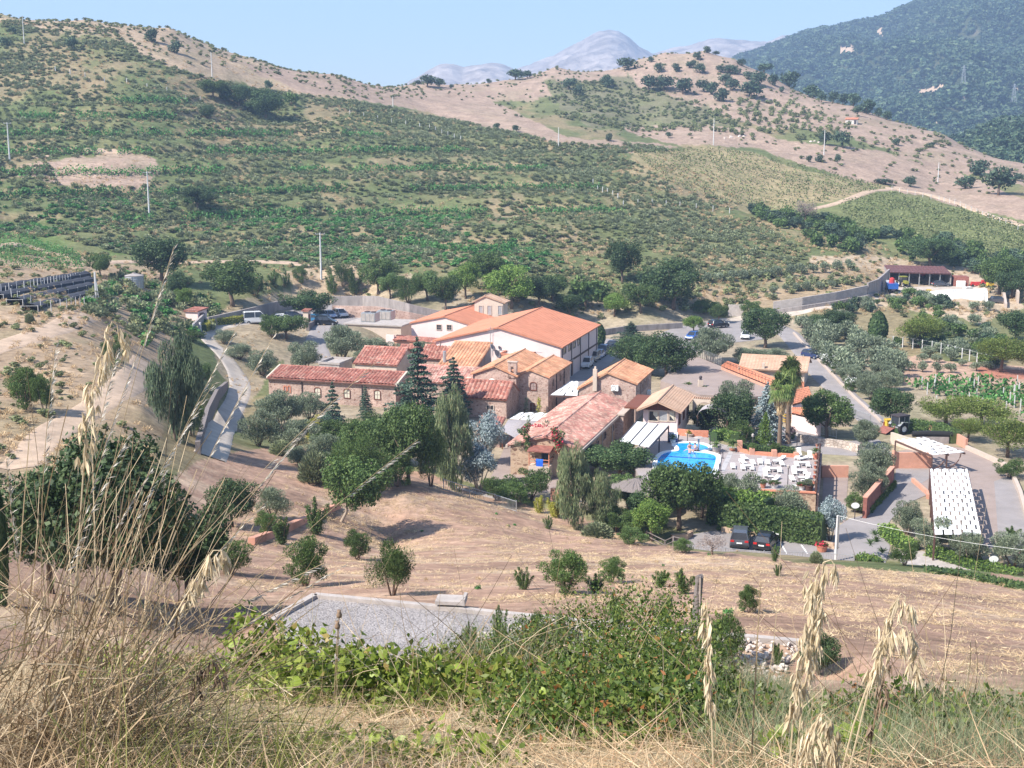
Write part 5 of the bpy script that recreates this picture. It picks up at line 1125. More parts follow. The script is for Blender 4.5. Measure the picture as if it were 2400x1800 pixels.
r2=onz(1921,1062,TZ);mb=MB();mb.slab([pn(q,-.3),pn(r2,-.3),pn(r2,TZ),pn(q,TZ)],(r2-q).cross(Vector((0,0,1))).normalized()*.3);wb(mb,'side_masonry',M['stone_wall'],tw_)
rail=thing('terrace_railing','dark post railing along the right edge of the sunbed terrace','railing',pn(q,0));n=9
for k in range(n):
 a=q.lerp(r2,k/(n-1));mb=MB();mb.box(a.x-.10,a.x+.10,a.y-.10,a.y+.10,TZ-1.4,TZ+1.15);wb(mb,'post',M['steel_brown'],rail)
for zz in(.55,1.05):mb=MB();mb.bar(pn(q,TZ+zz),pn(r2,TZ+zz),.1,.08);wb(mb,'rail',M['steel_brown'],rail)
mb=MB();mb.slab([pn(q,TZ-1.2),pn(r2,TZ-1.2),pn(r2,TZ+.45),pn(q,TZ+.45)],(.05,.02,0));wb(mb,'screen',M['wood_dark'],rail)
# planter wall along the back of the terrace
pw=thing('planter_wall','low terracotta planter wall with square piers at the back of the terrace','wall',onz(1800,1066,TZ));pk=[(1733,1058),(1762,1065),(1814,1069),(1866,1072)]
for a,b in zip(pk[:-1],pk[1:]):p,q2=onz(*a,TZ),onz(*b,TZ);mb=MB();mb.bar(p+Vector((0,0,.2)),q2+Vector((0,0,.2)),.3,.4);wb(mb,'low_wall',M['terracotta'],pw)
for a,hh in zip(pk,(1.3,.75,.75,.6)):p=onz(*a,TZ);mb=MB();mb.box(p.x-.28,p.x+.28,p.y-.28,p.y+.28,TZ,TZ+hh);wb(mb,'pier',M['plaster_salmon'],pw)
# swimming pool
zx=lambda X,Y:(1530+X/6.345,1000+Y/6.345)
pool_px=[zx(*p)for p in((345,262),(420,248),(520,242),(640,246),(740,262),(815,292),(832,320),(790,345),(730,360),(640,362),(598,352),(590,362),(640,378),(760,384),(850,398),(920,420),(944,450),(936,520),(900,640),(850,720),(780,790),(600,800),(300,760),(60,640),(70,500),(110,440),(170,392),(260,372),(385,366),(395,340),(380,300),(350,285))]
ctr=np.array([onz(a,b,TZ+.06)[:2]for a,b in pool_px])
def smooth_loop(p,it=2):
 for _ in range(it):
  nx=np.roll(p,-1,0);a=p*.75+nx*.25;b=p*.25+nx*.75;p=np.stack([a,b],1).reshape(-1,2)
 return p
water=smooth_loop(ctr)
pool=thing('swimming_pool','blue free-form swimming pool with white coping beside the awnings','swimming pool',(float(water[:,0].mean()),float(water[:,1].mean()),TZ))
m,nt,bs=nodemat('pool_water');bs.inputs['Base Color'].default_value=(.012,.21,.60,1);bs.inputs['Roughness'].default_value=.06
tc=nt.nodes.new('ShaderNodeTexCoord');nz=nt.nodes.new('ShaderNodeTexNoise');nz.inputs['Scale'].default_value=1.6;nz.inputs['Detail'].default_value=3;nt.links.new(tc.outputs['Object'],nz.inputs[0])
rp=nt.nodes.new('ShaderNodeValToRGB');rp.color_ramp.elements[0].position=.35;rp.color_ramp.elements[0].color=(.006,.25,.66,1);rp.color_ramp.elements[1].position=.7;rp.color_ramp.elements[1].color=(.02,.40,.80,1);nt.links.new(nz.outputs[0],rp.inputs[0]);nt.links.new(rp.outputs[0],bs.inputs['Base Color'])
bp=nt.nodes.new('ShaderNodeBump');bp.inputs['Strength'].default_value=.25;bp.inputs['Distance'].default_value=.05;nt.links.new(nz.outputs[0],bp.inputs['Height']);nt.links.new(bp.outputs[0],bs.inputs['Normal'])
mb=MB();mb.add([(x,y,TZ+.05)for x,y in water],[tuple(range(len(water)))]);wb(mb,'water',M['pool_water'],pool)
cen=water.mean(0);n=len(water);tg=np.roll(water,-1,0)-np.roll(water,1,0);nrm=np.stack([tg[:,1],-tg[:,0]],1);nrm/=np.linalg.norm(nrm,axis=1,keepdims=True)
area=.5*np.sum(water[:,0]*np.roll(water[:,1],-1)-np.roll(water[:,0],-1)*water[:,1]);nrm*=1 if area>0 else-1
out=water+nrm*.55;mb=MB();mb.add([(x,y,TZ+.13)for x,y in water]+[(x,y,TZ+.13)for x,y in out]+[(x,y,TZ+.03)for x,y in water]+[(x,y,TZ)for x,y in out],
[(i,(i+1)%n,n+(i+1)%n,n+i)for i in range(n)]+[(i,2*n+i,2*n+(i+1)%n,(i+1)%n)for i in range(n)]+[(n+i,n+(i+1)%n,3*n+(i+1)%n,3*n+i)for i in range(n)]);wb(mb,'coping',M['white_paint'],pool)
mb=MB();pts=[onz(*zx(*p),TZ+.065)for p in((135,432),(330,448),(560,462),(760,474),(928,486))]
for a,b in zip(pts[:-1],pts[1:]):mb.bar(a,b,.28,.012)
wb(mb,'lane_line',M['pool_tile'],pool)
fo=thing('pool_fountain','grey mushroom-shaped water fountain standing at the narrow of the pool','fountain',onz(*zx(678,362),TZ+.05))
mb=MB();mb.lathe([(.12,0),(.11,1.55),(.16,1.62),(.16,1.66)],10);mb.build('column',M['steel_grey'],fo)
mb=MB();mb.lathe([(0,1.75),(.4,1.72),(.62,1.62),(.6,1.58),(0,1.64)],14);mb.build('cap',M['concrete_pale'],fo)
mb=MB();mb.box(-.95,-.55,-.1,.1,1.5,1.56);mb.build('spout',M['concrete_pale'],fo)
# pool posts
for i,(X,Y)in enumerate(((514,225),(850,330),(917,300),(1040,470),(998,400),(985,690),(848,265),(1010,660))):
 p=onz(*zx(X,Y),TZ);t=thing('rope_post','slim dark post standing beside the pool','post',p,group='slim dark posts around the pool');mb=MB();mb.tube([(0,0,0),(0,0,1.1)],.05,6);mb.build('shaft',M['steel_dark'],t);mb=MB();mb.lathe([(.16,0),(.16,.05),(.05,.07)],10);mb.build('foot',M['steel_dark'],t)
# pavilion with red-brown gable, beside the pool
b14=House('pool_pavilion','wooden-gabled pavilion with tan roof, curtained windows and pink front, beside the pool',(1587,958),1013,1508,1616,(1545,938),z0=TZ,wall='plaster_pink',roof='roof_beige',rib=.55,amp=.05,jit=.004,over=.7,side_over=1.1,cat='pavilion',courses=10)
w,L,he=b14.w,b14.L,b14.he
mb=MB();x1=w*b14.rf;mb.add([(-.05,-.03,he-.35),(w+.05,-.03,he-.35),(w+.05,-.03,he-.05),(x1,-.03,he+b14.rise-.1),(-.05,-.03,he-.05)],[(0,1,2,3,4)]);mb.build('gable_boards',M['wood_dark'],b14.root)
mb=MB()
for f in np.linspace(.02,.98,14):x=w*f;zt=he-.1+b14.rise*(1-abs(x-x1)/max(x1,w-x1));mb.box(x-.03,x+.03,-.09,-.035,he-.35,zt)
mb.build('cover_strips',M['steel_brown'],b14.root)
zc=b14.front(1550,972)[1]
for px,wp in((1532,20),(1556,22),(1574,16)):b14.wpx('front',px,975,wp,22,frame='plaster_cream',pane='glass_dark' if px!=1556 else 'steel_grey',bars=False)
for px,sgn in((1537,1),(1574,1)):
 u0,z0_=b14.front(px-6,985);u1,z1_=b14.front(px+7,965);mb=MB();n=8
 vs=[(u0+(u1-u0)*(i/n)*(1-.5*j/4 if False else 1)+.0,-.07-.02*math.sin(i*2.4),z1_+(z0_-z1_)*j/4*(.35+.65*i/n))for j in range(5)for i in range(n+1)]
 mb.add(vs,[(j*(n+1)+i,j*(n+1)+i+1,(j+1)*(n+1)+i+1,(j+1)*(n+1)+i)for j in range(4)for i in range(n)]);mb.build('curtain',M['curtain'],b14.root)
b14.part('side_porch','wood_dark',-2.6,-.02,.6,L,he-.5,he-.3)
for f in(.15,.5,.85):b14.window('side',L*f,he-1.4,.9,1.5,frame='wood_dark',bars=False)
# arch and awning behind the pavilion
ar=thing('arched_gateway','pink arched gateway with toothed parapet to the right of the pavilion','gateway',onz(1650,985,TZ));p,q=onz(1622,985,TZ),onz(1680,990,TZ);ux=(q-p).normalized();wd=(q-p).length;hh=2.95
arc=[(wd*.5+wd*.36*math.cos(a),1.5+1.05*math.sin(a))for a in np.linspace(0,math.pi,12)]
o2=[(0,0),(wd*.14,0)]+[(x,z)for x,z in arc[::-1]]+[(wd*.86,0),(wd,0),(wd,hh),(0,hh)]
for part in(([(0,0),(wd*.14,0),(wd*.14,1.5),(0,1.5)]),([(wd*.86,0),(wd,0),(wd,1.5),(wd*.86,1.5)])):
 mb=MB();mb.slab([p+ux*x+Vector((0,0,z))for x,z in part],E2*.6);wb(mb,'pier',M['plaster_cream'],ar)
mb=MB()
for(xa,za),(xb,zb2)in zip(arc[:-1],arc[1:]):mb.slab([p+ux*xa+Vector((0,0,za)),p+ux*xa+Vector((0,0,hh)),p+ux*xb+Vector((0,0,hh)),p+ux*xb+Vector((0,0,zb2))],E2*.6)
for xa,xb in((0,wd*.14),(wd*.86,wd)):mb.slab([p+ux*xa+Vector((0,0,1.5)),p+ux*xb+Vector((0,0,1.5)),p+ux*xb+Vector((0,0,hh)),p+ux*xa+Vector((0,0,hh))],E2*.6)
wb(mb,'arch',M['plaster_cream'],ar);mb=MB()
for k in range(12):a=p+ux*(wd*(k+.2)/12)+Vector((0,0,hh));mb.slab([a-E2*.05,a+ux*wd*.045-E2*.05,a+ux*wd*.045-E2*.05+Vector((0,0,.18)),a-E2*.05+Vector((0,0,.18))],E2*.7)
wb(mb,'parapet_teeth',M['roof_beige'],ar)
aw=thing('barrel_awning','grey barrel-vaulted awning in front of the arched gateway','awning',onz(1650,1000,TZ));p=onz(1634,1000,TZ);mb=MB();sec=[(1.9*math.cos(a)+1.9,1.5+1.0*math.sin(a))for a in np.linspace(0,math.pi,9)]
for(xa,za),(xb,zb2)in zip(sec[:-1],sec[1:]):mb.slab([p+E1*xa+Vector((0,0,za)),p+E1*xb+Vector((0,0,zb2)),p+E1*xb+E2*3+Vector((0,0,zb2)),p+E1*xa+E2*3+Vector((0,0,za))],(0,0,.05))
wb(mb,'fabric',M['slat_grey'],aw);posts(aw,[(*p[:2],TZ),(*(p+E1*3.8)[:2],TZ)],[TZ+1.5]*2)
# three white retractable awnings
aw=thing('white_awning','white awning of three sloping fabric bays along the long stone house, beside the pool','awning',onz(1500,1055,TZ));A,B,D,E=P2(1452,1034,4.4),P2(1522,1049,3.9),P2(1567,999,4.0),P2(1492,988,4.7)
for k in range(3):
 u0,u1=k/3+.008,(k+1)/3-.012;q4=[A.lerp(B,u0),A.lerp(B,u1),E.lerp(D,u1),E.lerp(D,u0)]
 for j in range(5):v0,v1=j/5,(j+1)/5-.004;mb=MB();sag=Vector((0,0,-.10));a,b,c,d=q4[0].lerp(q4[3],v0),q4[1].lerp(q4[2],v0),q4[1].lerp(q4[2],v1),q4[0].lerp(q4[3],v1);mb.slab([a,b,c,d],(0,0,.05));wb(mb,'fabric_strip',M['white_fabric'],aw)
for u in(0,1/3,2/3,1):a,d=A.lerp(B,u),E.lerp(D,u);mb=MB();mb.bar(a-Vector((0,0,.02)),d-Vector((0,0,.02)),.14,.2);wb(mb,'beam',M['steel_dark'],aw)
posts(aw,[(*B[:2],TZ),(*D[:2],TZ),(*B.lerp(D,.5)[:2],TZ)],[B.z-.1,D.z-.1,(B.z+D.z)/2-.1],'steel_dark')
# blue wall panel with dark lettering shapes by the pool
sg=thing('pool_mural','white and blue panel with dark rounded figures on the wall end by the pool','panel',onz(1574,1032,TZ));p=onz(1566,1036,TZ);ux=E1
mb=MB();mb.slab([p,p+ux*1.15,p+ux*1.15+Vector((0,0,1.25)),p+Vector((0,0,1.25))],E2*.12);wb(mb,'board',M['white_paint'],sg)
mb=MB();mb.slab([p-E2*.01,p+ux*1.15-E2*.01,p+ux*1.15-E2*.01+Vector((0,0,.5)),p-E2*.01+Vector((0,0,.5))],E2*-.015);wb(mb,'blue_band',M['pool_tile'],sg)
for k in range(3):
 c=p+ux*(.25+.33*k)-E2*.03+Vector((0,0,.85));mb=MB();ro=[(.13*math.cos(a),.24*math.sin(a))for a in np.linspace(0,6.283,14,endpoint=False)];ri=[(x*.5,y*.6)for x,y in ro];nn_=14
 mb.add([tuple(c+ux*x+Vector((0,0,y)))for x,y in ro+ri],[(i,(i+1)%nn_,nn_+(i+1)%nn_,nn_+i)for i in range(nn_)]);wb(mb,'figure',M['pool_tile'],sg)
# cream building, tiled ramp roof and pink house right of the garden
b20=House('cream_house','long cream house with pale tan roof beside the access road',(1884,868),908,1738,1889,ridge='x',rise=1.3,wall='plaster_cream',roof='roof_beige',rib=.5,amp=.04,jit=.004,cat='house',over=.6,side_over=.5,far_depth=8.5)
b20.wpx('front',1869,885,9,16,frame='stone_sill',pane='shutter',label='brown shuttered window');b20.part('chimney','plaster_cream',b20.w*.33,b20.w*.33+.4,-.35,.05,b20.he-.1,b20.he+.9)
b20.part('brick_base','terracotta',-.03,b20.w+.03,-.06,0,-.5,.9)
def strip_roof(name,label,quad,m,wallm,cat='roof',rib=.4):
 t=thing(name,label,cat,Vector((*((quad[0]+quad[1])/2)[:2],0)));rb=MB();roof_plane(rb,*quad,rib,.06,8);wb(rb,'roof',M[m],t)
 mb=MB();a,b,c,d=quad[0],quad[1],quad[3],quad[2]
 g=Vector((0,0,-.2));mb.add([tuple(q+g)for q in(a,b,c,d)]+[(q.x,q.y,-.2)for q in(a,b,c,d)],[(0,1,5,4),(1,2,6,5),(2,3,7,6),(3,0,4,7)]);wb(mb,'wall',M[wallm],t);return t
rt=strip_roof('ramp_roof','long narrow salmon tiled roof beside the brown paved garage roof',(P2(1690,857,1.9),P2(1818,908,1.9),P2(1705,846,3.0),P2(1836,892,3.0)),'roof_orange','plaster_salmon')
rl=thing('roof_railing','thin dark railing along the salmon tiled ramp roof','railing',P2(1754,882,1.5))
for k in range(18):a=P2(1690,857,2).lerp(P2(1818,908,2),k/17);mb=MB();mb.bar(a-Vector((0,0,.1)),a+Vector((0,0,1.0)),.05);wb(mb,'post',M['steel_dark'],rl)
mb=MB();mb.bar(P2(1690,857,2)+Vector((0,0,1)),P2(1818,908,2)+Vector((0,0,1)),.05);wb(mb,'rail',M['steel_dark'],rl)
strip_roof('pink_house','pink house with orange roof partly behind the tall palms',(P2(1858,948,3.0),P2(1905,935,3.0),P2(1858,915,4.2),P2(1895,906,4.2)),'roof_orange','plaster_pink','house')
strip_roof('pink_house','lower pink outbuilding with orange roof below the palm house',(P2(1856,968,2.2),P2(1925,984,2.2),P2(1856,955,2.8),P2(1915,955,2.8)),'roof_orange','plaster_pink','outbuilding')
# mesh fence of the garage roof
gf=thing('mesh_fence','dark green wire fence along the back edge of the paved garage roof','fence',onz(1660,848,1.3));a,b=onz(1622,832,1.3),onz(1692,858,1.3)
for k in range(15):p=a.lerp(b,k/14);mb=MB();mb.bar(p,p+Vector((0,0,1.6)),.06);wb(mb,'post',M['steel_dark'],gf)
for zz in np.linspace(.15,1.55,10):mb=MB();mb.bar(a+Vector((0,0,zz)),b+Vector((0,0,zz)),.03);wb(mb,'wire',M['steel_grey'],gf)
# garden pillar beside the pavilion
t=thing('garden_pillar','square pink pillar with a ball on top beside the cycad palms','pillar',onz(1641,925,0));mb=MB();mb.box(-.35,.35,-.35,.35,0,2.3);mb.build('shaft',M['plaster_cream'],t);mb=MB();mb.lathe([(0,2.95),(.18,2.9),(.26,2.68),(.18,2.45),(.1,2.4),(.3,2.3)],12);mb.build('ball',M['steel_dark'],t,True)
# huts at the left
def hut(name,label,cx,by,wpx,h,depth,wall,roof,z0,rise=.5,yaw=YAW,open_right=True):
 p=onz(cx,by,z0);w=wpx/pxm(p);t=thing(name,label,'hut',p,yaw);mb=MB();mb.box(-w/2,w/2,0,depth,-.4,h);mb.add([(-w/2,0,h),(w/2,0,h),(w/2,depth,h+rise),(-w/2,depth,h+rise)],[(0,1,2,3)]);mb.add([(w/2,0,h),(w/2,depth,h),(w/2,depth,h+rise)],[(0,1,2)]);mb.add([(-w/2,0,h),(-w/2,depth,h),(-w/2,depth,h+rise)],[(0,1,2)]);mb.add([(-w/2,depth,h),(w/2,depth,h),(w/2,depth,h+rise),(-w/2,depth,h+rise)],[(0,1,2,3)]);mb.build('wall',M[wall],t)
 rb=MB();roof_plane(rb,(-w/2-.25,-.3,h+.03),(w/2+.25,-.3,h+.03),(-w/2-.25,depth+.3,h+rise+.08),(w/2+.25,depth+.3,h+rise+.08),.35,.06,6);rb.build('roof',M[roof],t)
 mb=MB();mb.box(w/2-.005,w/2+.03,depth*.2,depth*.65,0,h*.8);mb.build('door',M['door_wood'],t);return t
g0=G(455,757);hut('roadside_hut','tiny pink hut with flat red roof at the top of the gravel road',450,757,32,2.2,3.2,'plaster_pink','roof_red',g0.z-.2,.2)
g0=G(580,804);hut('roadside_hut','small pink hut with bright orange tiled roof below the car park',573,806,36,2.3,4.2,'plaster_pink','roof_orange',.3,.9,YAW-.25)
g0=G(705,778);hut('gate_pillar','square pink pillar with a tiled cap beside the dark car park wall',717,772,13,3.6,1.2,'plaster_cream','roof_red',2.4,.15)
g0=G(412,700);hut('garden_shed','small shed with orange roof under the big dark tree at the left',412,702,22,2.2,3,'steel_dark','roof_orange',g0.z-.3,.7)
p=G(1990,290,400);hut('hill_hut','tiny white hut with orange roof alone on the brown hill',1996,290,24,2.1,4,'plaster_white','roof_orange',p.z-.3,.6)if False else None
pp=G(1995,291,400);t=thing('hill_hut','tiny white hut with orange roof alone on the brown hill','hut',pp,-.35);mb=MB();mb.box(-2.6,2.6,0,4,-1,2.2);mb.build('wall',M['plaster_white'],t);rb=MB();roof_plane(rb,(-2.9,-.3,2.2),(2.9,-.3,2.2),(-2.9,4.3,3.0),(2.9,4.3,3.0),.5,.06,4);rb.build('roof',M['roof_orange'],t);mb=MB();mb.box(1.2,2.3,-.05,0,0,1.8);mb.build('door',M['steel_dark'],t)
# tractor shed
ts=thing('tractor_shed','long open-fronted tractor shed with dark red roof on the farmyard','shed',onz(2160,668,2.2));a,b=onz(2082,668,2.2),onz(2226,672,2.2);H0=3.3;dep=Vector((.12,1,0)).normalized()*8;up=lambda v,h:v+Vector((0,0,h))
rb=MB();roof_plane(rb,up(a,H0)-dep*.08,up(b,H0)-dep*.08,up(a+dep,H0+1.0),up(b+dep,H0+1.0),.9,.05,4);wb(rb,'roof',M['shed_roof'],ts)
mb=MB();mb.slab([a+dep,b+dep,up(b+dep,H0+.8),up(a+dep,H0+.8)],dep*.04);wb(mb,'back_wall',M['concrete'],ts)
for e,nm in((a,'end_wall'),(b,'end_wall')):mb=MB();mb.slab([e,e+dep,up(e+dep,H0+.8),up(e,H0-.1)],(b-a).normalized()*.25);wb(mb,nm,M['concrete'],ts)
for k in range(1,6):p=a.lerp(b,k/6);mb=MB();mb.bar(p,up(p,H0-.05),.22);wb(mb,'post',M['steel_grey'],ts)
mb=MB();p=b.lerp(a,-.06);q=b.lerp(a,-.30);mb.slab([p,q,up(q,2.6),up(p,2.6)],dep*.4);wb(mb,'red_cabin',M['rust'],ts);mb=MB();p=b.lerp(a,-.10)-dep*.01;q=b.lerp(a,-.24)-dep*.01;mb.slab([p,q,up(q,1.6),up(p,1.6)],dep*-.05);wb(mb,'white_door',M['white_paint'],ts)
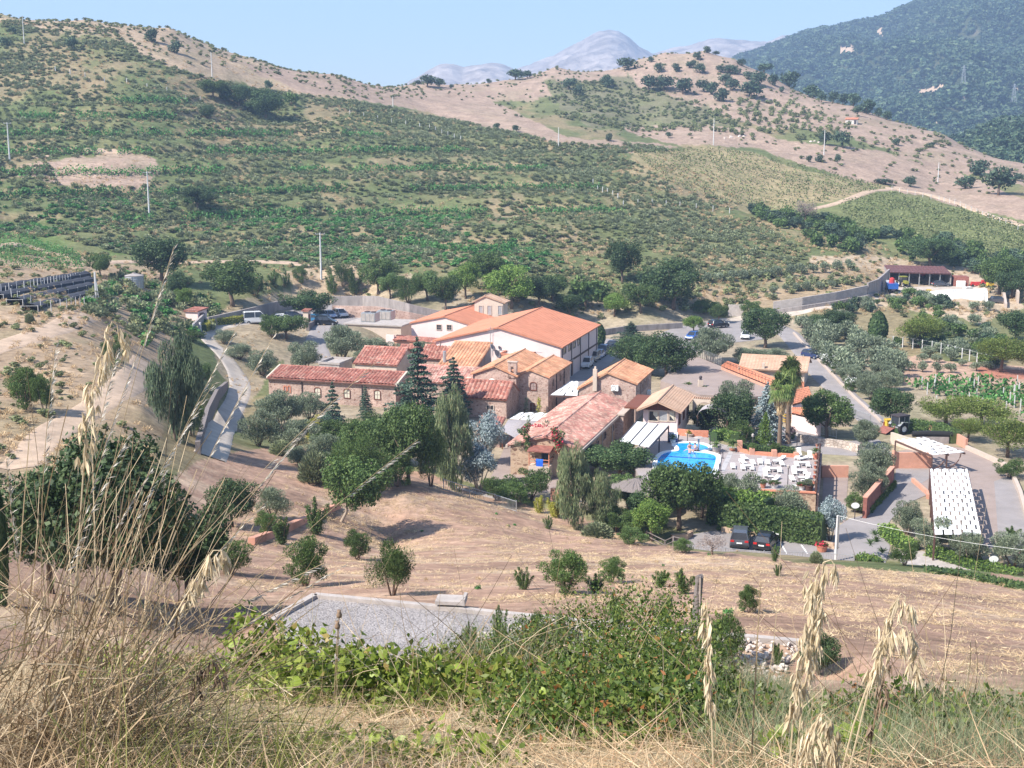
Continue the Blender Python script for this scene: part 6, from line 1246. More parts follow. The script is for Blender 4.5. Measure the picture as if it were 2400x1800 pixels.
# ------------------------------------------------------------------ trees and bushes: kind, x, foot y, top y, width (photograph pixels), label
planted([
('bent',832,1238,1072,150,"round green tree on a bent bare trunk casting a long shadow on the field"),
('feather',920,1396,1264,108,"feathery dark green sapling growing out of the gravel platform's back kerb"),
('bush',716,1374,1262,108,"rounded green bush at the upper left corner of the gravel platform"),
('bush',838,1312,1246,66,"small bright bush between the rounded bush and the bent tree"),
('sapling',742,1252,1152,82,"fig-like young tree rooted beside the low pink wall"),
('sapling',662,1276,1196,70,"thin young tree standing in front of the low pink wall"),
('bush',625,1258,1200,56,"small dark green bush left of the low pink wall"),
('olivebush',640,1215,1148,80,"brownish green bush behind the low pink wall"),
('dark',545,1235,1128,112,"dark bush at the right end of the huge bush mass"),
('dark',275,1440,1062,360,"enormous dark green bush filling the slope behind the dry grass tussock"),
('dark',440,1425,1180,210,"dark green bush with a deep shadow, right flank of the huge bush mass"),
('dark',120,1390,1110,210,"dark green bush, left flank of the huge bush mass"),
('bush',540,1345,1262,105,"low dark bush on the shaded ground right of the huge bush mass"),
('cypress',6,1420,1112,44,"black-green cypress cut by the left edge"),
('broom',738,1132,1052,84,"pale green broom bush at the edge of the mown field"),
('broom',660,1066,1028,62,"brown tinged broom bush near the end of the gravel road"),
('feather',846,1158,1030,135,"tall feathery tree behind the bent-trunked tree"),
('broad',905,1092,972,105,"broad green tree below the small conifers of the stone wing"),
('broad',958,1135,950,135,"tall green tree left of the drooping eucalyptus"),
('broad',840,1080,985,90,"rounded green tree in the belt below the stone wing"),
('yellow',735,1035,960,90,"yellowish green tree in the belt below the stone wing"),
('feather',1010,1140,985,70,"slim green tree squeezed beside the drooping eucalyptus"),
('weeping',1062,1150,935,112,"tall drooping eucalyptus with brown tinged strands by the footpath"),
('silver',1140,1090,965,88,"silvery blue-leaved tree above the darker one by the courtyard"),
('silver',1122,1152,1050,96,"blue-grey leaved tree in shade beside the drooping eucalyptus"),
('bush',1240,1172,1098,112,"dense green bush below the bougainvillea balcony"),
('yellow',1264,1202,1152,52,"pale yellow-green shrub, the left one at the edge of the field"),
('yellow',1302,1212,1152,66,"pale yellow-green shrub, the right one at the edge of the field"),
('weeping',1345,1236,1062,105,"grey-green pepper tree right of the balcony, trailing to the field"),
('weeping',1408,1242,1110,92,"lower grey-green pepper tree touching the thatched umbrella"),
('dark',1452,1128,1036,135,"dark leafy tree hiding the lower end of the white awning"),
('dark',1395,1108,1045,90,"dark leafy tree against the shaded side wall of the long farmhouse"),
('broad',1592,1242,1078,160,"big dome-shaped tree in front of the pool"),
('bright',1527,1268,1178,98,"small bright tree with a visible trunk by the field railing"),
('bush',1690,1200,1120,90,"green bushy tree between the big dome tree and the brownish one"),
('olive',1740,1215,1102,105,"tall brownish olive tree in front of the sunbeds"),
('olivebush',1842,1222,1142,108,"round grey olive tree against the terrace wall"),
('silver',1945,1268,1165,62,"small silvery tree with a thin trunk beside the concrete pole"),
('olive',1728,990,884,96,"tall grey-green tree behind the pool garden"),
('dark',1712,1032,922,120,"dark broadleaf tree in the middle of the pool garden"),
('dark',1648,1020,954,75,"low dark tree beside the brick planter of the pool garden"),
('bush',1737,1048,985,62,"dark round bush behind the clipped hedge"),
('bluecedar',1795,1036,900,96,"blue-grey cedar in the pool garden"),
('cone',1792,1052,968,46,"small bright green conifer in front of the blue cedar"),
('fanpalm',1826,1054,898,60,"fan palm with a shaggy trunk, the nearer and lower-crowned of the pair"),
('fanpalm',1846,1040,866,58,"taller fan palm rising behind the other palm"),
('cycad',1613,920,884,34,"small spreading palm left of the ball-topped pillar"),
('cycad',1650,926,895,28,"small spreading palm right of the ball-topped pillar"),
('dark',1562,888,786,125,"dense dark tree casting shade on the paved garage roof"),
('dark',1487,868,790,105,"dense dark tree beside the parked cars in the street"),
('dark',1525,880,800,90,"dark tree in the middle of the clump behind the tall stone house"),
('dark',1793,815,724,108,"big dense tree where the access road meets the car park"),
('broad',1683,757,712,46,"small round tree shading the dark off-roader"),
('bright',1626,780,742,52,"light green tree in front of the blue-and-white car"),
('olive',1664,852,768,104,"brownish green tree above the garage roof fence"),
('olivebush',1740,852,818,62,"grey-green shrub on the bank above the cream house, left one"),
('olivebush',1784,850,816,66,"grey-green shrub on the bank above the cream house, middle one"),
('olivebush',1822,846,818,50,"grey-green shrub on the bank above the cream house, right one"),
('broad',1938,1030,920,118,"large dark green tree left of the access road's lower end"),
('dark',2086,998,912,98,"dark tree beside the backhoe at the foot of the road"),
('olive',2025,1048,985,72,"grey olive tree at the start of the lower drive"),
('olive',2048,1125,1045,105,"olive tree above the red-brown wall, the upper one"),
('olive',2030,1170,1085,92,"olive tree above the red-brown wall, the lower one"),
('bush',2004,1200,1158,58,"dark green bush by the white round sign at the drive"),
('olive',2126,1252,1180,78,"olive tree at the lower corner of the red-brown fence"),
('olive',2186,1290,1208,96,"olive tree right in front of the long solar canopy"),
('olive',2272,1325,1248,92,"olive tree at the foot of the long solar canopy"),
('olive',2372,1328,1255,105,"olive tree behind the hedge near the right edge"),
('sapling',2372,1258,1228,52,"dark thin shrub on the edge of the paved court"),
('yuccas',2052,1308,1248,70,"cluster of spiky yuccas in the drive island"),
('bush',2120,1326,1272,62,"loose green bush beside the yuccas in the drive island"),
('cycad',2112,1280,1255,34,"small palm at the lip of the clipped hedge by the drive"),
('pine',2218,1000,928,132,"umbrella pine behind the small canopy, the left one"),
('pine',2300,1002,930,142,"umbrella pine behind the small canopy, the middle one"),
('pine',2362,1072,984,130,"umbrella pine at the right edge, overhanging the court wall"),
('pine',2268,1035,975,80,"small umbrella pine under the two bigger ones"),
('bush',2365,1120,1075,70,"light green bush outside the court wall at the right edge"),
('pine',2345,872,788,112,"umbrella pine with a bare trunk on the red earth"),
('pine',2405,876,790,100,"umbrella pine on the red earth, cut by the right edge"),
('dark',2382,802,730,90,"big rounded dark tree at the right edge above the pines"),
('cypress',2056,808,732,46,"narrow dark tree standing alone on the bank"),
('dark',1962,786,730,74,"dark bush on the bank beside the olive grove"),
('dark',1926,780,735,62,"dark bush on the bank nearest the bend in the road"),
('pine',2152,815,740,112,"olive-coloured pine on the bank with black shade below"),
('broad',2342,690,600,110,"grey-green tree standing right above the red farm machines"),
('dark',2180,628,560,110,"grey-brown tree above the farmyard with black shade under it"),
('dark',2372,700,632,80,"dark tree at the right edge beside the broken walls"),
# behind the buildings
('dark',1458,662,566,82,"tall dark tree on the hillside foot, the slimmer one"),
('dark',1578,724,612,132,"big dark oak on the hillside foot right of the winery shed"),
('bright',1440,742,690,62,"round light green bush right of the winery shed roof"),
('bright',1198,722,624,112,"bright green tree behind the winery shed ridge"),
('dark',1335,742,690,62,"dark bush behind the right end of the winery shed roof"),
('broad',1044,728,640,66,"dark tree on the bank left of the beige hut"),
('feather',958,712,640,66,"grey-green tree on the bank left of the beige hut"),
('broad',886,690,606,84,"leafy tree on the bank above the retaining wall"),
('sapling',830,690,620,52,"small yellowish tree above the retaining wall"),
('sapling',780,688,625,46,"small green tree near the pale power pole"),
('broad',545,718,612,148,"big spreading carob tree above the gravel road bend"),
('dark',720,748,680,112,"leafy tree shading the cars in the car park"),
('dark',380,662,560,128,"black-green spreading tree beside the water tank"),
('dark',420,700,640,60,"small dark tree behind the orange-roofed garden shed"),
('broad',236,652,590,62,"lone round tree beyond the net-covered rows"),
('bright',430,722,676,46,"small yellow-green tree above the tiny pink hut"),
('sapling',640,668,628,40,"small tree on the bank, left of the power pole, nearer the carob"),
('sapling',670,672,630,36,"small dark tree on the bank just right of the carob"),
('cypress',1402,815,758,34,"ivy-dark tall shrub at the far corner of the winery shed"),
('cedar',1478,805,755,80,"flat-branched cedar behind the street's parked cars"),
('bush',1600,850,835,20,"small bush on the corner of the garage roof"),
# left: stone wing
('olive',660,1010,915,112,"silvery olive tree hiding the left corner of the stone wing"),
('olive',725,985,925,86,"silvery olive tree below the first arched window"),
('olive',606,1045,958,92,"silvery olive tree beside the lower end of the gravel road"),
('olive',690,1058,985,112,"silvery olive tree at the foot of the olive clump by the gravel road"),
('cedar',980,1000,798,128,"tall cedar with layered branches in front of the stone wing's right end"),
('cedar',1064,985,842,104,"cedar with layered branches in front of the small red-roofed stone house"),
('cedar',782,1045,900,78,"slender cedar in front of the second arched window"),
('cedar',857,985,905,46,"little pale conifer between the second and third arched windows"),
('olive',715,868,795,82,"dense olive tree behind the left end of the stone wing"),
('olive',800,848,762,100,"olive tree filling the yard behind the hipped red roof"),
('olive',868,852,795,86,"olive tree in the yard, right next to the hipped red roof"),
('olive',905,845,798,62,"small olive tree in the yard before the pink gabled house"),
('olive',985,845,800,66,"olive tree in front of the salmon forecourt wall"),
('olive',615,880,825,84,"dark-based olive tree on the grass left of the stone wing"),
('olivebush',525,805,772,52,"clipped olive bush at the inside of the gravel road bend"),
('olivebush',562,842,808,62,"olive bush below the orange-roofed hut"),
('bush',640,790,738,72,"leafy fig tree beside the orange-roofed hut"),
('broad',672,795,735,82,"leafy tree overhanging the dark car park wall"),
('gum',412,1032,785,130,"tall dark eucalyptus left of the gravel road"),
('bush',470,905,850,60,"bush between the eucalyptus and the gravel road"),
('bush',450,1020,940,60,"bush at the foot of the eucalyptus by the dark retaining wall"),
('bush',60,960,862,90,"dark green bush on the dry slope at the left edge"),
('bush',105,972,872,55,"dark green bush beside the dirt track at the left"),
('bush',450,800,775,60,"scrubby bush above the upper end of the eucalyptus"),
('broom',70,758,732,24,"lone broom bush beside the dirt path"),
('bush',265,842,800,60,"green bush on the bank between the two dirt tracks"),
('bush',285,812,780,45,"green bush above the bank between the two dirt tracks"),
# more of the belt between field and buildings, and of the bank behind
('feather',800,1112,1035,92,"feathery bush below the slender cedar, at the top of the field"),('broad',772,1065,985,84,"round tree between the yellowish tree and the slender cedar"),('bush',875,1128,1052,92,"dense bush behind the tall feathery tree"),('bush',932,1140,1070,82,"leafy bush beside the small footpath steps"),
('bright',985,1110,1000,86,"light green tree between the tall green tree and the slim one"),('feather',890,1050,970,92,"feathery tree under the little pale conifer"),('broad',945,1050,950,92,"tree touching the tall layered cedar's foot"),('bush',822,1050,978,74,"bush tucked under the slender cedar"),('olive',762,1098,1012,76,"olive tree above the pale green broom"),
('olivebush',702,1092,1042,66,"grey-green bush left of the pale green broom"),('bush',1165,1172,1118,72,"dark bush along the shaded footpath"),('bush',1205,1186,1132,76,"dark bush at the lower end of the shaded footpath"),('broad',1470,1200,1112,92,"green tree below the thatched umbrella"),('dark',1502,1236,1160,88,"dark bush between the umbrella and the bright tree"),
('bush',1442,1246,1182,80,"green bush below the lower pepper tree"),('bush',1482,1256,1202,78,"green bush left of the bright tree"),('bright',1645,1212,1118,104,"bright hedge-like tree right of the big dome tree"),('dark',1562,1190,1092,104,"dark tree behind the big dome tree"),('bush',1682,1182,1128,74,"leafy bush at the terrace's front left corner"),
('broad',1002,704,636,74,"dark tree behind the second pink shed"),('bright',1092,700,620,70,"tall light green tree behind the beige hut"),('broad',1140,676,590,90,"large tree on the bank above the beige hut"),('dark',1262,722,650,76,"dark bush just over the winery shed ridge"),('broad',1294,706,640,84,"green bush on the bank right of the winery shed ridge"),
('fargreen',1372,724,655,76,"green bush above the winery shed's far end"),('fargreen',1402,706,652,64,"bush on the bank above the round light green one"),('broad',1502,734,660,84,"bush at the foot of the slimmer dark tree"),('dark',1532,706,640,76,"dark bush left of the big dark oak"),('bush',600,694,650,46,"small bush on the bank near the carob"),('bush',705,664,624,36,"small bush behind the power pole"),
('broad',915,700,640,60,"tree on the bank, right of the leafy one above the retaining wall"),('feather',805,672,618,52,"thin leaved tree uphill of the retaining wall"),('bush',1650,735,700,60,"bush behind the short pale concrete wall"),('bush',1760,745,705,56,"bush behind the big dense tree by the road"),
('dark',462,492,440,82,"dark rounded tree halfway up the left hillside"),
('broad',500,232,185,66,"round green tree, left of the dark trio high on the hillside"),
('dark',560,252,200,84,"dark tree in the middle of the trio high on the hillside"),
('dark',622,282,212,92,"dark tree, right of the trio high on the hillside, with black shade"),
('dark',488,282,248,38,"dark bush below the trio high on the hillside"),
('grey',1886,530,462,50,"bare grey tree beside the vineyard track"),
],45)
HG='round dark trees on the brown hill';RG='dark trees down the ridge of the brown hill'
planted([('hill',355,99,66,30,"dark tree on the bare left hilltop, the upper of two"),('hill',410,124,95,28,"dark tree on the bare left hilltop, the lower of two"),('hill',170,119,88,26,"dark lone tree on the scrubby left hilltop"),
('hill',30,80,62,16,"small dark tree near the hilltop pole"),('hill',12,108,86,26,"dark bush at the left edge below the hilltop pole"),('hill',630,210,188,20,"small dark bush right of the hilltop trio"),('fargreen',683,248,215,34,"green bush on the hillside shoulder right of the trio"),
('hill',1002,204,178,46,"dark tree clump on the saddle"),('hill',1030,204,184,22,"small dark tree at the right of the saddle clump"),('hill',1058,208,197,12,"tiny dark tree farthest right on the saddle"),('hill',978,198,188,18,"low dark bush at the left of the saddle clump"),
('hill',1146,186,175,12,"tiny lone tree on the ridge between saddle and brown hill"),('hill',1208,176,152,42,"low dark clump on the ridge, left part"),('hill',1236,168,150,24,"low dark clump on the ridge, right part"),
('hill',1210,310,292,18,"round bush alone on the pinkish pasture"),('hill',1164,303,288,16,"small dark bush on the pinkish pasture below the saddle"),('hill',1427,330,312,20,"round bush on the pinkish pasture near the thin pole"),('hill',1566,324,310,16,"low bush on the pasture below the hollow"),
('hill',1932,340,308,30,"dark tree beside the pole below the terraces"),('hill',1975,346,305,36,"dark leaning tree below the terraces"),('hill',1896,380,364,14,"tiny dark bush left of three on the pasture"),('hill',1920,380,362,18,"tiny dark bush, middle of three on the pasture"),('hill',1963,384,362,14,"tiny dark bush, right of three on the pasture"),
('hill',2134,438,413,28,"dark bush by the end of the vineyard track"),('hill',2075,432,418,40,"dark bushes at the upper corner of the vineyard"),('hill',2262,442,412,48,"broad dark tree, the left of three near the right edge"),('hill',2293,410,374,50,"broad dark tree, the upper of three near the right edge"),('hill',2340,458,395,70,"largest dark tree near the right edge"),('hill',2385,424,405,26,"small dark tree at the right edge"),
('hill',1472,164,134,42,"dark tree on the hill's left crest"),('hill',1526,146,132,14,"tiny tree on the crest, just right of the crest clump"),('hill',1658,124,108,20,"dark tree on the very top of the brown hill"),('hill',1678,124,114,16,"small tree beside the one on the very top"),('hill',1635,140,122,20,"dark bush just below the hilltop"),
]+[('hill',x,y,y-h,w,"round dark tree on the face of the brown hill",HG)for x,y,h,w in((1332,210,28,30),(1355,226,28,24),(1424,205,30,34),(1520,215,36,44),(1555,212,34,46),(1600,220,38,46),(1545,170,22,24),(1585,168,20,20),(1625,160,18,18),(1640,172,24,26),(1690,170,18,20),(1705,172,20,24),(1722,174,22,26),(1700,200,26,30),(1715,212,28,30),(1650,216,30,30),(1668,222,30,30),(1690,238,32,34),(1760,232,40,50),(1775,200,32,36),(1755,186,20,24),(1812,200,26,26),(1832,216,14,14),(1615,160,14,14))]
+[('hill',x,y,y-h,w,"dark tree along the right-hand ridge of the brown hill",RG)for x,y,h,w in((1738,154,16,20),(1790,170,22,34),(1850,195,36,44),(1905,218,32,42),(1925,240,22,22),(1952,232,26,28),(1975,243,28,26),(2000,248,30,32),(2030,266,34,36),(2010,272,24,20),(2060,262,22,18),(2078,278,22,24),(2100,340,16,20),(2180,345,12,20))],250)
# terraces of young olives above the upper road, and the grove right of the access road
OG='young olives in the rows above the upper road'
planted([('farolive',1660+i*27.5+RND.uniform(-3,3),664-i*2.6+RND.uniform(-2,2),664-i*2.6-25,24,"young rounded olive in the rows above the upper road",OG)for i in range(13)]+[('farolive',1810+i*28+RND.uniform(-4,4),688-i*2.2,688-i*2.2-20,19,"young rounded olive in the rows above the upper road",OG)for i in range(6)],200)
GG='olive trees of the grove right of the access road'
gp=[(1862,760),(1905,768),(1990,795),(2060,812),(2105,850),(2110,890),(2085,925),(2035,950),(1985,905),(1935,850),(1880,795)]
P=sample(gp,1.0,150,270,61);keep=[]
for p in P:
 if all((p[0]-q[0])**2+(p[1]-q[1])**2>14.5 for q in keep):keep.append(p)
for p in keep:plant('farolive' if p[1]>205 else 'olive',p,RND.uniform(3.4,5.0),RND.uniform(2.8,3.8),"grey-green olive tree in the dense grove right of the access road",GG)
planted([('farolive',x,y,y-h,w,"small olive tree scattered on the bare earth beyond the grove","small olives on the bare earth")for x,y,h,w in((2110,868,26,32),(2130,870,24,30),(2162,872,24,26),(2196,874,24,30),(2228,874,26,28),(2162,850,22,28),(2195,850,20,26),(2228,846,24,34),(2256,858,18,20),(2288,870,22,28),(2318,866,18,24),(2180,838,26,42),(2232,836,28,44),(2300,850,18,24))],100)
# oleanders with white flowers along the road
for i,(px,py,wp,hp)in enumerate(((1942,858,40,34),(1962,878,40,34),(1985,900,36,34),(1995,918,40,38))):
 p=G(px,py,100);w_,h_=wp/pxm(p),hp/pxm(p)*.9;t=thing('oleander',['white-flowering oleander, uppermost along the road edge','white-flowering oleander, second down the road edge','white-flowering oleander, third down the road edge','white-flowering oleander, lowest along the road edge'][i],'bush',p)
 link('foliage',CROWN['bush'][i%3],t,scale=(w_,w_,h_));me=npmesh('flowers',*lobed(420,auto_lobes(9,60+i,.3,.98,.22,.7),.09,66+i));me.materials.append(M['flower_white']);link('flowers',me,t,scale=(w_*1.04,w_*1.04,h_*1.05))
# field bushes
planted([('sapling',1228,1382,1322,62,"loose green bush, left of the cluster on the field"),('bush',1325,1392,1296,120,"large loose green bush, middle of the cluster on the field"),('sapling',1395,1388,1340,70,"low green bush filling the cluster's right side"),('bush',1433,1366,1308,68,"compact green bush at the right of the field cluster"),
('sapling',1548,1376,1326,56,"sparse bush on the field, left of the pair above the wooden post"),('sapling',1602,1392,1328,66,"sparse bush on the field, right of the pair above the wooden post"),('bush',1756,1436,1372,56,"green bush on the open field right of the wooden post"),
('sapling',1815,1318,1268,30,"thin green sapling by the car park railing"),('sapling',1822,1350,1314,26,"tiny green sapling on the field below the car park railing"),('broom',1912,1320,1290,34,"grey weed clump at the car park railing near the pole"),
('grey',1668,1300,1255,78,"grey leafless bush at the left end of the car park railing"),('bush',1480,1275,1240,70,"low bushes along the upper edge of the field"),('bush',1602,1296,1262,50,"low green bush beside the car park railing's left end"),('broom',1400,1262,1222,80,"grey-green broom at the field edge below the pepper tree"),
('sapling',1285,1240,1205,36,"dry pale weed tuft at the field edge below the yellow shrubs")],30)
planted([('sapling',1096,1530,1452,62,"bright sapling, left of the three on the stony end of the gravel platform"),('sapling',1172,1528,1408,58,"taller bright sapling, middle of the three on the stony end of the gravel platform"),('bush',1250,1512,1440,72,"dark green bush, right of the three on the stony end of the gravel platform"),
('sapling',1316,1500,1430,76,"loose pale green bush above the stones"),('sapling',1442,1470,1382,76,"bright leafy sapling at the kerb left of the wooden post"),('sapling',1552,1475,1386,80,"pale green bush at the kerb just left of the wooden post"),
('bush',1700,1562,1440,92,"dense green bush on the stones right of the wooden post"),('dark',1918,1580,1490,98,"dark green bush at the end of the stone bed"),('sapling',1820,1558,1500,40,"small weed bush on the stone bed")],30,20.05)
# clipped hedges
def hedge(label,px,width,height,key='leaf_green',zf=None,seed=0,name='clipped_hedge',leaf=.22,dens=55):
 pts=[G(a,b,60)if zf is None else onz(a,b,zf)for a,b in px];o=pts[0].copy();rs=np.random.RandomState(seed+30);Ps=[];Ns=[];mb=MB()
 for a,b in zip(pts[:-1],pts[1:]):
  d=b-a;l=d.length;u=d/l;s=Vector((u.y,-u.x,0));n=int(l*(width+2*height)*dens);q=rs.rand(n)*l;k=rs.rand(n)*(width+2*height)
  x=np.where(k<height,-width/2,np.where(k>height+width,width/2,k-height-width/2));z=np.where(k<height,k,np.where(k>height+width,2*height+width-k,height));bump=1+.10*(fbm(q/1.3,x+z,seed)-.5)*2
  Ps.append(np.array(a-o)[None]+q[:,None]*np.array(u)+(x*bump)[:,None]*np.array(s)+np.stack([0*q,0*q,z*bump],1)+rs.normal(size=(n,3))*.06)
  Ns.append(np.where((k<height)[:,None],-np.array(s),np.where((k>height+width)[:,None],np.array(s),np.array([0,0,1.0])))+rs.normal(size=(n,3))*.6)
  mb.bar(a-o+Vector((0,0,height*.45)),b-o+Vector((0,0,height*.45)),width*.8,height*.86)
 Ps=np.concatenate(Ps);Ns=np.concatenate(Ns);n=len(Ps);L=leaf*(.6+.8*rs.rand(n));t=thing(name,label,'hedge',o);me=npmesh('leaves',*leaf_quads(Ps,Ns,rs.normal(size=(n,3)),L,L*.6));me.materials.append(M[key]);link('leaves',me,t)
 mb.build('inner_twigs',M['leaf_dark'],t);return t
hedge('tall dense green hedge behind the two dark cars',[(1690,1238),(1760,1250),(1840,1262),(1930,1276)],2.2,2.9,'leaf_green',0,1,'tall_hedge',.3,40)
hedge('green hedge mass under the terrace wall',[(1660,1222),(1760,1232),(1800,1240)],2.5,3.4,'leaf_bright',0,2,'tall_hedge',.3,34)
hedge('curved clipped bright hedge beside the pool',[(1672,1036),(1690,1030),(1720,1038),(1722,1040)],1.2,1.3,'leaf_bright',TZ,3)
hedge('rounded clipped hedge around the drive island',[(2012,1318),(2040,1326),(2062,1324)],1.6,.8,'leaf_bright',0,4)
hedge('clipped hedge curving along the drive below the olives',[(2076,1248),(2092,1268),(2120,1284),(2146,1292)],1.6,.9,'leaf_bright',0,5)
hedge('long low clipped hedge running to the right edge along the side path',[(2178,1300),(2250,1322),(2320,1344),(2390,1362)],1.5,.9,'leaf_bright',0,6)
hedge('low ground-cover hedge at the field edge near the right corner',[(2170,1342),(2260,1352),(2400,1384)],1.2,.4,'leaf_green',None,7)
hedge('ivy over the top of the dark wall by the road bend',[(478,778),(500,762),(540,760),(590,752)],1.0,1.3,'leaf_yellow',None,8,'ivy')
hedge('ivy hanging behind the small canopy',[(2098,1018),(2130,1012),(2190,1018),(2240,1040)],1.6,1.6,'leaf_green',0,9,'ivy')
hedge('green ivy strip under the red-brown wall of the drive',[(2030,1205),(2068,1165),(2092,1140)],.9,.7,'leaf_bright',0,10,'ivy')
hedge('climber over the backhoe parking wall',[(2150,1014),(2200,1018),(2215,1022)],.8,1.0,'leaf_bright',0,11,'ivy')
# bougainvillea over the balcony
def blob(t,name,m,n,lobes,leaf,seed,mode='round',asp=.6):me=npmesh(name,*lobed(n,lobes,leaf,seed,mode,asp));me.materials.append(M[m]);return link(name,me,t)
bv=thing('bougainvillea','crimson bougainvillea climbing round the balcony of the farmhouse','climber',b1.O+E1*uw-E2*.3,YAW);hb=zb
L_=[(-.6,-.3,hb+1.5,.5,.35,.5),(-.5,-.3,hb+.6,.45,.3,.6),(-.9,-.3,hb+1.1,.45,.3,.5),(-.4,-.3,hb-.4,.4,.35,.7),(-1.3,-.2,hb+1.2,.4,.25,.3),(-.2,-.4,hb+2.0,.5,.4,.25),(bal_w+.5,-.3,hb+.9,.5,.35,.7),(bal_w+.9,-.3,hb+.2,.5,.35,.7),(bal_w+.7,-.3,hb-.6,.4,.3,.5),(bal_w+.4,-.3,hb+1.6,.5,.35,.4),(bal_w+1.2,-.2,hb+1.1,.4,.3,.5)]
blob(bv,'leaves','leaf_green',1500,L_,.2,1);blob(bv,'flowers','flower_red',520,[L_[0],L_[5],L_[6],L_[6],L_[7],L_[7],L_[8],L_[9],(bal_w/2,-.9,hb+2.15,bal_w*.45,.5,.15)],.2,2);blob(bv,'long_shoots','leaf_olive',260,[(-.3,-.3,hb+2.6,.2,.2,.7),(bal_w*.75,-.3,hb+2.3,.5,.2,.4),(-1.6,-.2,hb-.2,.6,.2,.4)],.4,3,'up',.12)
bv2=thing('bougainvillea','small pink bougainvillea beside the foot of the fan palms','climber',onz(1852,1030,0));blob(bv2,'leaves','leaf_green',300,[(0,0,.9,.7,.6,.8)],.25,4);blob(bv2,'flowers','flower_pink',200,[(.2,-.2,1.2,.6,.5,.6)],.2,5)
for px,lab in((1233,'thin climber left of the arched courtyard door'),(1263,'green climber right of the arched courtyard door')):
 p=onz(px,968,0);t=thing('wall_climber',lab,'climber',p);blob(t,'leaves','leaf_yellow' if px>1250 else 'leaf_olive',220,[(0,-.2,.9,.35,.25,.9),(0,-.2,1.8,.3,.25,.6)],.2,px);mb=MB();mb.tube([(0,0,0),(.05,0,1),(0,0,2)],.04,5);mb.build('stem',M['bark'],t)
# ------------------------------------------------------------------ walls and fences
def wall(name,label,px,height,m,thick=.4,z=None,cap=None,lean=0,cat='wall',dmin=60,drop=.6):
 pts=[G(a,b,dmin)if z is None else onz(a,b,z)for a,b in px];hs=height if isinstance(height,(list,tuple))else[height]*len(pts);t=thing(name,label,cat,pts[len(pts)//2].copy())
 for(a,b),(ha,hb_)in zip(zip(pts[:-1],pts[1:]),zip(hs[:-1],hs[1:])):
  nn=(b-a).cross(Vector((0,0,1))).normalized();nn=nn if nn.y>0 else-nn;mb=MB();dz=Vector((0,0,drop));mb.slab([a-dz,b-dz,b+Vector((0,0,hb_)),a+Vector((0,0,ha))],nn*thick);wb(mb,'wall_panel',M[m],t)
  if cap:mb=MB();mb.bar(a+Vector((0,0,ha+.06))+nn*thick/2,b+Vector((0,0,hb_+.06))+nn*thick/2,thick+.12,.12);wb(mb,'coping',M[cap],t)
 return t
wall('retaining_wall','tall grey concrete retaining wall behind the cooling units and car park',[(778,736),(850,737),(882,738),(960,748),(1040,757)],[3.6,3.8,3.8,3.0,2.2],'concrete',dmin=150)
wall('retaining_wall','stone-faced lower step of the retaining wall behind the car park',[(780,742),(882,744),(960,756),(1030,765)],[2.2,2.2,2.0,1.6],'stone_wall',.5,dmin=150)
wall('retaining_wall','pale concrete wall along the upper road to the farmyard',[(1812,732),(1880,722),(1960,710),(2032,698)],[2.3,2.3,2.4,2.8],'concrete_pale',dmin=200);wall('retaining_wall','dark stone footing below the pale wall of the upper road',[(1812,738),(1880,728),(1960,716),(2032,703),(2060,694)],1.0,'concrete',.5,dmin=200)
wall('retaining_wall','grey concrete wall curving up to the tractor shed',[(2034,698),(2058,690),(2074,676),(2084,664)],[3.4,3.6,3.8,3.6],'concrete',dmin=200)
wall('retaining_wall','short pale concrete wall behind the dark off-roader',[(1706,742),(1742,742)],2.6,'concrete_pale',dmin=200);wall('garden_wall','low brick-coloured wall left of the upper car park',[(1390,790),(1470,778),(1600,770)],1.2,'concrete',dmin=200)
wall('retaining_wall','dark stone retaining wall dropping along the left of the gravel road',[(462,1052),(480,1000),(500,945),(545,905)]and[(458,1062),(482,985),(505,935),(527,905)],[1.1,1.5,1.4,.7],'wood_grey',.5,dmin=100);wall('retaining_wall','dark wall at the top bend of the gravel road',[(452,782),(472,762),(480,752)],1.8,'concrete',dmin=150)
wall('retaining_wall','shaded dark wall below the car park, beside the sloping lane',[(726,800),(745,785),(772,768)],[3.4,3.0,2.0],'wood_grey',.6,z=.8);wall('retaining_wall','dark stone wall behind the parked cars at the road bend',[(490,768),(560,752),(600,742),(650,728),(690,722)],1.9,'concrete',dmin=150)
wall('garden_wall','low pink earth wall crossing the slope in front of the young trees',[(598,1278),(640,1262),(700,1236),(768,1206),(800,1192)],.55,'plaster_salmon',.5,dmin=40)
wall('garden_wall','salmon wall at the near side of the small canopy',[(2094,1100),(2106,1098),(2182,1098)],[2.3,1.9,1.9],'plaster_salmon',.35,z=0);wall('garden_wall','cream wall behind the parking bay of the small canopy',[(2086,1040),(2122,1052),(2180,1066)],1.5,'plaster_cream',.3,z=0)
wall('garden_wall','red-brown rendered wall stepping down beside the drive',[(2030,1216),(2060,1180),(2094,1140)],2.2,'rust',.4,z=0,cap='plaster_salmon');wall('garden_wall','low salmon wall on the terrace below the fountain plants',[(1926,1120),(1988,1120)],1.4,'plaster_salmon',.4,z=0)
wall('garden_wall','brick planter wall at the back of the pool',[(1588,1020),(1625,1024),(1660,1025)],.8,'terracotta',.3,z=TZ);wall('garden_wall','salmon wall with piers beside the backhoe',[(2162,1016),(2180,1020),(2210,1022),(2262,1052)],1.3,'plaster_salmon',.3,z=0)
wall('court_wall','low pale wall round the outer edge of the paved court',[(2262,1054),(2320,1080),(2372,1106),(2395,1160),(2412,1220)],.55,'stone_sill',.4,z=0);wall('court_wall','low salmon kerb wall between the lane and the long canopy',[(2142,1130),(2176,1160),(2178,1170)],.5,'plaster_salmon',.3,z=0)
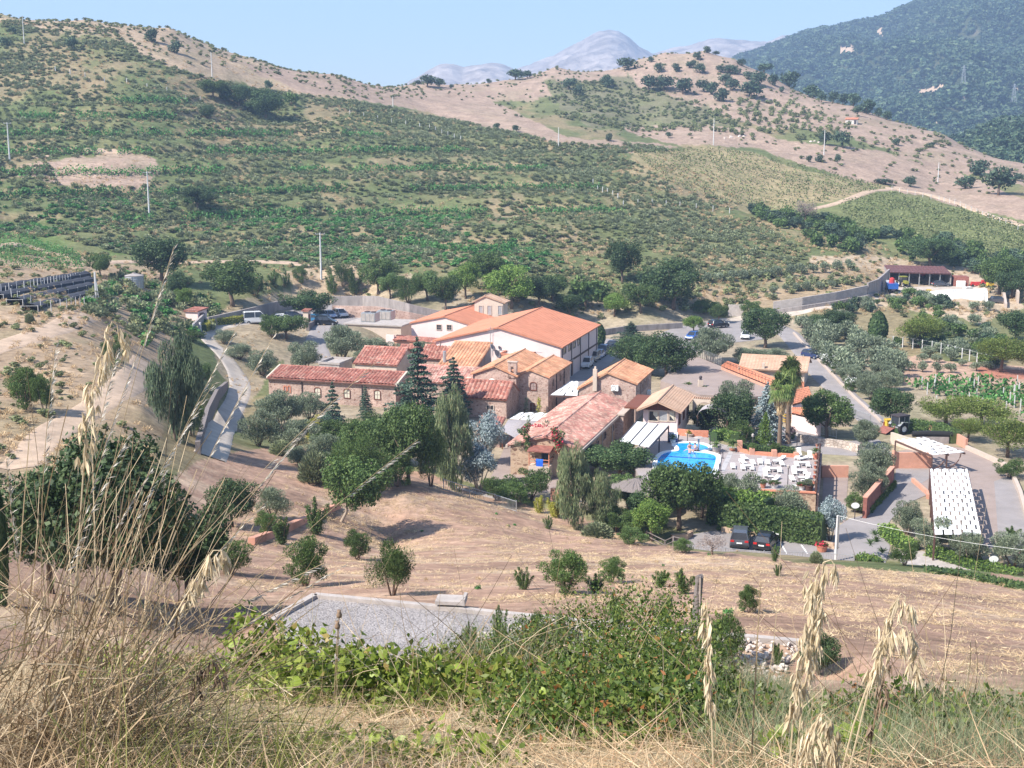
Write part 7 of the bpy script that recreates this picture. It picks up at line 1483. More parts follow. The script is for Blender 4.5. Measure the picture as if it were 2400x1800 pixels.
wall('garden_wall','pale low stone edging behind the two dark cars',[(1690,1248),(1800,1262),(1875,1272),(1955,1288)],.55,'stone_wall_bold',.4,z=0);wall('garden_wall','small stone bed wall under the bright tree by the field',[(1575,1268),(1612,1266),(1625,1258)],.6,'stone_wall_bold',.4,z=0)
wall('road_kerb','pale kerb wall along the right side of the access road',[(1862,782),(1905,830),(1955,882),(2005,934),(2050,974),(2078,1002)],.35,'stone_sill',.35,dmin=100,cat='kerb');wall('foundation_wall','long white unfinished wall below the farmyard',[(2146,700),(2230,704),(2312,706)],[1.5,2.4,2.8],'white_paint',.3,dmin=200);wall('foundation_wall','end of the white unfinished wall, stepping down',[(2312,708),(2316,728)],[2.6,.4],'white_paint',.3,dmin=200)
wall('foundation_wall','broken pale wall of the earth bay right of the farmyard',[(2352,690),(2360,722)],[2.2,1.0],'stone_sill',.5,dmin=200);wall('foundation_wall','broken pale wall at the right edge beside the dark tree',[(2380,690),(2388,712)],2.6,'stone_sill',.5,dmin=200);wall('garden_wall','rough stone wall in the garden right of the palms',[(1868,1036),(1925,1046),(1975,1052),(2010,1062)],1.0,'rock_wall',.5,z=0);wall('garden_wall','stone bank edging between the lawn and the lower drive',[(1890,992),(1920,1002),(1990,1000)],1.6,'plaster_cream',.4,z=0)
wall('foundation_wall','low ruined stone wall under the pepper trees at the field edge',[(1290,1172),(1340,1180)],1.3,'plaster_salmon',.4,z=0)
def post_fence(name,label,px,n,h,m,w=.12,wires=0,dmin=60,lean=0,cat='fence',z=None,rail=False):
 g=[G(a,b,dmin)if z is None else onz(a,b,z)for a,b in px];s=[0]
 for a,b in zip(g[:-1],g[1:]):s.append(s[-1]+(b-a).length)
 t=thing(name,label,cat,g[0].copy());tops=[];pm=None
 for k in range(n):
  q=s[-1]*k/(n-1);j=min(len(g)-2,max(i for i in range(len(s))if s[i]<=q+1e-6));f=(q-s[j])/(s[j+1]-s[j]);p=g[j].lerp(g[j+1],f)
  if z is None:p.z=Tz(p.x,p.y)
  if pm is None:mb=MB();mb.box(-w/2,w/2,-w/2,w/2,-.2,h);pm=mb.mesh('post',M[m])
  o=link('post',pm,t,p-g[0],(RND.uniform(-.05,.05)*lean,RND.uniform(-.05,.05)*lean,RND.uniform(0,3)));tops.append(p)
 for i in range(wires):
  zz=h*(.95-.85*i/max(1,wires));mb=MB()
  for a,b in zip(tops[:-1],tops[1:]):mb.bar(a+Vector((0,0,zz)),b+Vector((0,0,zz)),.06 if rail else .02)
  wb(mb,'rail' if rail else 'wire',M[m],t)
 return t
def bar_railing(label,px,z,h=1.1,gap=.22):
 g=[onz(a,b,z)if z is not None else G(a,b,60)for a,b in px];t=thing('bar_railing',label,'railing',g[0].copy());mb=MB();mr=MB()
 for a,b in zip(g[:-1],g[1:]):
  n=max(1,int((b-a).length/gap))
  for k in range(n):p=a.lerp(b,k/n);mb.bar(p+Vector((0,0,.05)),p+Vector((0,0,h-.05)),.035)
  mr.bar(a+Vector((0,0,h)),b+Vector((0,0,h)),.06);mr.bar(a+Vector((0,0,.1)),b+Vector((0,0,.1)),.05)
 o=wb(mb,'bars',M['steel_grey'],t);o['kind']='stuff';wb(mr,'rails',M['steel_grey'],t)
 for a in g:mb=MB();mb.bar(a-Vector((0,0,.1)),a+Vector((0,0,h+.1)),.09);wb(mb,'post',M['steel_grey'],t)
bar_railing('grey bar railing between the field and the car park with the two dark cars',[(1614,1306),(1700,1312),(1790,1320),(1880,1322),(1960,1326),(2000,1330)],.15);bar_railing('bar railing along the shaded footpath below the drooping eucalyptus',[(1040,1148),(1100,1166),(1160,1184),(1210,1200)],None);bar_railing('railing at the lower end of the access road',[(1968,958),(2005,978),(2040,992)],.3)
bar_railing('railing above the pink outbuildings right of the palms',[(1860,1002),(1900,1014),(1960,1026)],.1)
post_fence('post_fence','row of pale posts along the top of the net-covered rows',[(4,692),(70,682),(130,668),(200,652)],24,1.6,'pole_concrete',.08,0,120);post_fence('post_fence','row of pale posts along the lower side of the net-covered rows',[(2,690),(30,702),(78,722),(110,732),(150,726),(210,718),(235,706)],22,1.6,'pole_concrete',.08,0,120);post_fence('post_fence','pale posts along the boundary above the bare earth on the right',[(1995,792),(2040,805),(2090,812),(2140,818),(2200,828),(2285,850),(2330,862)],19,2.0,'pole_concrete',.15,2,120)
post_fence('post_fence','pale vine posts along the track at the right edge',[(2090,446),(2200,470),(2300,505),(2400,545)],22,1.6,'pole_concrete',.14,1,250);post_fence('post_fence','pale posts and rail of the gate beside the road bend',[(455,785),(470,782)],2,2.0,'pole_concrete',.3);post_fence('post_fence','brown wooden railing at the field edge near the bright tree',[(1515,1268),(1545,1274),(1600,1288)],4,1.0,'wood_grey',.12,2,60,rail=True);post_fence('post_fence','white vine posts among the creepers on the upper terraces',[(130,168),(215,192),(310,196),(430,234),(470,238)],9,1.8,'pole_concrete',.2,0,250);post_fence('post_fence','white stakes on the yellowish terrace behind the olives',[(1390,432),(1460,484),(1600,486),(1710,500)],14,1.8,'pole_concrete',.18,0,250)
post_fence('post_fence','stakes of the sparse vineyard on the shoulder of the hill',[(820,268),(900,285),(1000,300),(1080,330)],12,1.8,'pole_concrete',.18,0,250)
# stakes standing in the lower vineyard
for i in range(26):
 p=G(2140+RND.uniform(0,255),925+RND.uniform(-20,50),120);t=thing('vine_stake','pale stake standing among the dark vines of the lower vineyard','stake',p,0,'stakes in the lower vineyard');mb=MB();mb.box(-.06,.06,-.06,.06,-.2,1.9);mb.build('stake',M['pole_concrete'],t)
# black net-covered rows at the left
for i,(a,b,h)in enumerate((((-30,692),(200,652),3.2),((-10,706),(208,664),3.0),((35,716),(208,676),2.6),((70,730),(206,694),2.4))):
 p,q=G(*a,120),G(*b,120);t=thing('net_tunnel',['long black net-covered row, farthest up the slope','long black net-covered row, second from the top','black net-covered row, third from the top','black net-covered row, lowest and shortest'][i],'net row',p);n=14;d=(q-p);s=d.cross(Vector((0,0,1))).normalized();vs=[]
 for k in range(n+1):
  c=p.lerp(q,k/n)-p;sg=.12*(k%2)
  for x,z in((-1.1,h*.10),(-1.1,h*.3),(-.5,h*.42-sg),(0,h*.46-sg),(.5,h*.42-sg),(1.1,h*.3),(1.1,h*.10)):vs.append(tuple(c+s*x+Vector((0,0,z))))
 mb=MB();mb.add(vs,[(k*7+j,k*7+j+1,k*7+j+8,k*7+j+7)for k in range(n)for j in range(6)]);mb.build('net',M['net_black'],t)
 for k in range(0,n+1,2):c=p.lerp(q,k/n)-p;mb=MB();mb.bar(c+s*-1.1,c+s*-1.1+Vector((0,0,h*.34)),.07);mb.bar(c+s*1.1,c+s*1.1+Vector((0,0,h*.34)),.07);mb.bar(c+s*-1.1+Vector((0,0,h*.32)),c+s*1.1+Vector((0,0,h*.32)),.05);mb.build('hoop_post',M['pole_concrete'],t)
t=thing('gate_frame','leaning pale timber brace at the end of the net-covered rows','post',G(226,712,120));mb=MB();mb.bar((0,0,-.2),(0,0,5.2),.25);mb.build('pole',M['pole_concrete'],t);mb=MB();mb.bar((.1,0,1.5),(-3.2,-.4,0),.18);mb.bar((.5,0,.2),(.1,0,4.0),.16);mb.build('brace',M['pole_concrete'],t)
# water tank
t=thing('water_tank','round corrugated grey metal water tank beside the big dark tree','water tank',G(316,676,120));mb=MB();n=40;prof=[(1.75+.03*(i%2),i*.17)for i in range(16)]
mb.lathe(prof,28);mb.build('shell',M['steel_grey'],t);mb=MB();mb.lathe([(1.85,2.55),(1.7,2.62),(.35,2.95),(.3,3.08),(0,3.1)],28);mb.build('lid',M['concrete'],t)
for k in range(8):a=k*math.pi/4;mb=MB();mb.bar((1.83*math.cos(a),1.83*math.sin(a),0),(1.83*math.cos(a),1.83*math.sin(a),2.55),.06);mb.build('stiffener',M['steel_grey'],t)
# ------------------------------------------------------------------ poles and wires
def pole(label,px,yb,yt,dmin=100,arms=True,w=.26,z=None,name='power_pole'):
 p=G(px,yb,dmin)if z is None else onz(px,yb,z);h=(yb-yt)/pxm(p)*1.02;t=thing(name,label,'pole',p);mb=MB();mb.tube([(0,0,-.4),(0,0,h)],[w,w*.55],8);mb.build('shaft',M['pole_concrete'],t)
 if arms:
  mb=MB();mb.bar((-1.1,0,h-.3),(1.1,0,h-.3),.12);mb.bar((0,-.5,h-.6),(0,.5,h-.6),.1);mb.build('crossarm',M['steel_grey'],t)
  for x in(-1,0,1):mb=MB();mb.lathe([(.05,-.25),(.1,-.2),(.06,-.1),(.1,-.05),(.04,.1)],8,(x,0,h-.1));mb.build('insulator',M['concrete_pale'],t)
 return t,p+Vector((0,0,h))
PO={}
for k,a in{'a':('tall pale power pole with crossarms behind the car park',753,656,548),'b':('pale power pole rising from the green terrace on the left hillside',350,507,405),'c':('pale power pole at the left edge above the terrace track',23,378,290),'d':('thin pole on the left hilltop',57,105,40),
'e':('thin pole on the shoulder of the left hill',497,180,125),'f':('short thin pole on the saddle slope',921,252,228),'g':('thin pole on the pinkish pasture',1309,345,300),'h':('pale pole at the foot of the hollow',1672,340,279),'i':('pale pole below the olive terraces',1931,363,307),'j':('thin pole on the right-hand pasture',2198,428,382)}.items():
 PO[k]=pole(a[0],*a[1:],arms=(k in 'abc'),w=.26 if k in 'abc' else .22)
t,top=pole('pale concrete pole beside the car park entrance with a wire running right',1958,1316,1206,60,False,.16,0)
mb=MB();mb.bar((0.16,0,1.2),(0.16,0,4.2),.1);mb.build('conduit',M['steel_grey'],t);mb=MB();mb.bar((-.1,0,(1316-1206)/pxm(onz(1958,1316,0))-.1),(.35,0,(1316-1206)/pxm(onz(1958,1316,0))),.08);mb.build('bracket',M['steel_grey'],t)
e=onz(2520,1300,5.0);o=thing('overhead_wire','thin pale wire sagging from the concrete pole to the right edge','wire',top);mb=MB();pts=[top.lerp(e,f)-Vector((0,0,1.0*4*f*(1-f)*.5))for f in np.linspace(0,1,20)];mb.tube(pts,.014,5);wb(mb,'cable',M['white_paint'],o)
for px,py,hp,lab in((2003,1218,24,'white oval sign on a short post beside the drive bushes'),(2327,1338,18,'white oval sign on a short post by the hedge at the right edge')):
 p=onz(px,py,0);h=hp/pxm(p)*1.1+.3;t=thing('oval_sign',lab,'sign',p);mb=MB();mb.tube([(0,0,0),(0,0,h)],.05,6);mb.build('post',M['steel_dark'],t);mb=MB();ring=[(.42*math.cos(a),-.05,h+.05+.30*math.sin(a))for a in np.linspace(0,6.283,20,endpoint=False)];mb.slab(ring,(0,.05,0));mb.build('board',M['white_paint'],t)
for px,py,lab in((1821,1240,'pale bollard lamp half hidden in the tall hedge'),(1846,1140,'dark garden lamp post on the sunbed terrace'),(1763,1062,'pale lamp post at the planter wall'),(2290,1330,'slim lamp post beside the low clipped hedge'),(1867,1060,'grey lamp post at the right end of the planter wall')):
 p=onz(px,py,TZ if py<1160 else 0);t=thing('lamp_post',lab,'lamp',p);mb=MB();mb.tube([(0,0,0),(0,0,1.9)],.05,6);mb.build('post',M['steel_dark'],t);mb=MB();mb.lathe([(.04,1.9),(.14,2.0),(.16,2.25),(.05,2.36),(0,2.38)],8);mb.build('lantern',M['concrete_pale'],t)
# pylons on the far mountain
for px,py,lab in((2258,186,'lattice pylon on the far wooded mountain, the left one'),(2376,230,'lattice pylon on the far wooded mountain, the right one')):
 p=ond(px,py,1420);t=thing('pylon',lab,'pylon',p);mb=MB()
 for sx,sy in((-2,-2),(2,-2),(2,2),(-2,2)):mb.bar((sx,sy,-4),(sx*.15,sy*.15,14),.35)
 for z in(3,7,11):r=2*(1-z/16);mb.bar((-r,-r,z),(r,-r,z+2.5),.2);mb.bar((r,r,z),(-r,r,z+2.5),.2)
 mb.build('lattice',M['steel_grey'],t);mb=MB();mb.bar((-3.2,0,12),(3.2,0,12),.3);mb.bar((-2.4,0,9.5),(2.4,0,9.5),.3);mb.build('arm',M['steel_grey'],t)
# ------------------------------------------------------------------ solar canopies
z=2.7;A,B,D,E=P2(2189,1252,z),P2(2302,1252,z),P2(2269,1098.6,z),P2(2178.6,1098,z)
t=panel_shade('parking_canopy','long white panel parking canopy in the paved court','canopy',(A,B,D,E),16,5,gap=.17)
for u in(.02,.98):
 mb=MB();mb.bar(A.lerp(B,u)-Vector((0,0,.2)),E.lerp(D,u)-Vector((0,0,.2)),.16,.26);wb(mb,'beam',M['steel_brown'],t)
for v in np.linspace(.02,.98,6):
 for u in(.02,.98):p=A.lerp(B,u).lerp(E.lerp(D,u),v);posts(t,[(*p[:2],0)],[z-.3])
A,B,D,E=P2(2185,1066,2.6),P2(2262,1059,2.6),P2(2167,1023.5,2.9),P2(2099,1030,2.9)
t=panel_shade('parking_canopy','small tilted white panel canopy behind the salmon wall','canopy',(A,B,D,E),6,4,gap=.26)
for u in(0,.5,1):p,q=A.lerp(B,u),E.lerp(D,u);mb=MB();mb.bar(p-Vector((0,0,.2)),q-Vector((0,0,.2)),.14,.2);wb(mb,'beam',M['steel_brown'],t)
posts(t,[(*A[:2],0),(*A.lerp(B,.45)[:2],0),(*E[:2],0)],[2.4,2.4,2.7])
for q in(A,A.lerp(B,.45)):
 mb=MB();u=(B-A).normalized();pts=[Vector((q.x,q.y,.9))+u*1.9*math.sin(a)+Vector((0,0,1.55*(1-math.cos(a))))for a in np.linspace(0,math.pi/2,7)];mb.tube(pts,.07,6);wb(mb,'arched_brace',M['steel_brown'],t)
# thatched umbrella among the pepper trees
t=thing('thatched_umbrella','big round grey thatched umbrella between the pepper tree and the dome-shaped tree','umbrella',onz(1490,1185,1.0));r=62/pxm(onz(1490,1160,1));mb=MB();n=28
for k in range(n):
 a0,a1=6.283*k/n,6.283*(k+1)/n;mb.add([(0,0,2.9),(r*math.cos(a0)*1.0,r*math.sin(a0),2.15),(r*math.cos(a1),r*math.sin(a1),2.15-.03*(k%2)),(r*.5*math.cos((a0+a1)/2),r*.5*math.sin((a0+a1)/2),2.56+.04*(k%2))],[(0,1,3),(1,2,3),(2,0,3)])
mb.build('thatch',M['wood_grey'],t);mb=MB();mb.tube([(0,0,0),(0,0,2.85)],.08,8);mb.build('post',M['wood_dark'],t);mb=MB()
for k in range(10):a=.63*k;mb.bar((.1*math.cos(a),.1*math.sin(a),2.8),(r*.95*math.cos(a),r*.95*math.sin(a),2.1),.05)
mb.build('ribs',M['wood_dark'],t)
# ------------------------------------------------------------------ sunbeds, tables and pots on the terrace
zt_=lambda X,Y:(1700+X/8.508,1030+Y/8.508)
def lounger(name='sun_lounger',rise=.5):
 t=thing(name,'white sun lounger on the pool terrace','sun lounger',(0,0,0));mb=MB();mb.box(-.29,.29,-1.0,.2,.24,.31);mb.build('seat',M['white_fabric'],t);mb=MB();mb.slab([(-.29,.2,.25),(.29,.2,.25),(.29,.78,.25+rise),(-.29,.78,.25+rise)],(0,.03,.06));mb.build('backrest',M['white_fabric'],t)
 for x in(-.26,.26):mb=MB();mb.box(x-.03,x+.03,-.98,.75,.18,.24);mb.build('side_rail',M['white_paint'],t)
 for x,y in((-.26,-.88),(.26,-.88),(-.26,.4),(.26,.4)):mb=MB();mb.box(x-.03,x+.03,y-.03,y+.03,0,.18);mb.build('leg',M['white_paint'],t)
 for x in(-.26,.26):mb=MB();mb.bar((x,.55,.2),(x,.7,.2+rise*.9),.04);mb.build('prop',M['white_paint'],t)
 return t
def low_table():
 t=thing('low_table','small square dark-framed table between white sun loungers','table',(0,0,0));mb=MB();mb.box(-.3,.3,-.3,.3,.38,.42);mb.build('top',M['white_paint'],t)
 for x,y in((-.27,-.27),(.27,-.27),(.27,.27),(-.27,.27)):mb=MB();mb.box(x-.03,x+.03,y-.03,y+.03,0,.38);mb.build('leg',M['steel_dark'],t)
 mb=MB();mb.box(-.3,.3,-.31,-.28,.3,.38);mb.box(-.3,.3,.28,.31,.3,.38);mb.build('apron',M['steel_dark'],t);return t
L0=lounger(rise=.14);LR=lounger(rise=.55);used=[0];T0=low_table();first=[True,True]
LL=['at the back left corner of the sunbed group','just in front of the back left one','second in the back row from the left','beside the paving band, pale and in half shade','left of the middle group, back row','turned sideways near the middle of the planter wall','in front of the sideways one near the planter wall','tall-backed, at the foot of the left planter plants near the railing','below the tall-backed one near the railing','lying crossways between the two tall-backed ones','tall-backed, nearest the potted palm by the railing','right group, third row, left of the little table','right group, third row, right of the little table','left group, front row, left of the little table','left group, front row, right of the little table','middle group, second row, left of the little table','middle group, second row, right of the little table','middle group, front left with its back fully raised','middle group, front row, right of the little table','right group, fourth row, left of the little table','right group, fourth row, right of the little table','right group, front row, left by the lamp post','right group, front row, turned sideways','alone by the pool, half hidden by the brownish olive']
for i,(X,Y,r)in enumerate(((370,370,.3),(345,455,.3),(545,470,.1),(690,455,.0),(845,470,.0),(1125,385,-.5),(1120,490,.1),(1470,290,.0),(1440,355,-.3),(1560,385,-.9),(1690,350,.0),(1420,510,.0),(1640,515,.0),(350,570,.0),(525,575,.0),(840,605,.0),(1075,625,.0),(800,710,.0),(1015,785,-.4),(1375,665,.0),(1585,665,.0),(1330,790,.1),(1610,790,-.5),(150,545,.0))):
 o=L0 if i==0 else LR if i==7 else copy_tree(LR if i in(10,17,19,22)else L0);o.location=onz(*zt_(X,Y+20),TZ+.006);o.rotation_euler=(0,0,r-.12);o.scale=(.85,.85,.85);o['label']='white sun lounger, '+LL[i];o['group']='white sun loungers on the pool terrace'
TL=['in the back row of the middle group','in the third row of the right group','in the front row of the left group','in the second row of the middle group','in the fourth row of the right group','in the front row of the middle group','in the front row of the right group','at the front edge beside the red-flowered planter']
for i,(X,Y)in enumerate(((1000,490),(1530,525),(440,585),(955,645),(1485,675),(895,800),(1510,820),(1410,990))):
 o=T0 if i==0 else copy_tree(T0);o.location=onz(*zt_(X,Y),TZ+.006);o['label']='small dark-framed table, '+TL[i];o['group']='small tables between the sun loungers'
def pot(label,p,r,h,plant_key,m='terracotta',fl=None,pw_=1.6,ph=1.0):
 t=thing('flower_pot',label,'flower pot',p);mb=MB();mb.lathe([(0,0),(r*.72,0),(r,h*.9),(r*1.08,h*.9),(r*1.08,h),(r*.9,h),(r*.85,h*.88),(0,h*.86)],14);mb.build('pot',M[m],t);link('plant',CROWN[plant_key][0],t,(0,0,h*.8),None,(r*2*pw_,r*2*pw_,h*1.2*ph))
 if fl:me=npmesh('flowers',*lobed(90,[(0,0,h*1.15,r*1.1,r*1.1,h*.3)],r*.5,3));me.materials.append(M[fl]);link('flowers',me,t)
 return t
pot('terracotta pot with a dark plant at the front left of the terrace',onz(*zt_(750,965),TZ),.32,.5,'bush');pot('low trough of pink flowers at the terrace front',onz(*zt_(970,955),TZ),.5,.4,'bush','white_paint','flower_pink');pot('planter with red flowers at the terrace front right',onz(*zt_(1515,1000),TZ),.4,.45,'bush','white_paint','flower_red');pot('big brown pot with a round clipped shrub at the terrace corner',onz(*zt_(1665,1015),TZ),.5,.6,'olivebush','steel_brown');pot('terracotta pot with a spiky palm by the upper end of the railing',onz(*zt_(1800,390),TZ),.4,.6,'cycad','terracotta',None,2.2,1.6);pot('brick-red tub of red flowers on the car park asphalt',onz(1926,1292,.05),.55,.6,'bush','terracotta','flower_red',1.2,.6)
pot('potted palm in a white boat-shaped trough beside the pool',onz(*zx(945,372),TZ),.55,.6,'cycad','concrete_pale',None,1.8,1.4);pot('potted palm in front of the blue mural panel',onz(*zx(300,245),TZ),.35,.4,'cycad','white_paint',None,2.0,2.2);pot('round yellowish cycad at the corner of the clipped hedge',onz(*zx(1190,355),TZ),.4,.2,'cycad','terracotta',None,3.2,7)
pot('dark pot beside the blue mural panel',onz(*zx(362,205),TZ),.25,.7,'bush','steel_dark',None,.8,.3);pot('bowl of yellow-green leaves on the brick planter at the pool back',onz(*zx(545,148),TZ),.5,.4,'yellow','plaster_cream',None,1.4,1.4)
for k in range(9):
 f=k/8;p=onz(1915,1153,TZ).lerp(onz(1921,1064,TZ),f);pot('railing flower pot with '+('red' if k%2 else 'pale pink')+' blooms, '+['first from the front corner','second from the front corner','third from the front corner','fourth from the front corner','in the middle of the railing','fourth from the back','third from the back','second from the back','last by the potted palm'][k],p-Vector((.35,0,-.9)),.16,.24,'bush','terracotta','flower_red' if k%2 else 'flower_pink',1.2,.6)
for px,lab in((1762,'round dark shrub on the left planter pier'),(1816,'round green shrub on the middle planter pier')):p=onz(px,1066,TZ);plant('bush',p+Vector((.2,.5,.1)),1.3,1.3,lab)
hedge('low planting with red flowers behind the planter wall',[(1738,1054),(1800,1060),(1862,1064)],1.2,.7,'leaf_green',TZ,12,'planter_bed')
# ------------------------------------------------------------------ bathers
def person(name,label,joints,edges,rads,skin,root=0,loc=(0,0,0),rz=0,hair=None,headc=None,suit=None):
 me=bpy.data.meshes.new(name);me.from_pydata(joints,edges,[]);me.materials.append(M['skin']);o=link(name,me,None,loc,(0,0,rz));tag(o,label,'person')
 sk=o.modifiers.new('skin','SKIN');dat=me.skin_vertices[0].data
 for v,r in zip(dat,rads):v.radius=(r,r);v.use_root=False
 dat[root].use_root=True;sb=o.modifiers.new('sub','SUBSURF');sb.levels=sb.render_levels=2
 mb=MB();hx,hy,hz=headc
 mb.lathe([(0,.115),(.06,.10),(.098,.045),(.105,-.01),(.1,-.06),(.085,-.08)],10,(hx,hy+.012,hz+.03));mb.build('hair',M[hair or 'wood_dark'],o,True)
 if suit:mb=MB();mb.lathe([(.15,-.12),(.175,-.05),(.165,.05),(.14,.11)],10,suit);mb.build('swim_shorts',M['pool_tile'],o,True)
 return o
def standing(arms):
 J=[(0,0,.95),(0,0,1.12),(0,.01,1.36),(0,0,1.50),(0,-.01,1.60),(0,-.02,1.72)];R=[.15,.13,.16,.055,.09,.085];Ed=[(0,1),(1,2),(2,3),(3,4),(4,5)]
 for s,a in zip((-1,1),arms):
  n=len(J);J+=[(s*.19,0,1.42)]+[tuple(q)for q in a];R+=[.06,.045,.035,.03];Ed+=[(2,n),(n,n+1),(n+1,n+2),(n+2,n+3)]
 for s in(-1,1):n=len(J);J+=[(s*.10,0,.86),(s*.11,-.01,.48),(s*.11,.03,.08),(s*.12,-.13,.03)];R+=[.095,.062,.045,.035];Ed+=[(0,n),(n,n+1),(n+1,n+2),(n+2,n+3)]
 return J,Ed,R
J,Ed,R=standing([[(-.36,-.12,1.2),(-.2,-.3,1.12),(-.14,-.34,1.12)],[(.36,-.12,1.2),(.2,-.3,1.12),(.14,-.34,1.12)]])
person('person','bather standing waist-deep in the middle of the pool',J,Ed,R,None,0,onz(*zx(545,448),TZ-.75),.3,headc=(0,-.02,1.68),suit=(0,0,.9))
J,Ed,R=standing([[(-.45,-.05,1.3),(-.62,-.2,1.2),(-.68,-.26,1.18)],[(.42,-.1,1.25),(.5,-.3,1.15),(.52,-.36,1.13)]])
person('person','bather in the pool nearest the dome-shaped tree, arms held out',J,Ed,R,None,0,onz(*zx(545,510),TZ-.85),-.4,headc=(0,-.02,1.68),suit=(0,0,.9))
J=[(0,0,.14),(0,-.03,.32),(0,-.04,.56),(0,-.05,.70),(0,-.07,.80),(0,-.08,.92)];R=[.15,.13,.16,.055,.09,.085];Ed=[(0,1),(1,2),(2,3),(3,4),(4,5)]
for s in(-1,1):
 n=len(J);J+=[(s*.19,-.04,.62),(s*.26,.06,.36),(s*.24,.02,.12),(s*.24,-.04,.07)];R+=[.06,.045,.035,.03];Ed+=[(2,n),(n,n+1),(n+1,n+2),(n+2,n+3)]
 n=len(J);J+=[(s*.11,-.06,.14),(s*.13,-.46,.16),(s*.13,-.50,-.28),(s*.13,-.62,-.30)];R+=[.095,.062,.045,.035];Ed+=[(0,n),(n,n+1),(n+1,n+2),(n+2,n+3)]
person('person','bather sitting on the pool edge beside the mushroom fountain',J,Ed,R,None,0,onz(*zx(632,358),TZ+.1),-.9,headc=(0,-.08,.88),suit=(0,-.02,.2))
# ------------------------------------------------------------------ vehicles
def paint(name,col,metal=.0):
 m,nt,b=nodemat(name);b.inputs['Base Color'].default_value=(*col,1);b.inputs['Roughness'].default_value=.3;b.inputs['Metallic'].default_value=metal;b.inputs['Coat Weight'].default_value=.6;b.inputs['Coat Roughness'].default_value=.08
for n_,c_ in(('white',(.72,.72,.72)),('silver',(.46,.48,.52)),('beige',(.40,.35,.29)),('dark_blue',(.02,.035,.10)),('black',(.012,.012,.015)),('grey',(.07,.075,.09)),('sky_blue',(.30,.36,.50)),('blue',(.02,.10,.38)),('teal',(.05,.18,.33))):paint('paint_'+n_,c_)
mat('lamp_red',(.45,.02,.02),.3,.1,3);mat('lamp_clear',(.75,.75,.72),.15,.05,3);mat('alloy',(.42,.42,.43),.35,.1,3,metal=.6)
PROF={ # side outline of the lower body and of the glasshouse (y forward, z up), length, width
'hatch':([(-1.95,.32),(-2.0,.62),(-1.92,.92),(-1.2,.95),(.75,.93),(1.25,.86),(1.88,.70),(1.98,.50),(1.95,.26)],[(-1.86,.93),(-1.55,1.40),(-.9,1.48),(.1,1.46),(.95,.92)],1.70),
'mpv':([(-2.1,.32),(-2.18,.7),(-2.1,1.02),(-1.2,1.04),(1.15,1.02),(1.6,.95),(2.1,.78),(2.2,.55),(2.15,.28)],[(-2.06,1.02),(-1.9,1.6),(-1.2,1.70),(.3,1.66),(1.3,1.02)],1.80),
'suv':([(-2.15,.42),(-2.22,.8),(-2.15,1.06),(-1.2,1.08),(1.0,1.06),(1.3,1.03),(2.0,.94),(2.18,.7),(2.15,.38)],[(-2.1,1.06),(-1.85,1.62),(-1.1,1.70),(.1,1.66),(.95,1.06)],1.85),
'sedan':([(-2.2,.34),(-2.28,.66),(-2.2,.94),(-1.3,.98),(.85,.94),(1.3,.88),(2.1,.74),(2.22,.52),(2.18,.28)],[(-1.75,.96),(-1.05,1.40),(-.5,1.45),(.1,1.43),(1.0,.93)],1.76),
'van':([(-2.5,.36),(-2.55,.9),(-2.5,1.25),(-1.0,1.27),(1.3,1.25),(1.6,1.15),(2.3,1.0),(2.45,.7),(2.4,.34)],[(-2.48,1.25),(-2.44,2.2),(-2.2,2.3),(.7,2.28),(1.65,1.2)],1.95)}
CARM={}
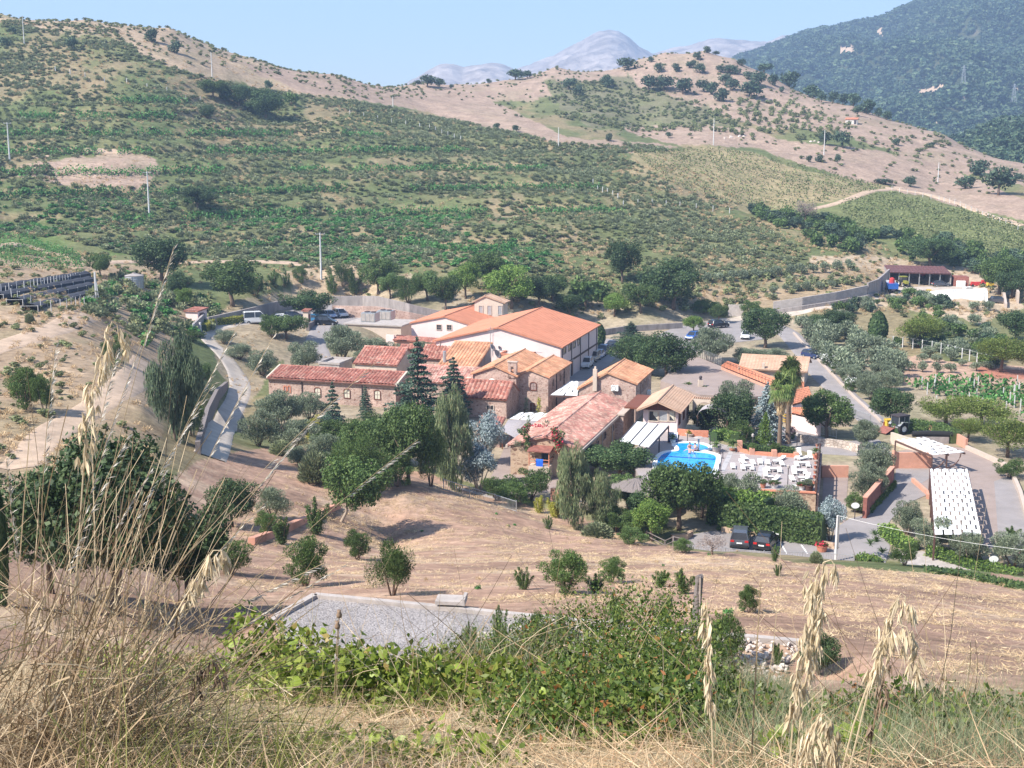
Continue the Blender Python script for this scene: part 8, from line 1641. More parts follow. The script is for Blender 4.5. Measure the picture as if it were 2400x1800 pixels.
def car_meshes(kind,col):
 if(kind,col)in CARM:return CARM[kind,col]
 body,house,W=PROF[kind];h=W/2;out={};mb=MB();n=len(body)
# shoulders taper inwards towards the waist; bevelled edges by three cross-sections each side
 def sec(f,inset,dz):return[(f*(h-inset),y*(1-.015*inset*10),z+dz)for y,z in body]
 rows=[sec(-1,.10,0.0),sec(-1,.02,0.0),sec(1,.02,0.0),sec(1,.10,0.0)]
 rows[0]=[(-(h-.12),y*.985,z)for y,z in body];rows[3]=[((h-.12),y*.985,z)for y,z in body]
 rows[1]=[(-(h if z<.8*max(q[1]for q in body)else h-.05),y*.97,z-.03 if z>.6 else z)for y,z in body];rows[2]=[(-x,y,z)for x,y,z in rows[1]]
 vs=rows[1]+rows[0]+rows[3]+rows[2];fs=[(r*n+i,r*n+(i+1)%n,(r+1)*n+(i+1)%n,(r+1)*n+i)for r in range(3)for i in range(n)]+[tuple(range(n-1,-1,-1)),tuple(range(3*n,4*n))];mb.add(vs,fs);out['body']=mb.mesh('body',M['paint_'+col],False)
 gb=MB();m_=len(house);lo,hi=h-.07,h-.24
 xs=[lo if i in(0,m_-1)else hi for i in range(m_)];gv=[(-xs[i],y,z-.02)for i,(y,z)in enumerate(house)]+[(xs[i],y,z-.02)for i,(y,z)in enumerate(house)];gb.add(gv,[(i,i+1,m_+i+1,m_+i)for i in range(m_-1)]+[tuple(range(m_-1,-1,-1)),tuple(range(m_,2*m_))]);out['glasshouse']=gb.mesh('glasshouse',M['glass_dark'])
 rb=MB();ra=house[1:-1];k=len(ra);rv=[(-hi-.02,y,z+.0)for y,z in ra]+[(hi+.02,y,z+.0)for y,z in ra]+[(-hi+.08,y,z+.05)for y,z in ra]+[(hi-.08,y,z+.05)for y,z in ra]
 rb.add(rv,[(i,i+1,2*k+i+1,2*k+i)for i in range(k-1)]+[(2*k+i,2*k+i+1,3*k+i+1,3*k+i)for i in range(k-1)]+[(3*k+i,3*k+i+1,k+i+1,k+i)for i in range(k-1)]+[(0,2*k,3*k,k),(k-1,2*k-1,4*k-1,3*k-1)])
 for sx in(-1,1):
  for a,b in((0,1),(m_-2,m_-1)):rb.bar((sx*xs[a],house[a][0],house[a][1]),(sx*xs[b],house[b][0],house[b][1]),.09,.07)
  ym=house[1][0]*.25+house[-2][0]*.75-.35;rb.bar((sx*lo,ym,house[0][1]-.02),(sx*hi,ym,house[2][1]-.01),.07,.06)
 out['roof']=rb.mesh('roof',M['paint_'+col])
 wr=.34 if kind in('suv','van')else .30;tb=MB();tb.lathe([(.18,-.1),(wr*.92,-.11),(wr,-.07),(wr,.07),(wr*.92,.11),(.18,.1)],16);out['tyre']=tb.mesh('tyre',M['rubber']);ab=MB();ab.lathe([(0,.10),(.05,.11),(.19,.09),(.2,.115),(.2,-.1)],12);out['rim']=ab.mesh('rim',M['alloy']);out['wr']=wr
 ye,zf,yr=body[-2][0],body[-3][1],body[1][0];zr=body[2][1];lights={}
 for nm,mt,y,zz in(('headlight','lamp_clear',ye,zf-.02),('tail_light','lamp_red',yr,zr-.14)):b=MB();sgn=1 if y>0 else-1;b.box(-.17,.17,-.05,.05,-.09,.09);lights[nm]=(b.mesh(nm,M[mt]),y*.965-sgn*.0,zz)
 out['lights']=lights;b=MB();b.box(-.26,.26,-.015,.015,-.06,.06);out['plate']=b.mesh('number_plate',M['white_paint']);b=MB();b.box(-h*.9,h*.9,-.08,.08,-.1,.1);out['bumper']=b.mesh('bumper',M['rubber']);out['geo']=(h,ye,yr,body);CARM[kind,col]=out;return out
def car(kind,col,label,p,heading,name='parked_car',cat='car',group=None):
 "heading: direction of the bonnet, radians clockwise from straight ahead"
 c=car_meshes(kind,col);t=thing(name,label,cat,p,-heading,group);h,ye,yr,body=c['geo'];link('body',c['body'],t);link('glasshouse',c['glasshouse'],t);link('roof',c['roof'],t)
 for y in(yr*.64,ye*.66):
  for sx in(-1,1):w_=link('wheel',c['tyre'],t,(sx*(h-.09),y,c['wr']),(0,math.pi/2*sx,0));link('rim',c['rim'],w_)
 for nm,(me,y,zz)in c['lights'].items():
  for sx in(-1,1):link(nm,me,t,(sx*(h-.24),y,zz))
 link('number_plate',c['plate'],t,(0,yr-.01,body[1][1]+.02));link('number_plate',c['plate'],t,(0,ye+.005,.42));link('bumper',c['bumper'],t,(0,yr+.05,.38));link('bumper',c['bumper'],t,(0,ye-.06,.34))
 for sx in(-1,1):mb=MB();mb.box(sx*(h+.02)-.09,sx*(h+.02)+.09,.62,.76,body[4][1]-.03,body[4][1]+.12);mb.build('wing_mirror',M['paint_'+col],t)
 return t
hd=math.radians
car('mpv','grey','dark grey people carrier seen from behind, by the field railing',onz(1735,1274,.05),hd(13));car('hatch','black','black hatchback seen from behind, beside the grey people carrier',onz(1795,1280,.05),hd(24))
S=hd(17+180)
for kind,col,X,Y,lab in(('suv','white',190,640,'white off-roader nearest in the row along the winery shed'),('suv','beige',325,520,'beige off-roader second in the row along the winery shed'),('hatch','sky_blue',410,470,'pale blue car third in the row along the winery shed'),('mpv','dark_blue',500,400,'dark blue people carrier fourth in the row along the winery shed'),('sedan','black',620,345,'black car beside the cedar at the far end of the shed row'),('sedan','dark_blue',665,295,'navy car half hidden by the cedar, last of the shed row')):
 x_,y_=1350+X/7.933,780+Y/7.933;car(kind,col,lab,onz(x_,y_,.07),S+RND.uniform(-.06,.06)if col!='black' else S+.5)
for kind,col,X,Y,h_,lab in(('mpv','silver',1005,272,150,'silver people carrier at the right end of the upper car park row'),('hatch','sky_blue',845,285,150,'pale blue hatchback beside the silver people carrier'),('sedan','white',715,285,150,'white car half hidden by the car park tree'),('hatch','teal',625,345,95,'teal car behind the dark car park wall'),('mpv','black',790,388,95,'black car nose-out at the end of the dark car park wall'),('hatch','white',160,335,80,'white hatchback behind the fig tree'),('sedan','silver',215,350,80,'silver saloon next to the white hatchback behind the fig tree'),('suv','dark_blue',330,318,80,'dark car in the shade of the car park tree')):
 car(kind,col,lab,onz(640+X/6.345,700+Y/6.345,3.08),hd(h_))
p=G(602,758,120);car('van','white','white van parked at the left end behind the huts',p,hd(70),'parked_van','van')
p=G(650,762,120);car('hatch','white','white car in front of the parked van row, left of the fig tree',p,hd(80))
car('suv','black','dark off-roader with a spare wheel under the small round tree',onz(1684,768,.07),hd(60));car('hatch','blue','blue-and-white car beside the light green tree',onz(1623,795,.07),hd(-150));car('hatch','white','white car poking out from under the big dense tree',onz(1748,793,.07),hd(-165))
car('hatch','dark_blue','dark blue car driving down the access road',G(1903,840,120)+Vector((0,0,.1)),hd(180-32),'moving_car')
# backhoe tractor with maroon trailer
zb_=lambda X,Y,z=0.05:onz(2040+X/6.345,960+Y/6.345,z)
def wheel(t,p,r,w,ang):mb=MB();mb.lathe([(r*.5,-w/2),(r*.95,-w/2),(r,-w*.35),(r,w*.35),(r*.95,w/2),(r*.5,w/2)],20);o=mb.build('wheel',M['rubber'],t);o.location=p;o.rotation_euler=(0,math.pi/2,ang);b=MB();b.lathe([(0,w*.3),(r*.2,w*.35),(r*.52,w*.28),(r*.55,w*.5),(r*.55,-w*.5)],16);b.build('rim',M['white_paint'],o)
t=thing('tractor','muddy tractor with glazed cab and loader parked by the salmon wall','tractor',zb_(470,345),hd(-62))
mb=MB();mb.box(-.35,.35,.4,2.3,.75,1.35);mb.box(-.3,.3,2.3,2.5,.8,1.25);mb.build('bonnet',M['steel_grey'],t);mb=MB();mb.box(-.7,.7,-1.3,.4,1.0,2.35);mb.build('cab_glass',M['glass_dark'],t);mb=MB();mb.box(-.82,.82,-1.4,.5,2.35,2.52);mb.build('cab_roof',M['steel_dark'],t)
mb=MB()
for x in(-.72,.72):
 for y in(-1.32,-.4,.42):mb.bar((x,y,1.0),(x,y,2.36),.08)
mb.box(-.74,.74,-1.35,.45,.85,1.02);mb.build('cab_frame',M['steel_grey'],t);mb=MB();mb.box(-.5,.5,-1.2,1.8,.55,.8);mb.build('chassis',M['steel_dark'],t)
for x in(-.85,.85):wheel(t,(x,-.7,.78),.78,.42,0);wheel(t,(x*.92,1.7,.5),.5,.3,0);mb=MB();mb.slab([(x-.22,-1.5,1.2),(x+.22,-1.5,1.2),(x+.22,-.9,1.66),(x-.22,-.9,1.66)],(0,0,.06));mb.slab([(x-.22,-.9,1.66),(x+.22,-.9,1.66),(x+.22,.1,1.5),(x-.22,.1,1.5)],(0,0,.06));mb.build('mudguard',M['steel_grey'],t)
for x in(-.55,.55):mb=MB();mb.bar((x,.2,1.5),(x,2.4,1.25),.12,.18);mb.bar((x,2.4,1.25),(x,3.2,.4),.12,.18);mb.build('loader_arm',M['concrete_pale'],t)
mb=MB();mb.slab([(-1,3.2,.1),(1,3.2,.1),(1,3.9,.15),(-1,3.9,.15)],(0,0,.06));mb.slab([(-1,3.2,.1),(1,3.2,.1),(1,3.2,.75),(-1,3.2,.75)],(0,-.06,0));mb.build('bucket',M['concrete_pale'],t)
t=thing('farm_trailer','maroon flat farm trailer with its ramp down beside the tractor','trailer',zb_(400,320),hd(-62));mb=MB();mb.box(-1.0,1.0,-1.6,1.6,.55,.72);mb.build('bed',M['rust'],t);mb=MB();mb.box(-1.05,-.95,-1.6,1.6,.72,1.25);mb.build('side_board',M['rust'],t);mb=MB();mb.box(.95,1.05,-1.6,1.6,.72,1.1);mb.build('side_board',M['rust'],t);mb=MB();mb.slab([(-1,-1.6,.7),(1,-1.6,.7),(1,-3.0,.1),(-1,-3.0,.1)],(0,0,.07));mb.build('ramp',M['rust'],t)
for x in(-1.05,1.05):wheel(t,(x,.2,.36),.36,.2,0)
t=thing('yellow_skip','small upright yellow container at the end of the trailer','container',zb_(275,318),.2);mb=MB();mb.box(-.55,.55,-.4,.4,0,1.5);mb.build('bin',M['yellow_paint'],t);mb=MB();mb.box(-.62,.62,-.46,.46,1.5,1.62);mb.build('lid',M['yellow_paint'],t)
t=thing('black_pipe','thick black pipe lying on the wall top behind the small canopy','pipe',zb_(930,365,1.2));mb=MB();mb.tube([(-2.6,0,0),(-1,.05,.1),(1,0,.05),(2.4,-.05,0)],.38,10);mb.build('pipe',M['rubber'],t);mb=MB();mb.box(-2,2,-.3,.3,-1.3,-.3);mb.build('cradle',M['concrete'],t)
# wooden crates by the palms
for i in range(2):t=thing('pallet_stack',['yellowish stack of wooden pallets behind the fan palms, the lower','wooden pallets stacked on top behind the fan palms'][i],'pallets',onz(1850,990,0)+Vector((0,0,i*.75)),.2);[(lambda mb:(mb.box(-.9,.9,-.5,.5,.02+.14*k,.12+.14*k),mb.build('pallet',M['yellow_paint']if k%2 else M['wood_grey'],t)))(MB())for k in range(5)]
# blue lorry and farm machines at the tractor shed
t=thing('blue_lorry','bright blue lorry with a red load in front of the tractor shed','lorry',G(2089,686,200)+Vector((0,0,.14)),-.12);mb=MB();mb.box(-1.15,1.15,-2.6,1.2,1.0,2.3);mb.build('load_bed',M['paint_blue'],t);mb=MB();mb.box(-1.1,1.1,1.35,3.0,.8,2.6);mb.build('cab',M['paint_white'],t);mb=MB();mb.box(-1.0,1.0,1.4,3.03,1.7,2.4);mb.build('cab_window',M['glass_dark'],t);mb=MB();mb.box(-.4,.4,-2.6,2.8,.6,.95);mb.build('chassis',M['steel_dark'],t);mb=MB();mb.lathe([(0,2.3),(.7,2.3),(.6,3.2),(.3,3.5),(0,3.55)],10,(0,0,0));mb.build('red_load',M['red_paint'],t)
for y in(-1.7,-.6,2.3):
 for x in(-1.0,1.0):wheel(t,(x,y,.48),.48,.3,0)
t=thing('tractor','lime green tractor parked inside the shed','tractor',onz(2118,671,2.35),.1);mb=MB();mb.box(-.35,.35,-2.2,-.2,.8,1.5);mb.build('bonnet',M['leaf_yellow'],t);mb=MB();mb.box(-.7,.7,-.2,1.2,1.0,2.3);mb.build('cab_glass',M['glass_dark'],t);mb=MB();mb.box(-.8,.8,-.3,1.3,2.3,2.5);mb.build('cab_roof',M['leaf_yellow'],t)
for x in(-.85,.85):wheel(t,(x,.7,.8),.8,.45,0);wheel(t,(x*.9,-1.6,.5),.5,.3,0)
car('sedan','grey','grey car parked in the right-hand bay of the tractor shed',onz(2205,671,2.35),hd(85))
for px,py,lab,w_,col in((2290,672,'red farm trailer under the trees right of the shed',3.2,'red_paint'),(2312,668,'smaller red farm machine beside the red trailer',2.6,'red_paint'),(2320,674,'yellow farm implement at the right end of the farmyard',1.6,'yellow_paint'),(2176,690,'yellow drum lying on the farmyard rubble',1.2,'yellow_paint'),(2160,692,'pale drum lying on the farmyard rubble',1.2,'stone_sill'),(2268,684,'white box standing on the farmyard edge',2.2,'white_paint'),(2148,645,'red implement left on the slope above the tractor shed',2.2,'red_paint'),(2162,650,'small red machine part on the slope above the tractor shed',1.4,'red_paint')):
 p=G(px,py,200);t=thing('farm_implement',lab,'farm implement',p,RND.uniform(-.4,.4));mb=MB();mb.slab([(-w_/2,-.5,.35),(w_/2,-.5,.35),(w_/2*.9,-.6,1.2),(-w_/2*.9,-.6,1.2)],(0,1.2,0));mb.build('body',M[col],t);mb=MB();mb.bar((w_/2,0,.4),(w_/2+1.0,0,.35),.12);mb.bar((-w_/2,0,.4),(-w_/2-.3,0,.9),.1);mb.build('drawbar',M['steel_dark'],t)
 for x in(-w_*.35,w_*.35):o_=MB();o_.lathe([(0,-.1),(.32,-.1),(.32,.1),(0,.1)],12);q_=o_.build('wheel',M['rubber'],t);q_.location=(x,-.5,.32);q_.rotation_euler=(math.pi/2,0,0)
t=thing('car_wreck','dark vehicle lying in the earth bay below the farmyard','vehicle',G(2336,710,200),.1);mb=MB();mb.prism([(-2.2,-.8),(2.2,-.8),(2.2,.8),(-2.2,.8)],.3,1.0);mb.build('body',M['paint_grey'],t);mb=MB();mb.slab([(-1.4,-.75,1.0),(1.2,-.75,1.0),(.8,-.65,1.5),(-1.0,-.65,1.5)],(0,1.4,0));mb.build('cabin',M['glass_dark'],t)
# loose stones in the hollow under the hill terraces
SRK=[]
for i in range(3):
 bm=bmesh.new();bmesh.ops.create_icosphere(bm,subdivisions=1,radius=.5);rs=random.Random(i)
 for v in bm.verts:v.co*=rs.uniform(.7,1.15);v.co.z*=.7
 me=bpy.data.meshes.new('stone');bm.to_mesh(me);bm.free();me.materials.append(M['rock_stone']if 'rock_stone' in M else mat('rock_stone',(.50,.43,.38),.9,.3,3));SRK.append(me)
scatter_stuff('field_boulders',(p:=np.concatenate([sample([(1690,312),(1740,310),(1750,325),(1690,328)],.05,500,640,31),sample([(1870,322),(1920,325),(1920,338),(1870,335)],.05,450,600,32)])),NR.uniform(.8,2.2,len(p)),SRK,'pale boulders lying on the pinkish pasture')
# ------------------------------------------------------------------ stones right of the gravel platform: the nearest ones singly
rb_=thing('stone_bed','bed of pale broken stones between the kerb and the foreground bushes','stone bed',onz(1820,1545,20.1))
rs=np.random.RandomState(77);c0=rb_.location;n1=0;SM=[]
for me in SRK:m2=me.copy();m2.name='stone';SM.append(m2)
poly=[(1640,1500),(1880,1502),(1850,1560),(1830,1640),(1600,1640)];poly2=[(1120,1480),(1340,1440),(1460,1465),(1640,1490),(1620,1600),(1300,1600),(1140,1560)]
far=[]
while n1<300:
 px,py=rs.uniform(1120,1890),rs.uniform(1440,1640);ok1=in_poly(np.array([px]),np.array([py]),poly)[0];ok2=in_poly(np.array([px]),np.array([py]),poly2)[0]
 if not(ok1 or(ok2 and rs.rand()<.35)):continue
 p=onz(px,py,20.08);s=rs.uniform(.12,.30);o=link('stone',SM[n1%3],rb_,p-c0+Vector((0,0,s*.2)),tuple(rs.uniform(0,6.28,3)),(s*rs.uniform(.8,1.4),s,s*.8));n1+=1
q=[]
for k in range(1800):
 px,py=rs.uniform(1120,1890),rs.uniform(1440,1650)
 if in_poly(np.array([px]),np.array([py]),poly)[0]or(in_poly(np.array([px]),np.array([py]),poly2)[0]and rs.rand()<.5):q.append(tuple(onz(px,py,20.06)))
o=scatter_stuff('small_stones',np.array(q),rs.uniform(.08,.2,len(q)),SRK,'small broken stones filling the stone bed')
t=thing('drain_slab','pale concrete slab with a raised corner on the back kerb of the gravel platform','slab',onz(1055,1412,20.3),-.1);mb=MB();mb.box(-.55,.55,-.3,.5,0,.14);mb.build('slab',M['concrete_pale'],t);mb=MB();mb.box(.5,.62,-.35,.5,0,.26);mb.build('raised_edge',M['concrete_pale'],t)
# ------------------------------------------------------------------ foreground: dry grass, tussock, brambles, oats
leafmat('straw_blade',(.28,.18,.10),(.50,.36,.215),(.66,.53,.36),.25,.1,extra=(.40,.20,.12))
leafmat('straw_stalk',(.13,.08,.045),(.32,.23,.135),(.50,.40,.265),.1,.1,extra=(.20,.22,.07))
leafmat('green_blade',(.10,.13,.025),(.19,.21,.05),(.34,.33,.12),.3,.1)
leafmat('grey_blade',(.12,.145,.075),(.20,.23,.13),(.32,.33,.20),.25,.1,extra=(.36,.19,.11))
leafmat('smilax_leaf',(.09,.14,.018),(.19,.255,.035),(.34,.39,.085),.35,.3,.4,extra=(.40,.30,.09))
leafmat('bramble_leaf',(.03,.06,.012),(.08,.125,.024),(.19,.225,.055),.3,.2,.4,extra=(.30,.115,.04))
leafmat('oat_husk',(.48,.37,.22),(.62,.50,.33),(.72,.62,.46),.3,.12)
leafmat('plume',(.36,.32,.28),(.52,.47,.40),(.66,.62,.55),.3,.1)
leafmat('dead_seed',(.14,.09,.06),(.22,.15,.10),(.3,.22,.16),.1,.1)
def ribbons(P,dirs,L,W,bend,seg=3,seed=0,taper=True,droop=None):
 "thin tapering ribbons that arch away from their roots"
 rs=np.random.RandomState(seed);n=len(P);D=unit(dirs);B=unit(bend);side=unit(np.cross(D,rs.normal(size=(n,3))));rows=[]
 k=seg+1
 for i in range(k):
  s=i/seg;c=P+D*(L*s)[:,None]+B*((L*(s**2))*np.linalg.norm(bend,axis=1))[:,None]
  w=W*(1-.9*s if taper else 1-.55*s);rows.append(c-side*w[:,None]*.5);rows.append(c+side*w[:,None]*.5)
 V=np.stack(rows,1).reshape(-1,3);b=(np.arange(n)*2*k)[:,None]
 F=np.concatenate([np.stack([b+2*i,b+2*i+1,b+2*i+3,b+2*i+2],-1)for i in range(seg)],1).reshape(-1,4);return V,F
def gnd(n,poly,dmin,dmax,seed,clump=None):
 rs=np.random.RandomState(seed);out=[];pxs=[p[0]for p in poly]
 a0=math.atan2(min(pxs)-1200,3000)-.02;a1=math.atan2(max(pxs)-1200,3000)+.02;m=n*6
 a=a0+(a1-a0)*rs.rand(m);d=np.exp(rs.uniform(math.log(dmin),math.log(dmax),m));x=np.sin(a)*d;y=np.cos(a)*d;z=T(x,y);px,py=project(x,y,z);k=in_poly(px,py,poly)
 if clump is not None:k&=rs.rand(m)<clump(x,y)
 return np.stack([x,y,z],1)[k][:n]
def stuff(name,VF,m,label):
 me=npmesh(name,*VF);me.materials.append(M[m]);return tag(link(name,me),label,kind='stuff')
rs=np.random.RandomState(3)
FG=[(-150,2000),(-150,1540),(400,1530),(1000,1540),(1700,1560),(2000,1680),(2600,1690),(2600,2000)]
P=gnd(16000,FG,2.0,13,41,lambda x,y:np.clip((fbm(x*1.1,y*1.1,70)-.25)*3,.15,1));n=len(P);d=np.hypot(P[:,0],P[:,1])
stuff('dry_grass',ribbons(P,np.array([0,0,.8])+.6*rs.normal(size=(n,3)),.04+.09*rs.rand(n)+.008*d,(.0016+.0018*rs.rand(n))*(.7+.1*d),.6*rs.normal(size=(n,3))*[1,1,.2],3,1),'straw_blade','pale dry grass covering the hilltop in front')
P=gnd(9000,FG,2.0,13,42);n=len(P);d=np.hypot(P[:,0],P[:,1])
stuff('fallen_straw',ribbons(P+[0,0,.03],np.c_[rs.normal(size=(n,2)),.22*np.abs(rs.normal(size=n))],.10+.2*rs.rand(n),(.002+.002*rs.rand(n))*(.7+.1*d),.2*rs.normal(size=(n,3))*[1,1,.1],2,2),'straw_blade','matted fallen straw between the grass')
P=gnd(130,FG,4.0,13,43);n=len(P)
stuff('tall_grass_stems',ribbons(P,np.array([.1,0,1.0])+.22*rs.normal(size=(n,3)),.18+.26*rs.rand(n),.002+.0015*rs.rand(n),.2*rs.normal(size=(n,3)),4,3),'straw_blade','single tall dry stems standing above the grass')
P=gnd(11000,[(1650,1900),(1650,1640),(1800,1660),(2050,1700),(2500,1690),(2500,2000),(2100,2000)],3.4,12,44,lambda x,y:np.clip((fbm(x*1.6,y*1.2,72)-.3)*4,.05,1));n=len(P);d=np.hypot(P[:,0],P[:,1])
stuff('grey_green_grass',ribbons(P,np.array([.05,0,1.0])+.3*rs.normal(size=(n,3)),.03+(.018+.016*rs.rand(n))*d,.002+.002*rs.rand(n),.45*rs.normal(size=(n,3)),3,4),'grey_blade','grey green grass at the lower right')
P=gnd(2600,[(1620,1700),(1620,1600),(1680,1580),(1850,1620),(1900,1700)],7,12,45);n=len(P)
stuff('grey_green_grass',ribbons(P,np.array([.05,0,1.0])+.3*rs.normal(size=(n,3)),.08+.14*rs.rand(n),.003+.003*rs.rand(n),.35*rs.normal(size=(n,3)),3,5),'grey_blade','grey green grass behind the bramble bush')
P=gnd(1300,[(1060,1600),(1060,1545),(1320,1545),(1320,1600)],8,15,46);n=len(P)
stuff('grey_green_grass',ribbons(P,np.array([.05,0,1.0])+.3*rs.normal(size=(n,3)),.2+.25*rs.rand(n),.004+.003*rs.rand(n),.3*rs.normal(size=(n,3)),3,6),'grey_blade','tuft of grey green grass below the saplings')
P=gnd(1500,[(150,2000),(200,1720),(500,1700),(760,1740),(760,2000)],2.2,6,47);n=len(P)
stuff('green_grass',ribbons(P,np.array([.15,0,.8])+.45*rs.normal(size=(n,3)),.08+.14*rs.rand(n),.003+.002*rs.rand(n),.6*rs.normal(size=(n,3)),3,7),'green_blade','greener grass at the foot of the tussock')
# big dry tussock at the left
base=Vector(ond(120,1800,3.0));base.z=Tz(base.x,base.y);ts_=thing('grass_tussock','huge dry grass tussock at the lower left with long stalks leaning right','grass tussock',base)
def stalks(n,seed,spec):
 rs=np.random.RandomState(seed);Ps=[];Qs=[]
 for i in range(n):
  x0,y0=rs.normal(0,.14),rs.normal(0,.16);px,py,d=spec(rs);Ps.append((x0,y0,0));Qs.append(np.array(ond(px,py,d))-np.array(base))
 P=np.array(Ps);Q=np.array(Qs);return P,Q
def spec_main(rs):
 f=rs.rand()**1.15;ang=math.radians(88-f*62+rs.normal()*4);l=rs.uniform(330,1000)*(1-.25*f);return 110+math.cos(ang)*l*.98+rs.normal()*25,1790-math.sin(ang)*l,rs.uniform(2.5,3.9)
P,Q=stalks(250,5,spec_main);n=len(P);D=Q-P;L=np.linalg.norm(D,axis=1);bend=np.cross(D/L[:,None],rs.normal(size=(n,3)))*.04+np.array([.02,0,-.03]);me=npmesh('stalks',*ribbons(P,D,L,.0026+.0022*rs.rand(n),bend,5,8,False));me.materials.append(M['straw_stalk']);o=link('stalks',me,ts_);o['kind']='stuff'
n=1100;a=rs.uniform(0,6.283,n);P=np.c_[rs.normal(0,.16,n),rs.normal(0,.18,n),np.zeros(n)];D=np.c_[np.cos(a)*.55+.25,np.sin(a)*.5,.4+.8*rs.rand(n)];me=npmesh('blades',*ribbons(P,D,.2+.42*rs.rand(n),.002+.0022*rs.rand(n),np.c_[np.cos(a)*.5+.2,np.sin(a)*.5,-.35-.5*rs.rand(n)],6,9));me.materials.append(M['straw_stalk']);o=link('blades',me,ts_);o['kind']='stuff'
n=500;a=rs.uniform(-1.2,1.4,n);P=np.c_[rs.normal(.1,.14,n),rs.normal(-.05,.14,n),np.zeros(n)];D=np.c_[np.cos(a)*.9,np.sin(a)*.6,.25+.45*rs.rand(n)];me=npmesh('green_blades',*ribbons(P,D,.22+.3*rs.rand(n),.0024+.002*rs.rand(n),np.c_[np.cos(a)*.3,np.sin(a)*.3,-.3-.5*rs.rand(n)],6,10));me.materials.append(M['green_blade']);o=link('green_blades',me,ts_);o['kind']='stuff'
n=900;P=np.c_[rs.normal(0,.22,n),rs.normal(0,.2,n),rs.rand(n)*.5];me=npmesh('tangled_litter',*ribbons(P,rs.normal(size=(n,3)),.1+.2*rs.rand(n),.002+.003*rs.rand(n),.4*rs.normal(size=(n,3)),3,11));me.materials.append(M['straw_stalk']);o=link('tangled_litter',me,ts_);o['kind']='stuff'
# plumed stalks: a stem and a feathery or drooping head
def plume_stalk(label,tip,d,root=(110,1790),head=.28,droop=0.0,m='plume',seed=0,w=.0019,husks=46,hl=.02,bow=.05,husk_name='plume'):
 rs=np.random.RandomState(seed);t=thing('flowering_stalk',label,'grass stalk',base+Vector((rs.uniform(-.1,.1),rs.uniform(-.1,.1),0)));r=t.location;e=Vector(ond(*tip,d));D=e-r;side=Vector((1,0,0));pts=[r.lerp(e,f)+Vector((bow*math.sin(f*3.14)*-.5,0,bow*math.sin(f*3.14)))for f in np.linspace(0,1,9)];mb=MB();mb.tube(pts,[w*(.6-.3*i/9)for i in range(9)],4);wb(mb,'stem',M['straw_stalk'],t)
 f=1-head*rs.rand(husks)**.8;P=np.array([np.array(pts[min(7,int(q*8))].lerp(pts[min(7,int(q*8))+1],q*8-min(7,int(q*8))))for q in f])-np.array(r);u=unit(np.array(D));N=sphere(husks,rs);dr=u+np.array([.25,0,-.25-droop*2])+.25*N;me=npmesh(husk_name,*leaf_quads(P+unit(dr)*hl*.6,N,dr,hl*(.7+.6*rs.rand(husks)),(.0022+.0016*rs.rand(husks))));me.materials.append(M[m]);link(husk_name,me,t)
PL=[((408,578),3.2,'tallest feathery stalk of the tussock crossing the dark hillside tree'),((128,820),3.0,'upright grey feathery stalk near the left edge'),((330,806),3.1,'feathery stalk leaning over the dirt track'),((275,820),3.3,'pale feathery stalk beside the drooping oat-like head'),((640,790),3.2,'long feathery stalk crossing the gravel road top'),((500,900),3.4,'feathery stalk in front of the dark retaining wall'),((725,1000),3.3,'feathery stalk reaching the foot of the gravel road'),((880,850),3.4,'longest low-leaning stalk reaching towards the stone wing'),((620,1180),2.9,'feathery stalk over the dark bush right of the mass'),((760,1320),2.8,'feathery stalk lying over the rounded bush'),((800,1330),3.0,'lowest leaning stalk over the gravel corner'),((300,1020),2.8,'feathery stalk over the enormous dark bush'),((350,1110),2.9,'feathery grey stalk in the middle of the tussock'),((15,1080),2.7,'short plume at the left edge'),((560,760),3.5,'plumed stalk over the orange-roofed hut'),((980,1030),3.5,'bare thin stalk reaching the mown field, longest of the low ones')]
for i,(tip,d,lab)in enumerate(PL):plume_stalk(lab,tip,d,seed=i,head=.22+.1*(i%3),droop=.15*(i%2),husks=60)
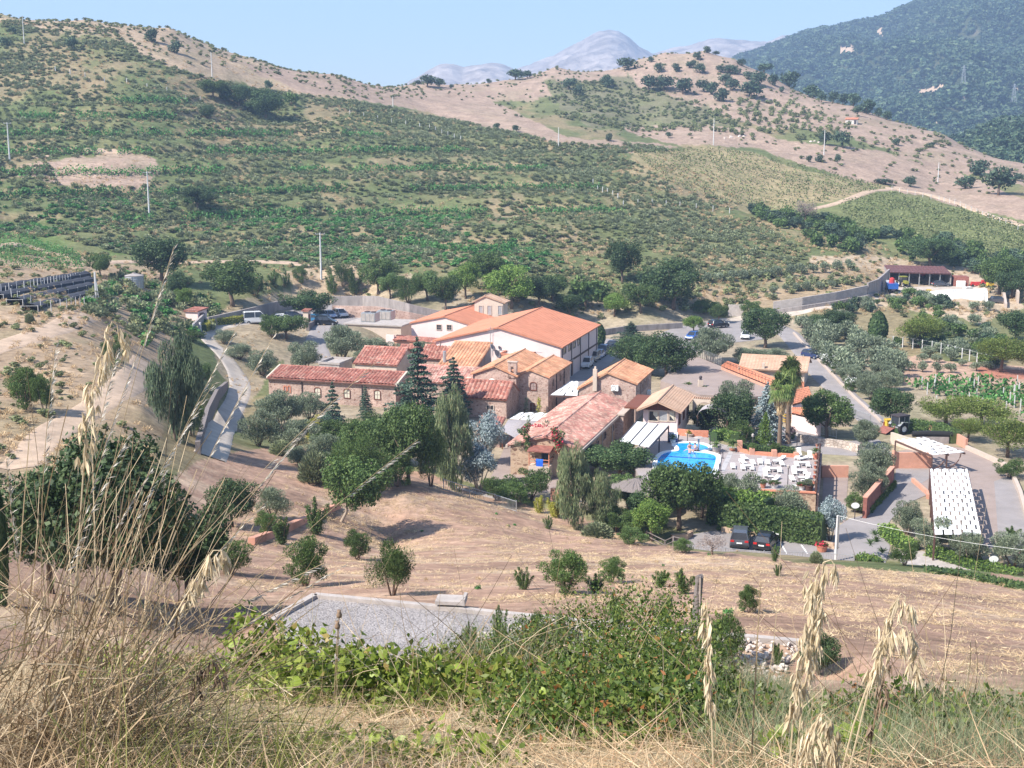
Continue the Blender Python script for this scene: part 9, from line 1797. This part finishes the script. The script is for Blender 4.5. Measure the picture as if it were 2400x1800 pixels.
# oats with drooping spikelets
SPK=[]
for i in range(3):
 rs2=random.Random(40+i);mb=MB();L=.034
 for k in range(2):
  s=-1 if k else 1;mb.add([(0,0,0),(s*.0045,.002,-L*.35),(s*.006,0,-L),(s*.0012,-.002,-L*.45)],[(0,1,2,3)]);mb.add([(0,0,0),(s*.0015,.004,-L*.4),(s*.003,.002,-L*.95),(s*.0045,.002,-L*.35)],[(0,1,2,3)])
 mb.add([(0,0,-.004),(.0012,0,-L*.5),(rs2.uniform(-.004,.004),.002,-L*1.5),(-.0012,0,-L*.5)],[(0,1,2,3)]);SPK.append(mb.mesh('spikelet',M['oat_husk']))
SPKD=[m_.copy()for m_ in SPK]
for m_ in SPKD:m_.materials[0]=M['dead_seed'];m_.name='spikelet'
def oat(label,path,d,n,f0=.35,spread=.016,seed=0,dark=False,w=.0022,size=1.0):
 rs=random.Random(seed);pts=[Vector(ond(px,py,d+.0*i))for i,(px,py)in enumerate(path)];t=thing('oat_stalk',label,'oat stalk',pts[0]);mb=MB();mb.tube(pts,[w*(1-.5*i/len(pts))for i in range(len(pts))],5);wb(mb,'stem',M['oat_husk' if not dark else 'dead_seed'],t)
 seg=[0];[seg.append(seg[-1]+(b-a).length)for a,b in zip(pts[:-1],pts[1:])]
 for k in range(n):
  q=seg[-1]*(f0+(1-f0)*(k/(n-1)));j=max(i for i in range(len(seg)-1)if seg[i]<=q);p=pts[j].lerp(pts[j+1],(q-seg[j])/(seg[j+1]-seg[j]));off=Vector((rs.uniform(-1,1)*spread,rs.uniform(-1,1)*spread,-abs(rs.gauss(0,.010))))
  s=size*rs.uniform(.85,1.3);link('spikelet',(SPKD if dark else SPK)[k%3],t,p+off-pts[0],(rs.uniform(-.35,.35),rs.uniform(-.35,.35),rs.uniform(0,6.28)),(s*1.3,s*1.3,s))
oat('tall pale oat stalk with long drooping heads right of the wooden post',[(1848,1830),(1858,1700),(1878,1580),(1900,1480),(1908,1400),(1915,1350),(1930,1318),(1948,1312),(1962,1335)],2.8,74,.28,.020,1)
oat('second head of the tall pale oat stalk, hooked over to the left',[(1862,1830),(1880,1650),(1902,1520),(1920,1420),(1918,1362),(1905,1352),(1895,1385)],2.85,44,.5,.016,2)
oat('leaning pale oat stalk curving up to the right',[(1968,1830),(2000,1700),(2040,1590),(2065,1500),(2090,1425),(2112,1390),(2122,1398),(2120,1430)],2.8,30,.55,.014,3)
oat('oat head arching down at the far right',[(1985,1830),(2018,1690),(2050,1560),(2080,1490),(2105,1462),(2125,1470),(2138,1510),(2142,1570)],2.75,40,.52,.015,4)
oat('dense low oat head drooping at the bottom edge',[(1870,1840),(1885,1760),(1905,1700),(1930,1672),(1948,1690),(1952,1770),(1950,1800)],2.6,46,.3,.016,5)
oat('slim straight oat stalk in front of the bramble bush',[(1673,1830),(1668,1690),(1660,1560),(1658,1480),(1657,1405)],2.9,32,.42,.009,6)
oat('dark thin oat stalk between the pale ones',[(2026,1830),(2050,1690),(2072,1590),(2080,1545)],2.9,14,.45,.012,7,True)
oat('golden oat-like head drooping beside the dirt track',[(150,1780),(205,960),(228,860),(248,795),(262,754),(275,762),(280,800)],2.9,44,.66,.016,8)
oat('dry oat head curving over the dark bush',[(200,1790),(440,1390),(480,1320),(500,1290),(520,1290),(524,1320)],2.8,30,.72,.012,9)
oat('small brown oat heads on a fine stem over the pale grass',[(420,1830),(450,1640),(470,1568),(486,1556),(500,1548),(512,1552),(525,1575)],3.0,22,.62,.012,10,True)
t=thing('thin_weed_stalk','thin greyish weed stalk rising over the stone bed','weed stalk',Vector(ond(1760,1830,3.0)));mb=MB();p=[Vector(ond(x,y,3.0))for x,y in((1760,1830),(1765,1700),(1772,1560),(1778,1450),(1782,1365))];mb.tube(p,[.0028,.0024,.0018,.0012,.0007],5)
for k in range(16):f=.55+.028*k;j=min(3,int(f*4));q=p[j].lerp(p[j+1],f*4-j);mb.tube([q,q+Vector((RND.uniform(-.02,.02),0,RND.uniform(.005,.03)))],.0006,3)
wb(mb,'stem',M['straw_stalk'],t)
# thistle heads
for px,py,yb,lab in((791,1468,1640,'dry seed head on a thin stem before the gravel platform'),(795,1442,1640,'tiny seed head just above the other before the gravel platform'),(2328,1762,1840,'brown round seed head at the lower right corner')):
 p=Vector(ond(px,py,4.5));q=Vector(ond(px-8,yb,4.5));t=thing('seed_head',lab,'seed head',q);mb=MB();mb.tube([q,p],.0016,4);wb(mb,'stem',M['straw_stalk'],t);mb=MB();mb.lathe([(0,-.012),(.009,-.008),(.011,.004),(.006,.012),(.008,.02),(0,.016)],9);o=mb.build('head',M['dead_seed'],t,True);o.location=p-q
# heart-leaved climber and brambles
def heart():
 o=[(0,-.28),(.22,-.46),(.46,-.30),(.50,.0),(.34,.34),(0,.62),(-.34,.34),(-.50,.0),(-.46,-.30),(-.22,-.46)];vs=[(x,y,-.16*abs(x)+.0)for x,y in o]+[(0,0,.03)];me=bpy.data.meshes.new('leaf');me.from_pydata(vs,[],[(i,(i+1)%10,10)for i in range(10)]);me.materials.append(M['smilax_leaf']);me.update();return me
HEART=heart()
def leafy(name,label,cat,dom,n_leaf,n_part,size,m,seed,twigs=True,elong=1.0,up=.5):
 "climber: leaves on a lumpy hull; the largest-looking ones singly, the rest as one mass"
 rs=np.random.RandomState(seed);C0=np.array(dom)[:,:3].mean(0);zc=Tz(C0[0],C0[1]);t=thing(name,label,cat,(float(C0[0]),float(C0[1]),zc));dom=np.array(dom);w=dom[:,3]**1.3;k=rs.choice(len(dom),n_leaf+n_part,p=w/w.sum());dn=sphere(n_leaf+n_part,rs);dn[:,2]=np.abs(dn[:,2])*.85+.02
 P=dom[k,:3]+dn*dom[k,3:6]*(1-.45*rs.rand(len(k))**1.7)[:,None];P+=.10*dom[k,3:4]*rs.normal(size=P.shape);P-=np.array(t.location);N=dn*.7+rs.normal(size=P.shape)*.5+np.array([0,-.25,up]);n=n_leaf;U=rs.normal(size=(n,3))+np.array([0,0,-.4]);L=size*(.6+.8*rs.rand(n));me=npmesh('leaves',*leaf_quads(P[:n],N[:n],U,L*elong,L*.62,.8));me.materials.append(M[m]);o=link('leaves',me,t);o['kind']='stuff'
 for i in range(n,n+n_part):
  nv=Vector(N[i]).normalized();q=nv.to_track_quat('Z','Y')@Matrix.Rotation(rs.uniform(0,6.28),3,'Z').to_quaternion();s=size*rs.uniform(.8,1.35);o=link('leaf',HEART,t,P[i],q.to_euler(),(s,s,s))
 if twigs:
  n=160;Q=P[rs.randint(0,len(P),n)];me=npmesh('twigs',*ribbons(Q*.75,rs.normal(size=(n,3))+[0,0,.6],.2+.5*rs.rand(n),.003+.003*rs.rand(n),.4*rs.normal(size=(n,3)),4,seed,False));me.materials.append(M['straw_stalk']);o=link('twigs',me,t);o['kind']='stuff'
 return t
def domes(rows):
 out=[]
 for px,py,d,r,h in rows:p=ond(px,py,d);z=Tz(p.x,p.y);out.append((p.x,p.y,z,r,r,h))
 return out
leafy('heart_leaved_climber','bright green heart-leaved climber along the front edge of the gravel platform, left of centre','climber',domes([(590,1600,7.6,.28,.68),(650,1610,7.6,.34,.58),(740,1620,7.4,.34,.50),(820,1630,7.2,.34,.44),(900,1630,7.2,.34,.40),(985,1630,7.0,.26,.32),(700,1660,7.0,.3,.36)]),3600,220,.050,'smilax_leaf',1)
leafy('heart_leaved_climber','dim green climber patch at the far left behind the dry grass','climber',domes([(260,1560,8.5,.4,.34),(330,1570,8.2,.4,.32),(430,1560,8.6,.4,.26),(520,1560,8.6,.36,.22)]),1500,30,.05,'smilax_leaf',2)
leafy('heart_leaved_climber','yellow-green climber shoots at the bottom edge, centre','climber',domes([(840,1790,3.6,.09,.14),(905,1800,3.5,.1,.12),(880,1740,4.0,.07,.18),(1120,1800,3.5,.12,.14),(1180,1790,3.6,.09,.15),(700,1800,3.5,.12,.1),(640,1815,3.4,.1,.1),(760,1760,3.9,.14,.1),(980,1790,3.6,.14,.1),(1040,1750,4.2,.16,.12),(560,1790,3.7,.14,.1),(450,1770,3.8,.14,.1)]),700,60,.034,'smilax_leaf',3,False)
leafy('heart_leaved_climber','yellow-green climber under the oat stalks at the lower right','climber',domes([(1990,1790,3.6,.12,.16),(1850,1800,3.6,.1,.12),(2040,1760,4.0,.1,.15)]),160,30,.036,'smilax_leaf',4,False)
leafy('bramble_bush','big glossy green bramble bush with reddish leaves in front of the wooden post','bush',domes([(1240,1640,9.5,.55,.45),(1340,1630,9.6,.6,.62),(1440,1620,9.6,.6,.86),(1540,1630,9.0,.55,.84),(1600,1660,8.2,.42,.6),(1480,1700,7.0,.5,.5),(1380,1740,6.2,.4,.36),(1560,1760,6.0,.4,.42),(1640,1760,6.0,.26,.34),(1320,1790,4.8,.28,.22),(1440,1800,4.6,.3,.28),(1560,1810,4.4,.28,.3),(1640,1820,4.2,.2,.26),(1240,1760,5.6,.3,.2),(1120,1620,9.5,.5,.28)]),36000,60,.023,'bramble_leaf',5,True,1.35)
leafy('bramble_bush','low bramble bush at the lower right behind the oat stalks','bush',domes([(2100,1740,6.0,.34,.28),(2180,1730,6.2,.32,.26),(2240,1740,6.0,.3,.22),(2060,1760,5.2,.2,.2),(2300,1790,4.4,.22,.16),(2380,1740,5.6,.3,.2),(1960,1740,5.4,.2,.2),(1780,1760,5.0,.2,.22),(1720,1720,6.0,.26,.26)]),5200,20,.028,'bramble_leaf',6,True,1.25)
leafy('bramble_bush','yellowish brambles between the climber and the big bramble bush','bush',domes([(1010,1640,8.2,.4,.26),(1080,1660,7.6,.4,.26),(1180,1690,6.8,.4,.26),(980,1690,6.6,.3,.16)]),3000,10,.042,'smilax_leaf',7,True,1.5)
# wooden post
p=Vector(ond(1619,1600,15.0));p.z=Tz(p.x,p.y);tp_=Vector(ond(1626,1350,15.0));hgt=tp_.z-p.z;t=thing('wooden_post','weathered wooden fence post behind the bramble bush','post',p);mb=MB();n=9;vs=[];rs2=random.Random(4)
for i,f in enumerate((-.1,.3,.6,.85,1.0)):
 for k in range(n):a=6.283*k/n;r=.052*(1.12-.2*f)*(1+.12*math.sin(k*2.2)+.05*rs2.uniform(-1,1));vs.append((r*math.cos(a)+.07*f,r*math.sin(a),hgt*f+(.02*math.sin(a*2)if i==4 else 0)))
mb.add(vs,[(i*n+k,i*n+(k+1)%n,(i+1)*n+(k+1)%n,(i+1)*n+k)for i in range(4)for k in range(n)]+[tuple(4*n+k for k in range(n))]);mb.build('shaft',M['wood_grey'],t);mb=MB();mb.bar((.075,-.06,hgt*.62),(.07,-.055,hgt*.99),.012);mb.bar((.05,-.062,hgt*.2),(.06,-.06,hgt*.6),.009);mb.build('split',M['stone_sill'],t)
HAZE=0.00026
# ------------------------------------------------------------------ the summer haze
m=bpy.data.materials.new('haze');m.use_nodes=True;nt=m.node_tree;nt.nodes.remove(nt.nodes['Principled BSDF']);pv=nt.nodes.new('ShaderNodeVolumePrincipled');pv.inputs['Color'].default_value=(.46,.66,1.0,1);pv.inputs['Density'].default_value=HAZE;pv.inputs['Anisotropy'].default_value=.1;nt.links.new(pv.outputs[0],nt.nodes['Material Output'].inputs['Volume'])
mb=MB();mb.box(-3200,3200,-420,5900,-160,640);me=mb.mesh('haze',m);tag(link('haze',me),'pale blue summer haze',kind='stuff')
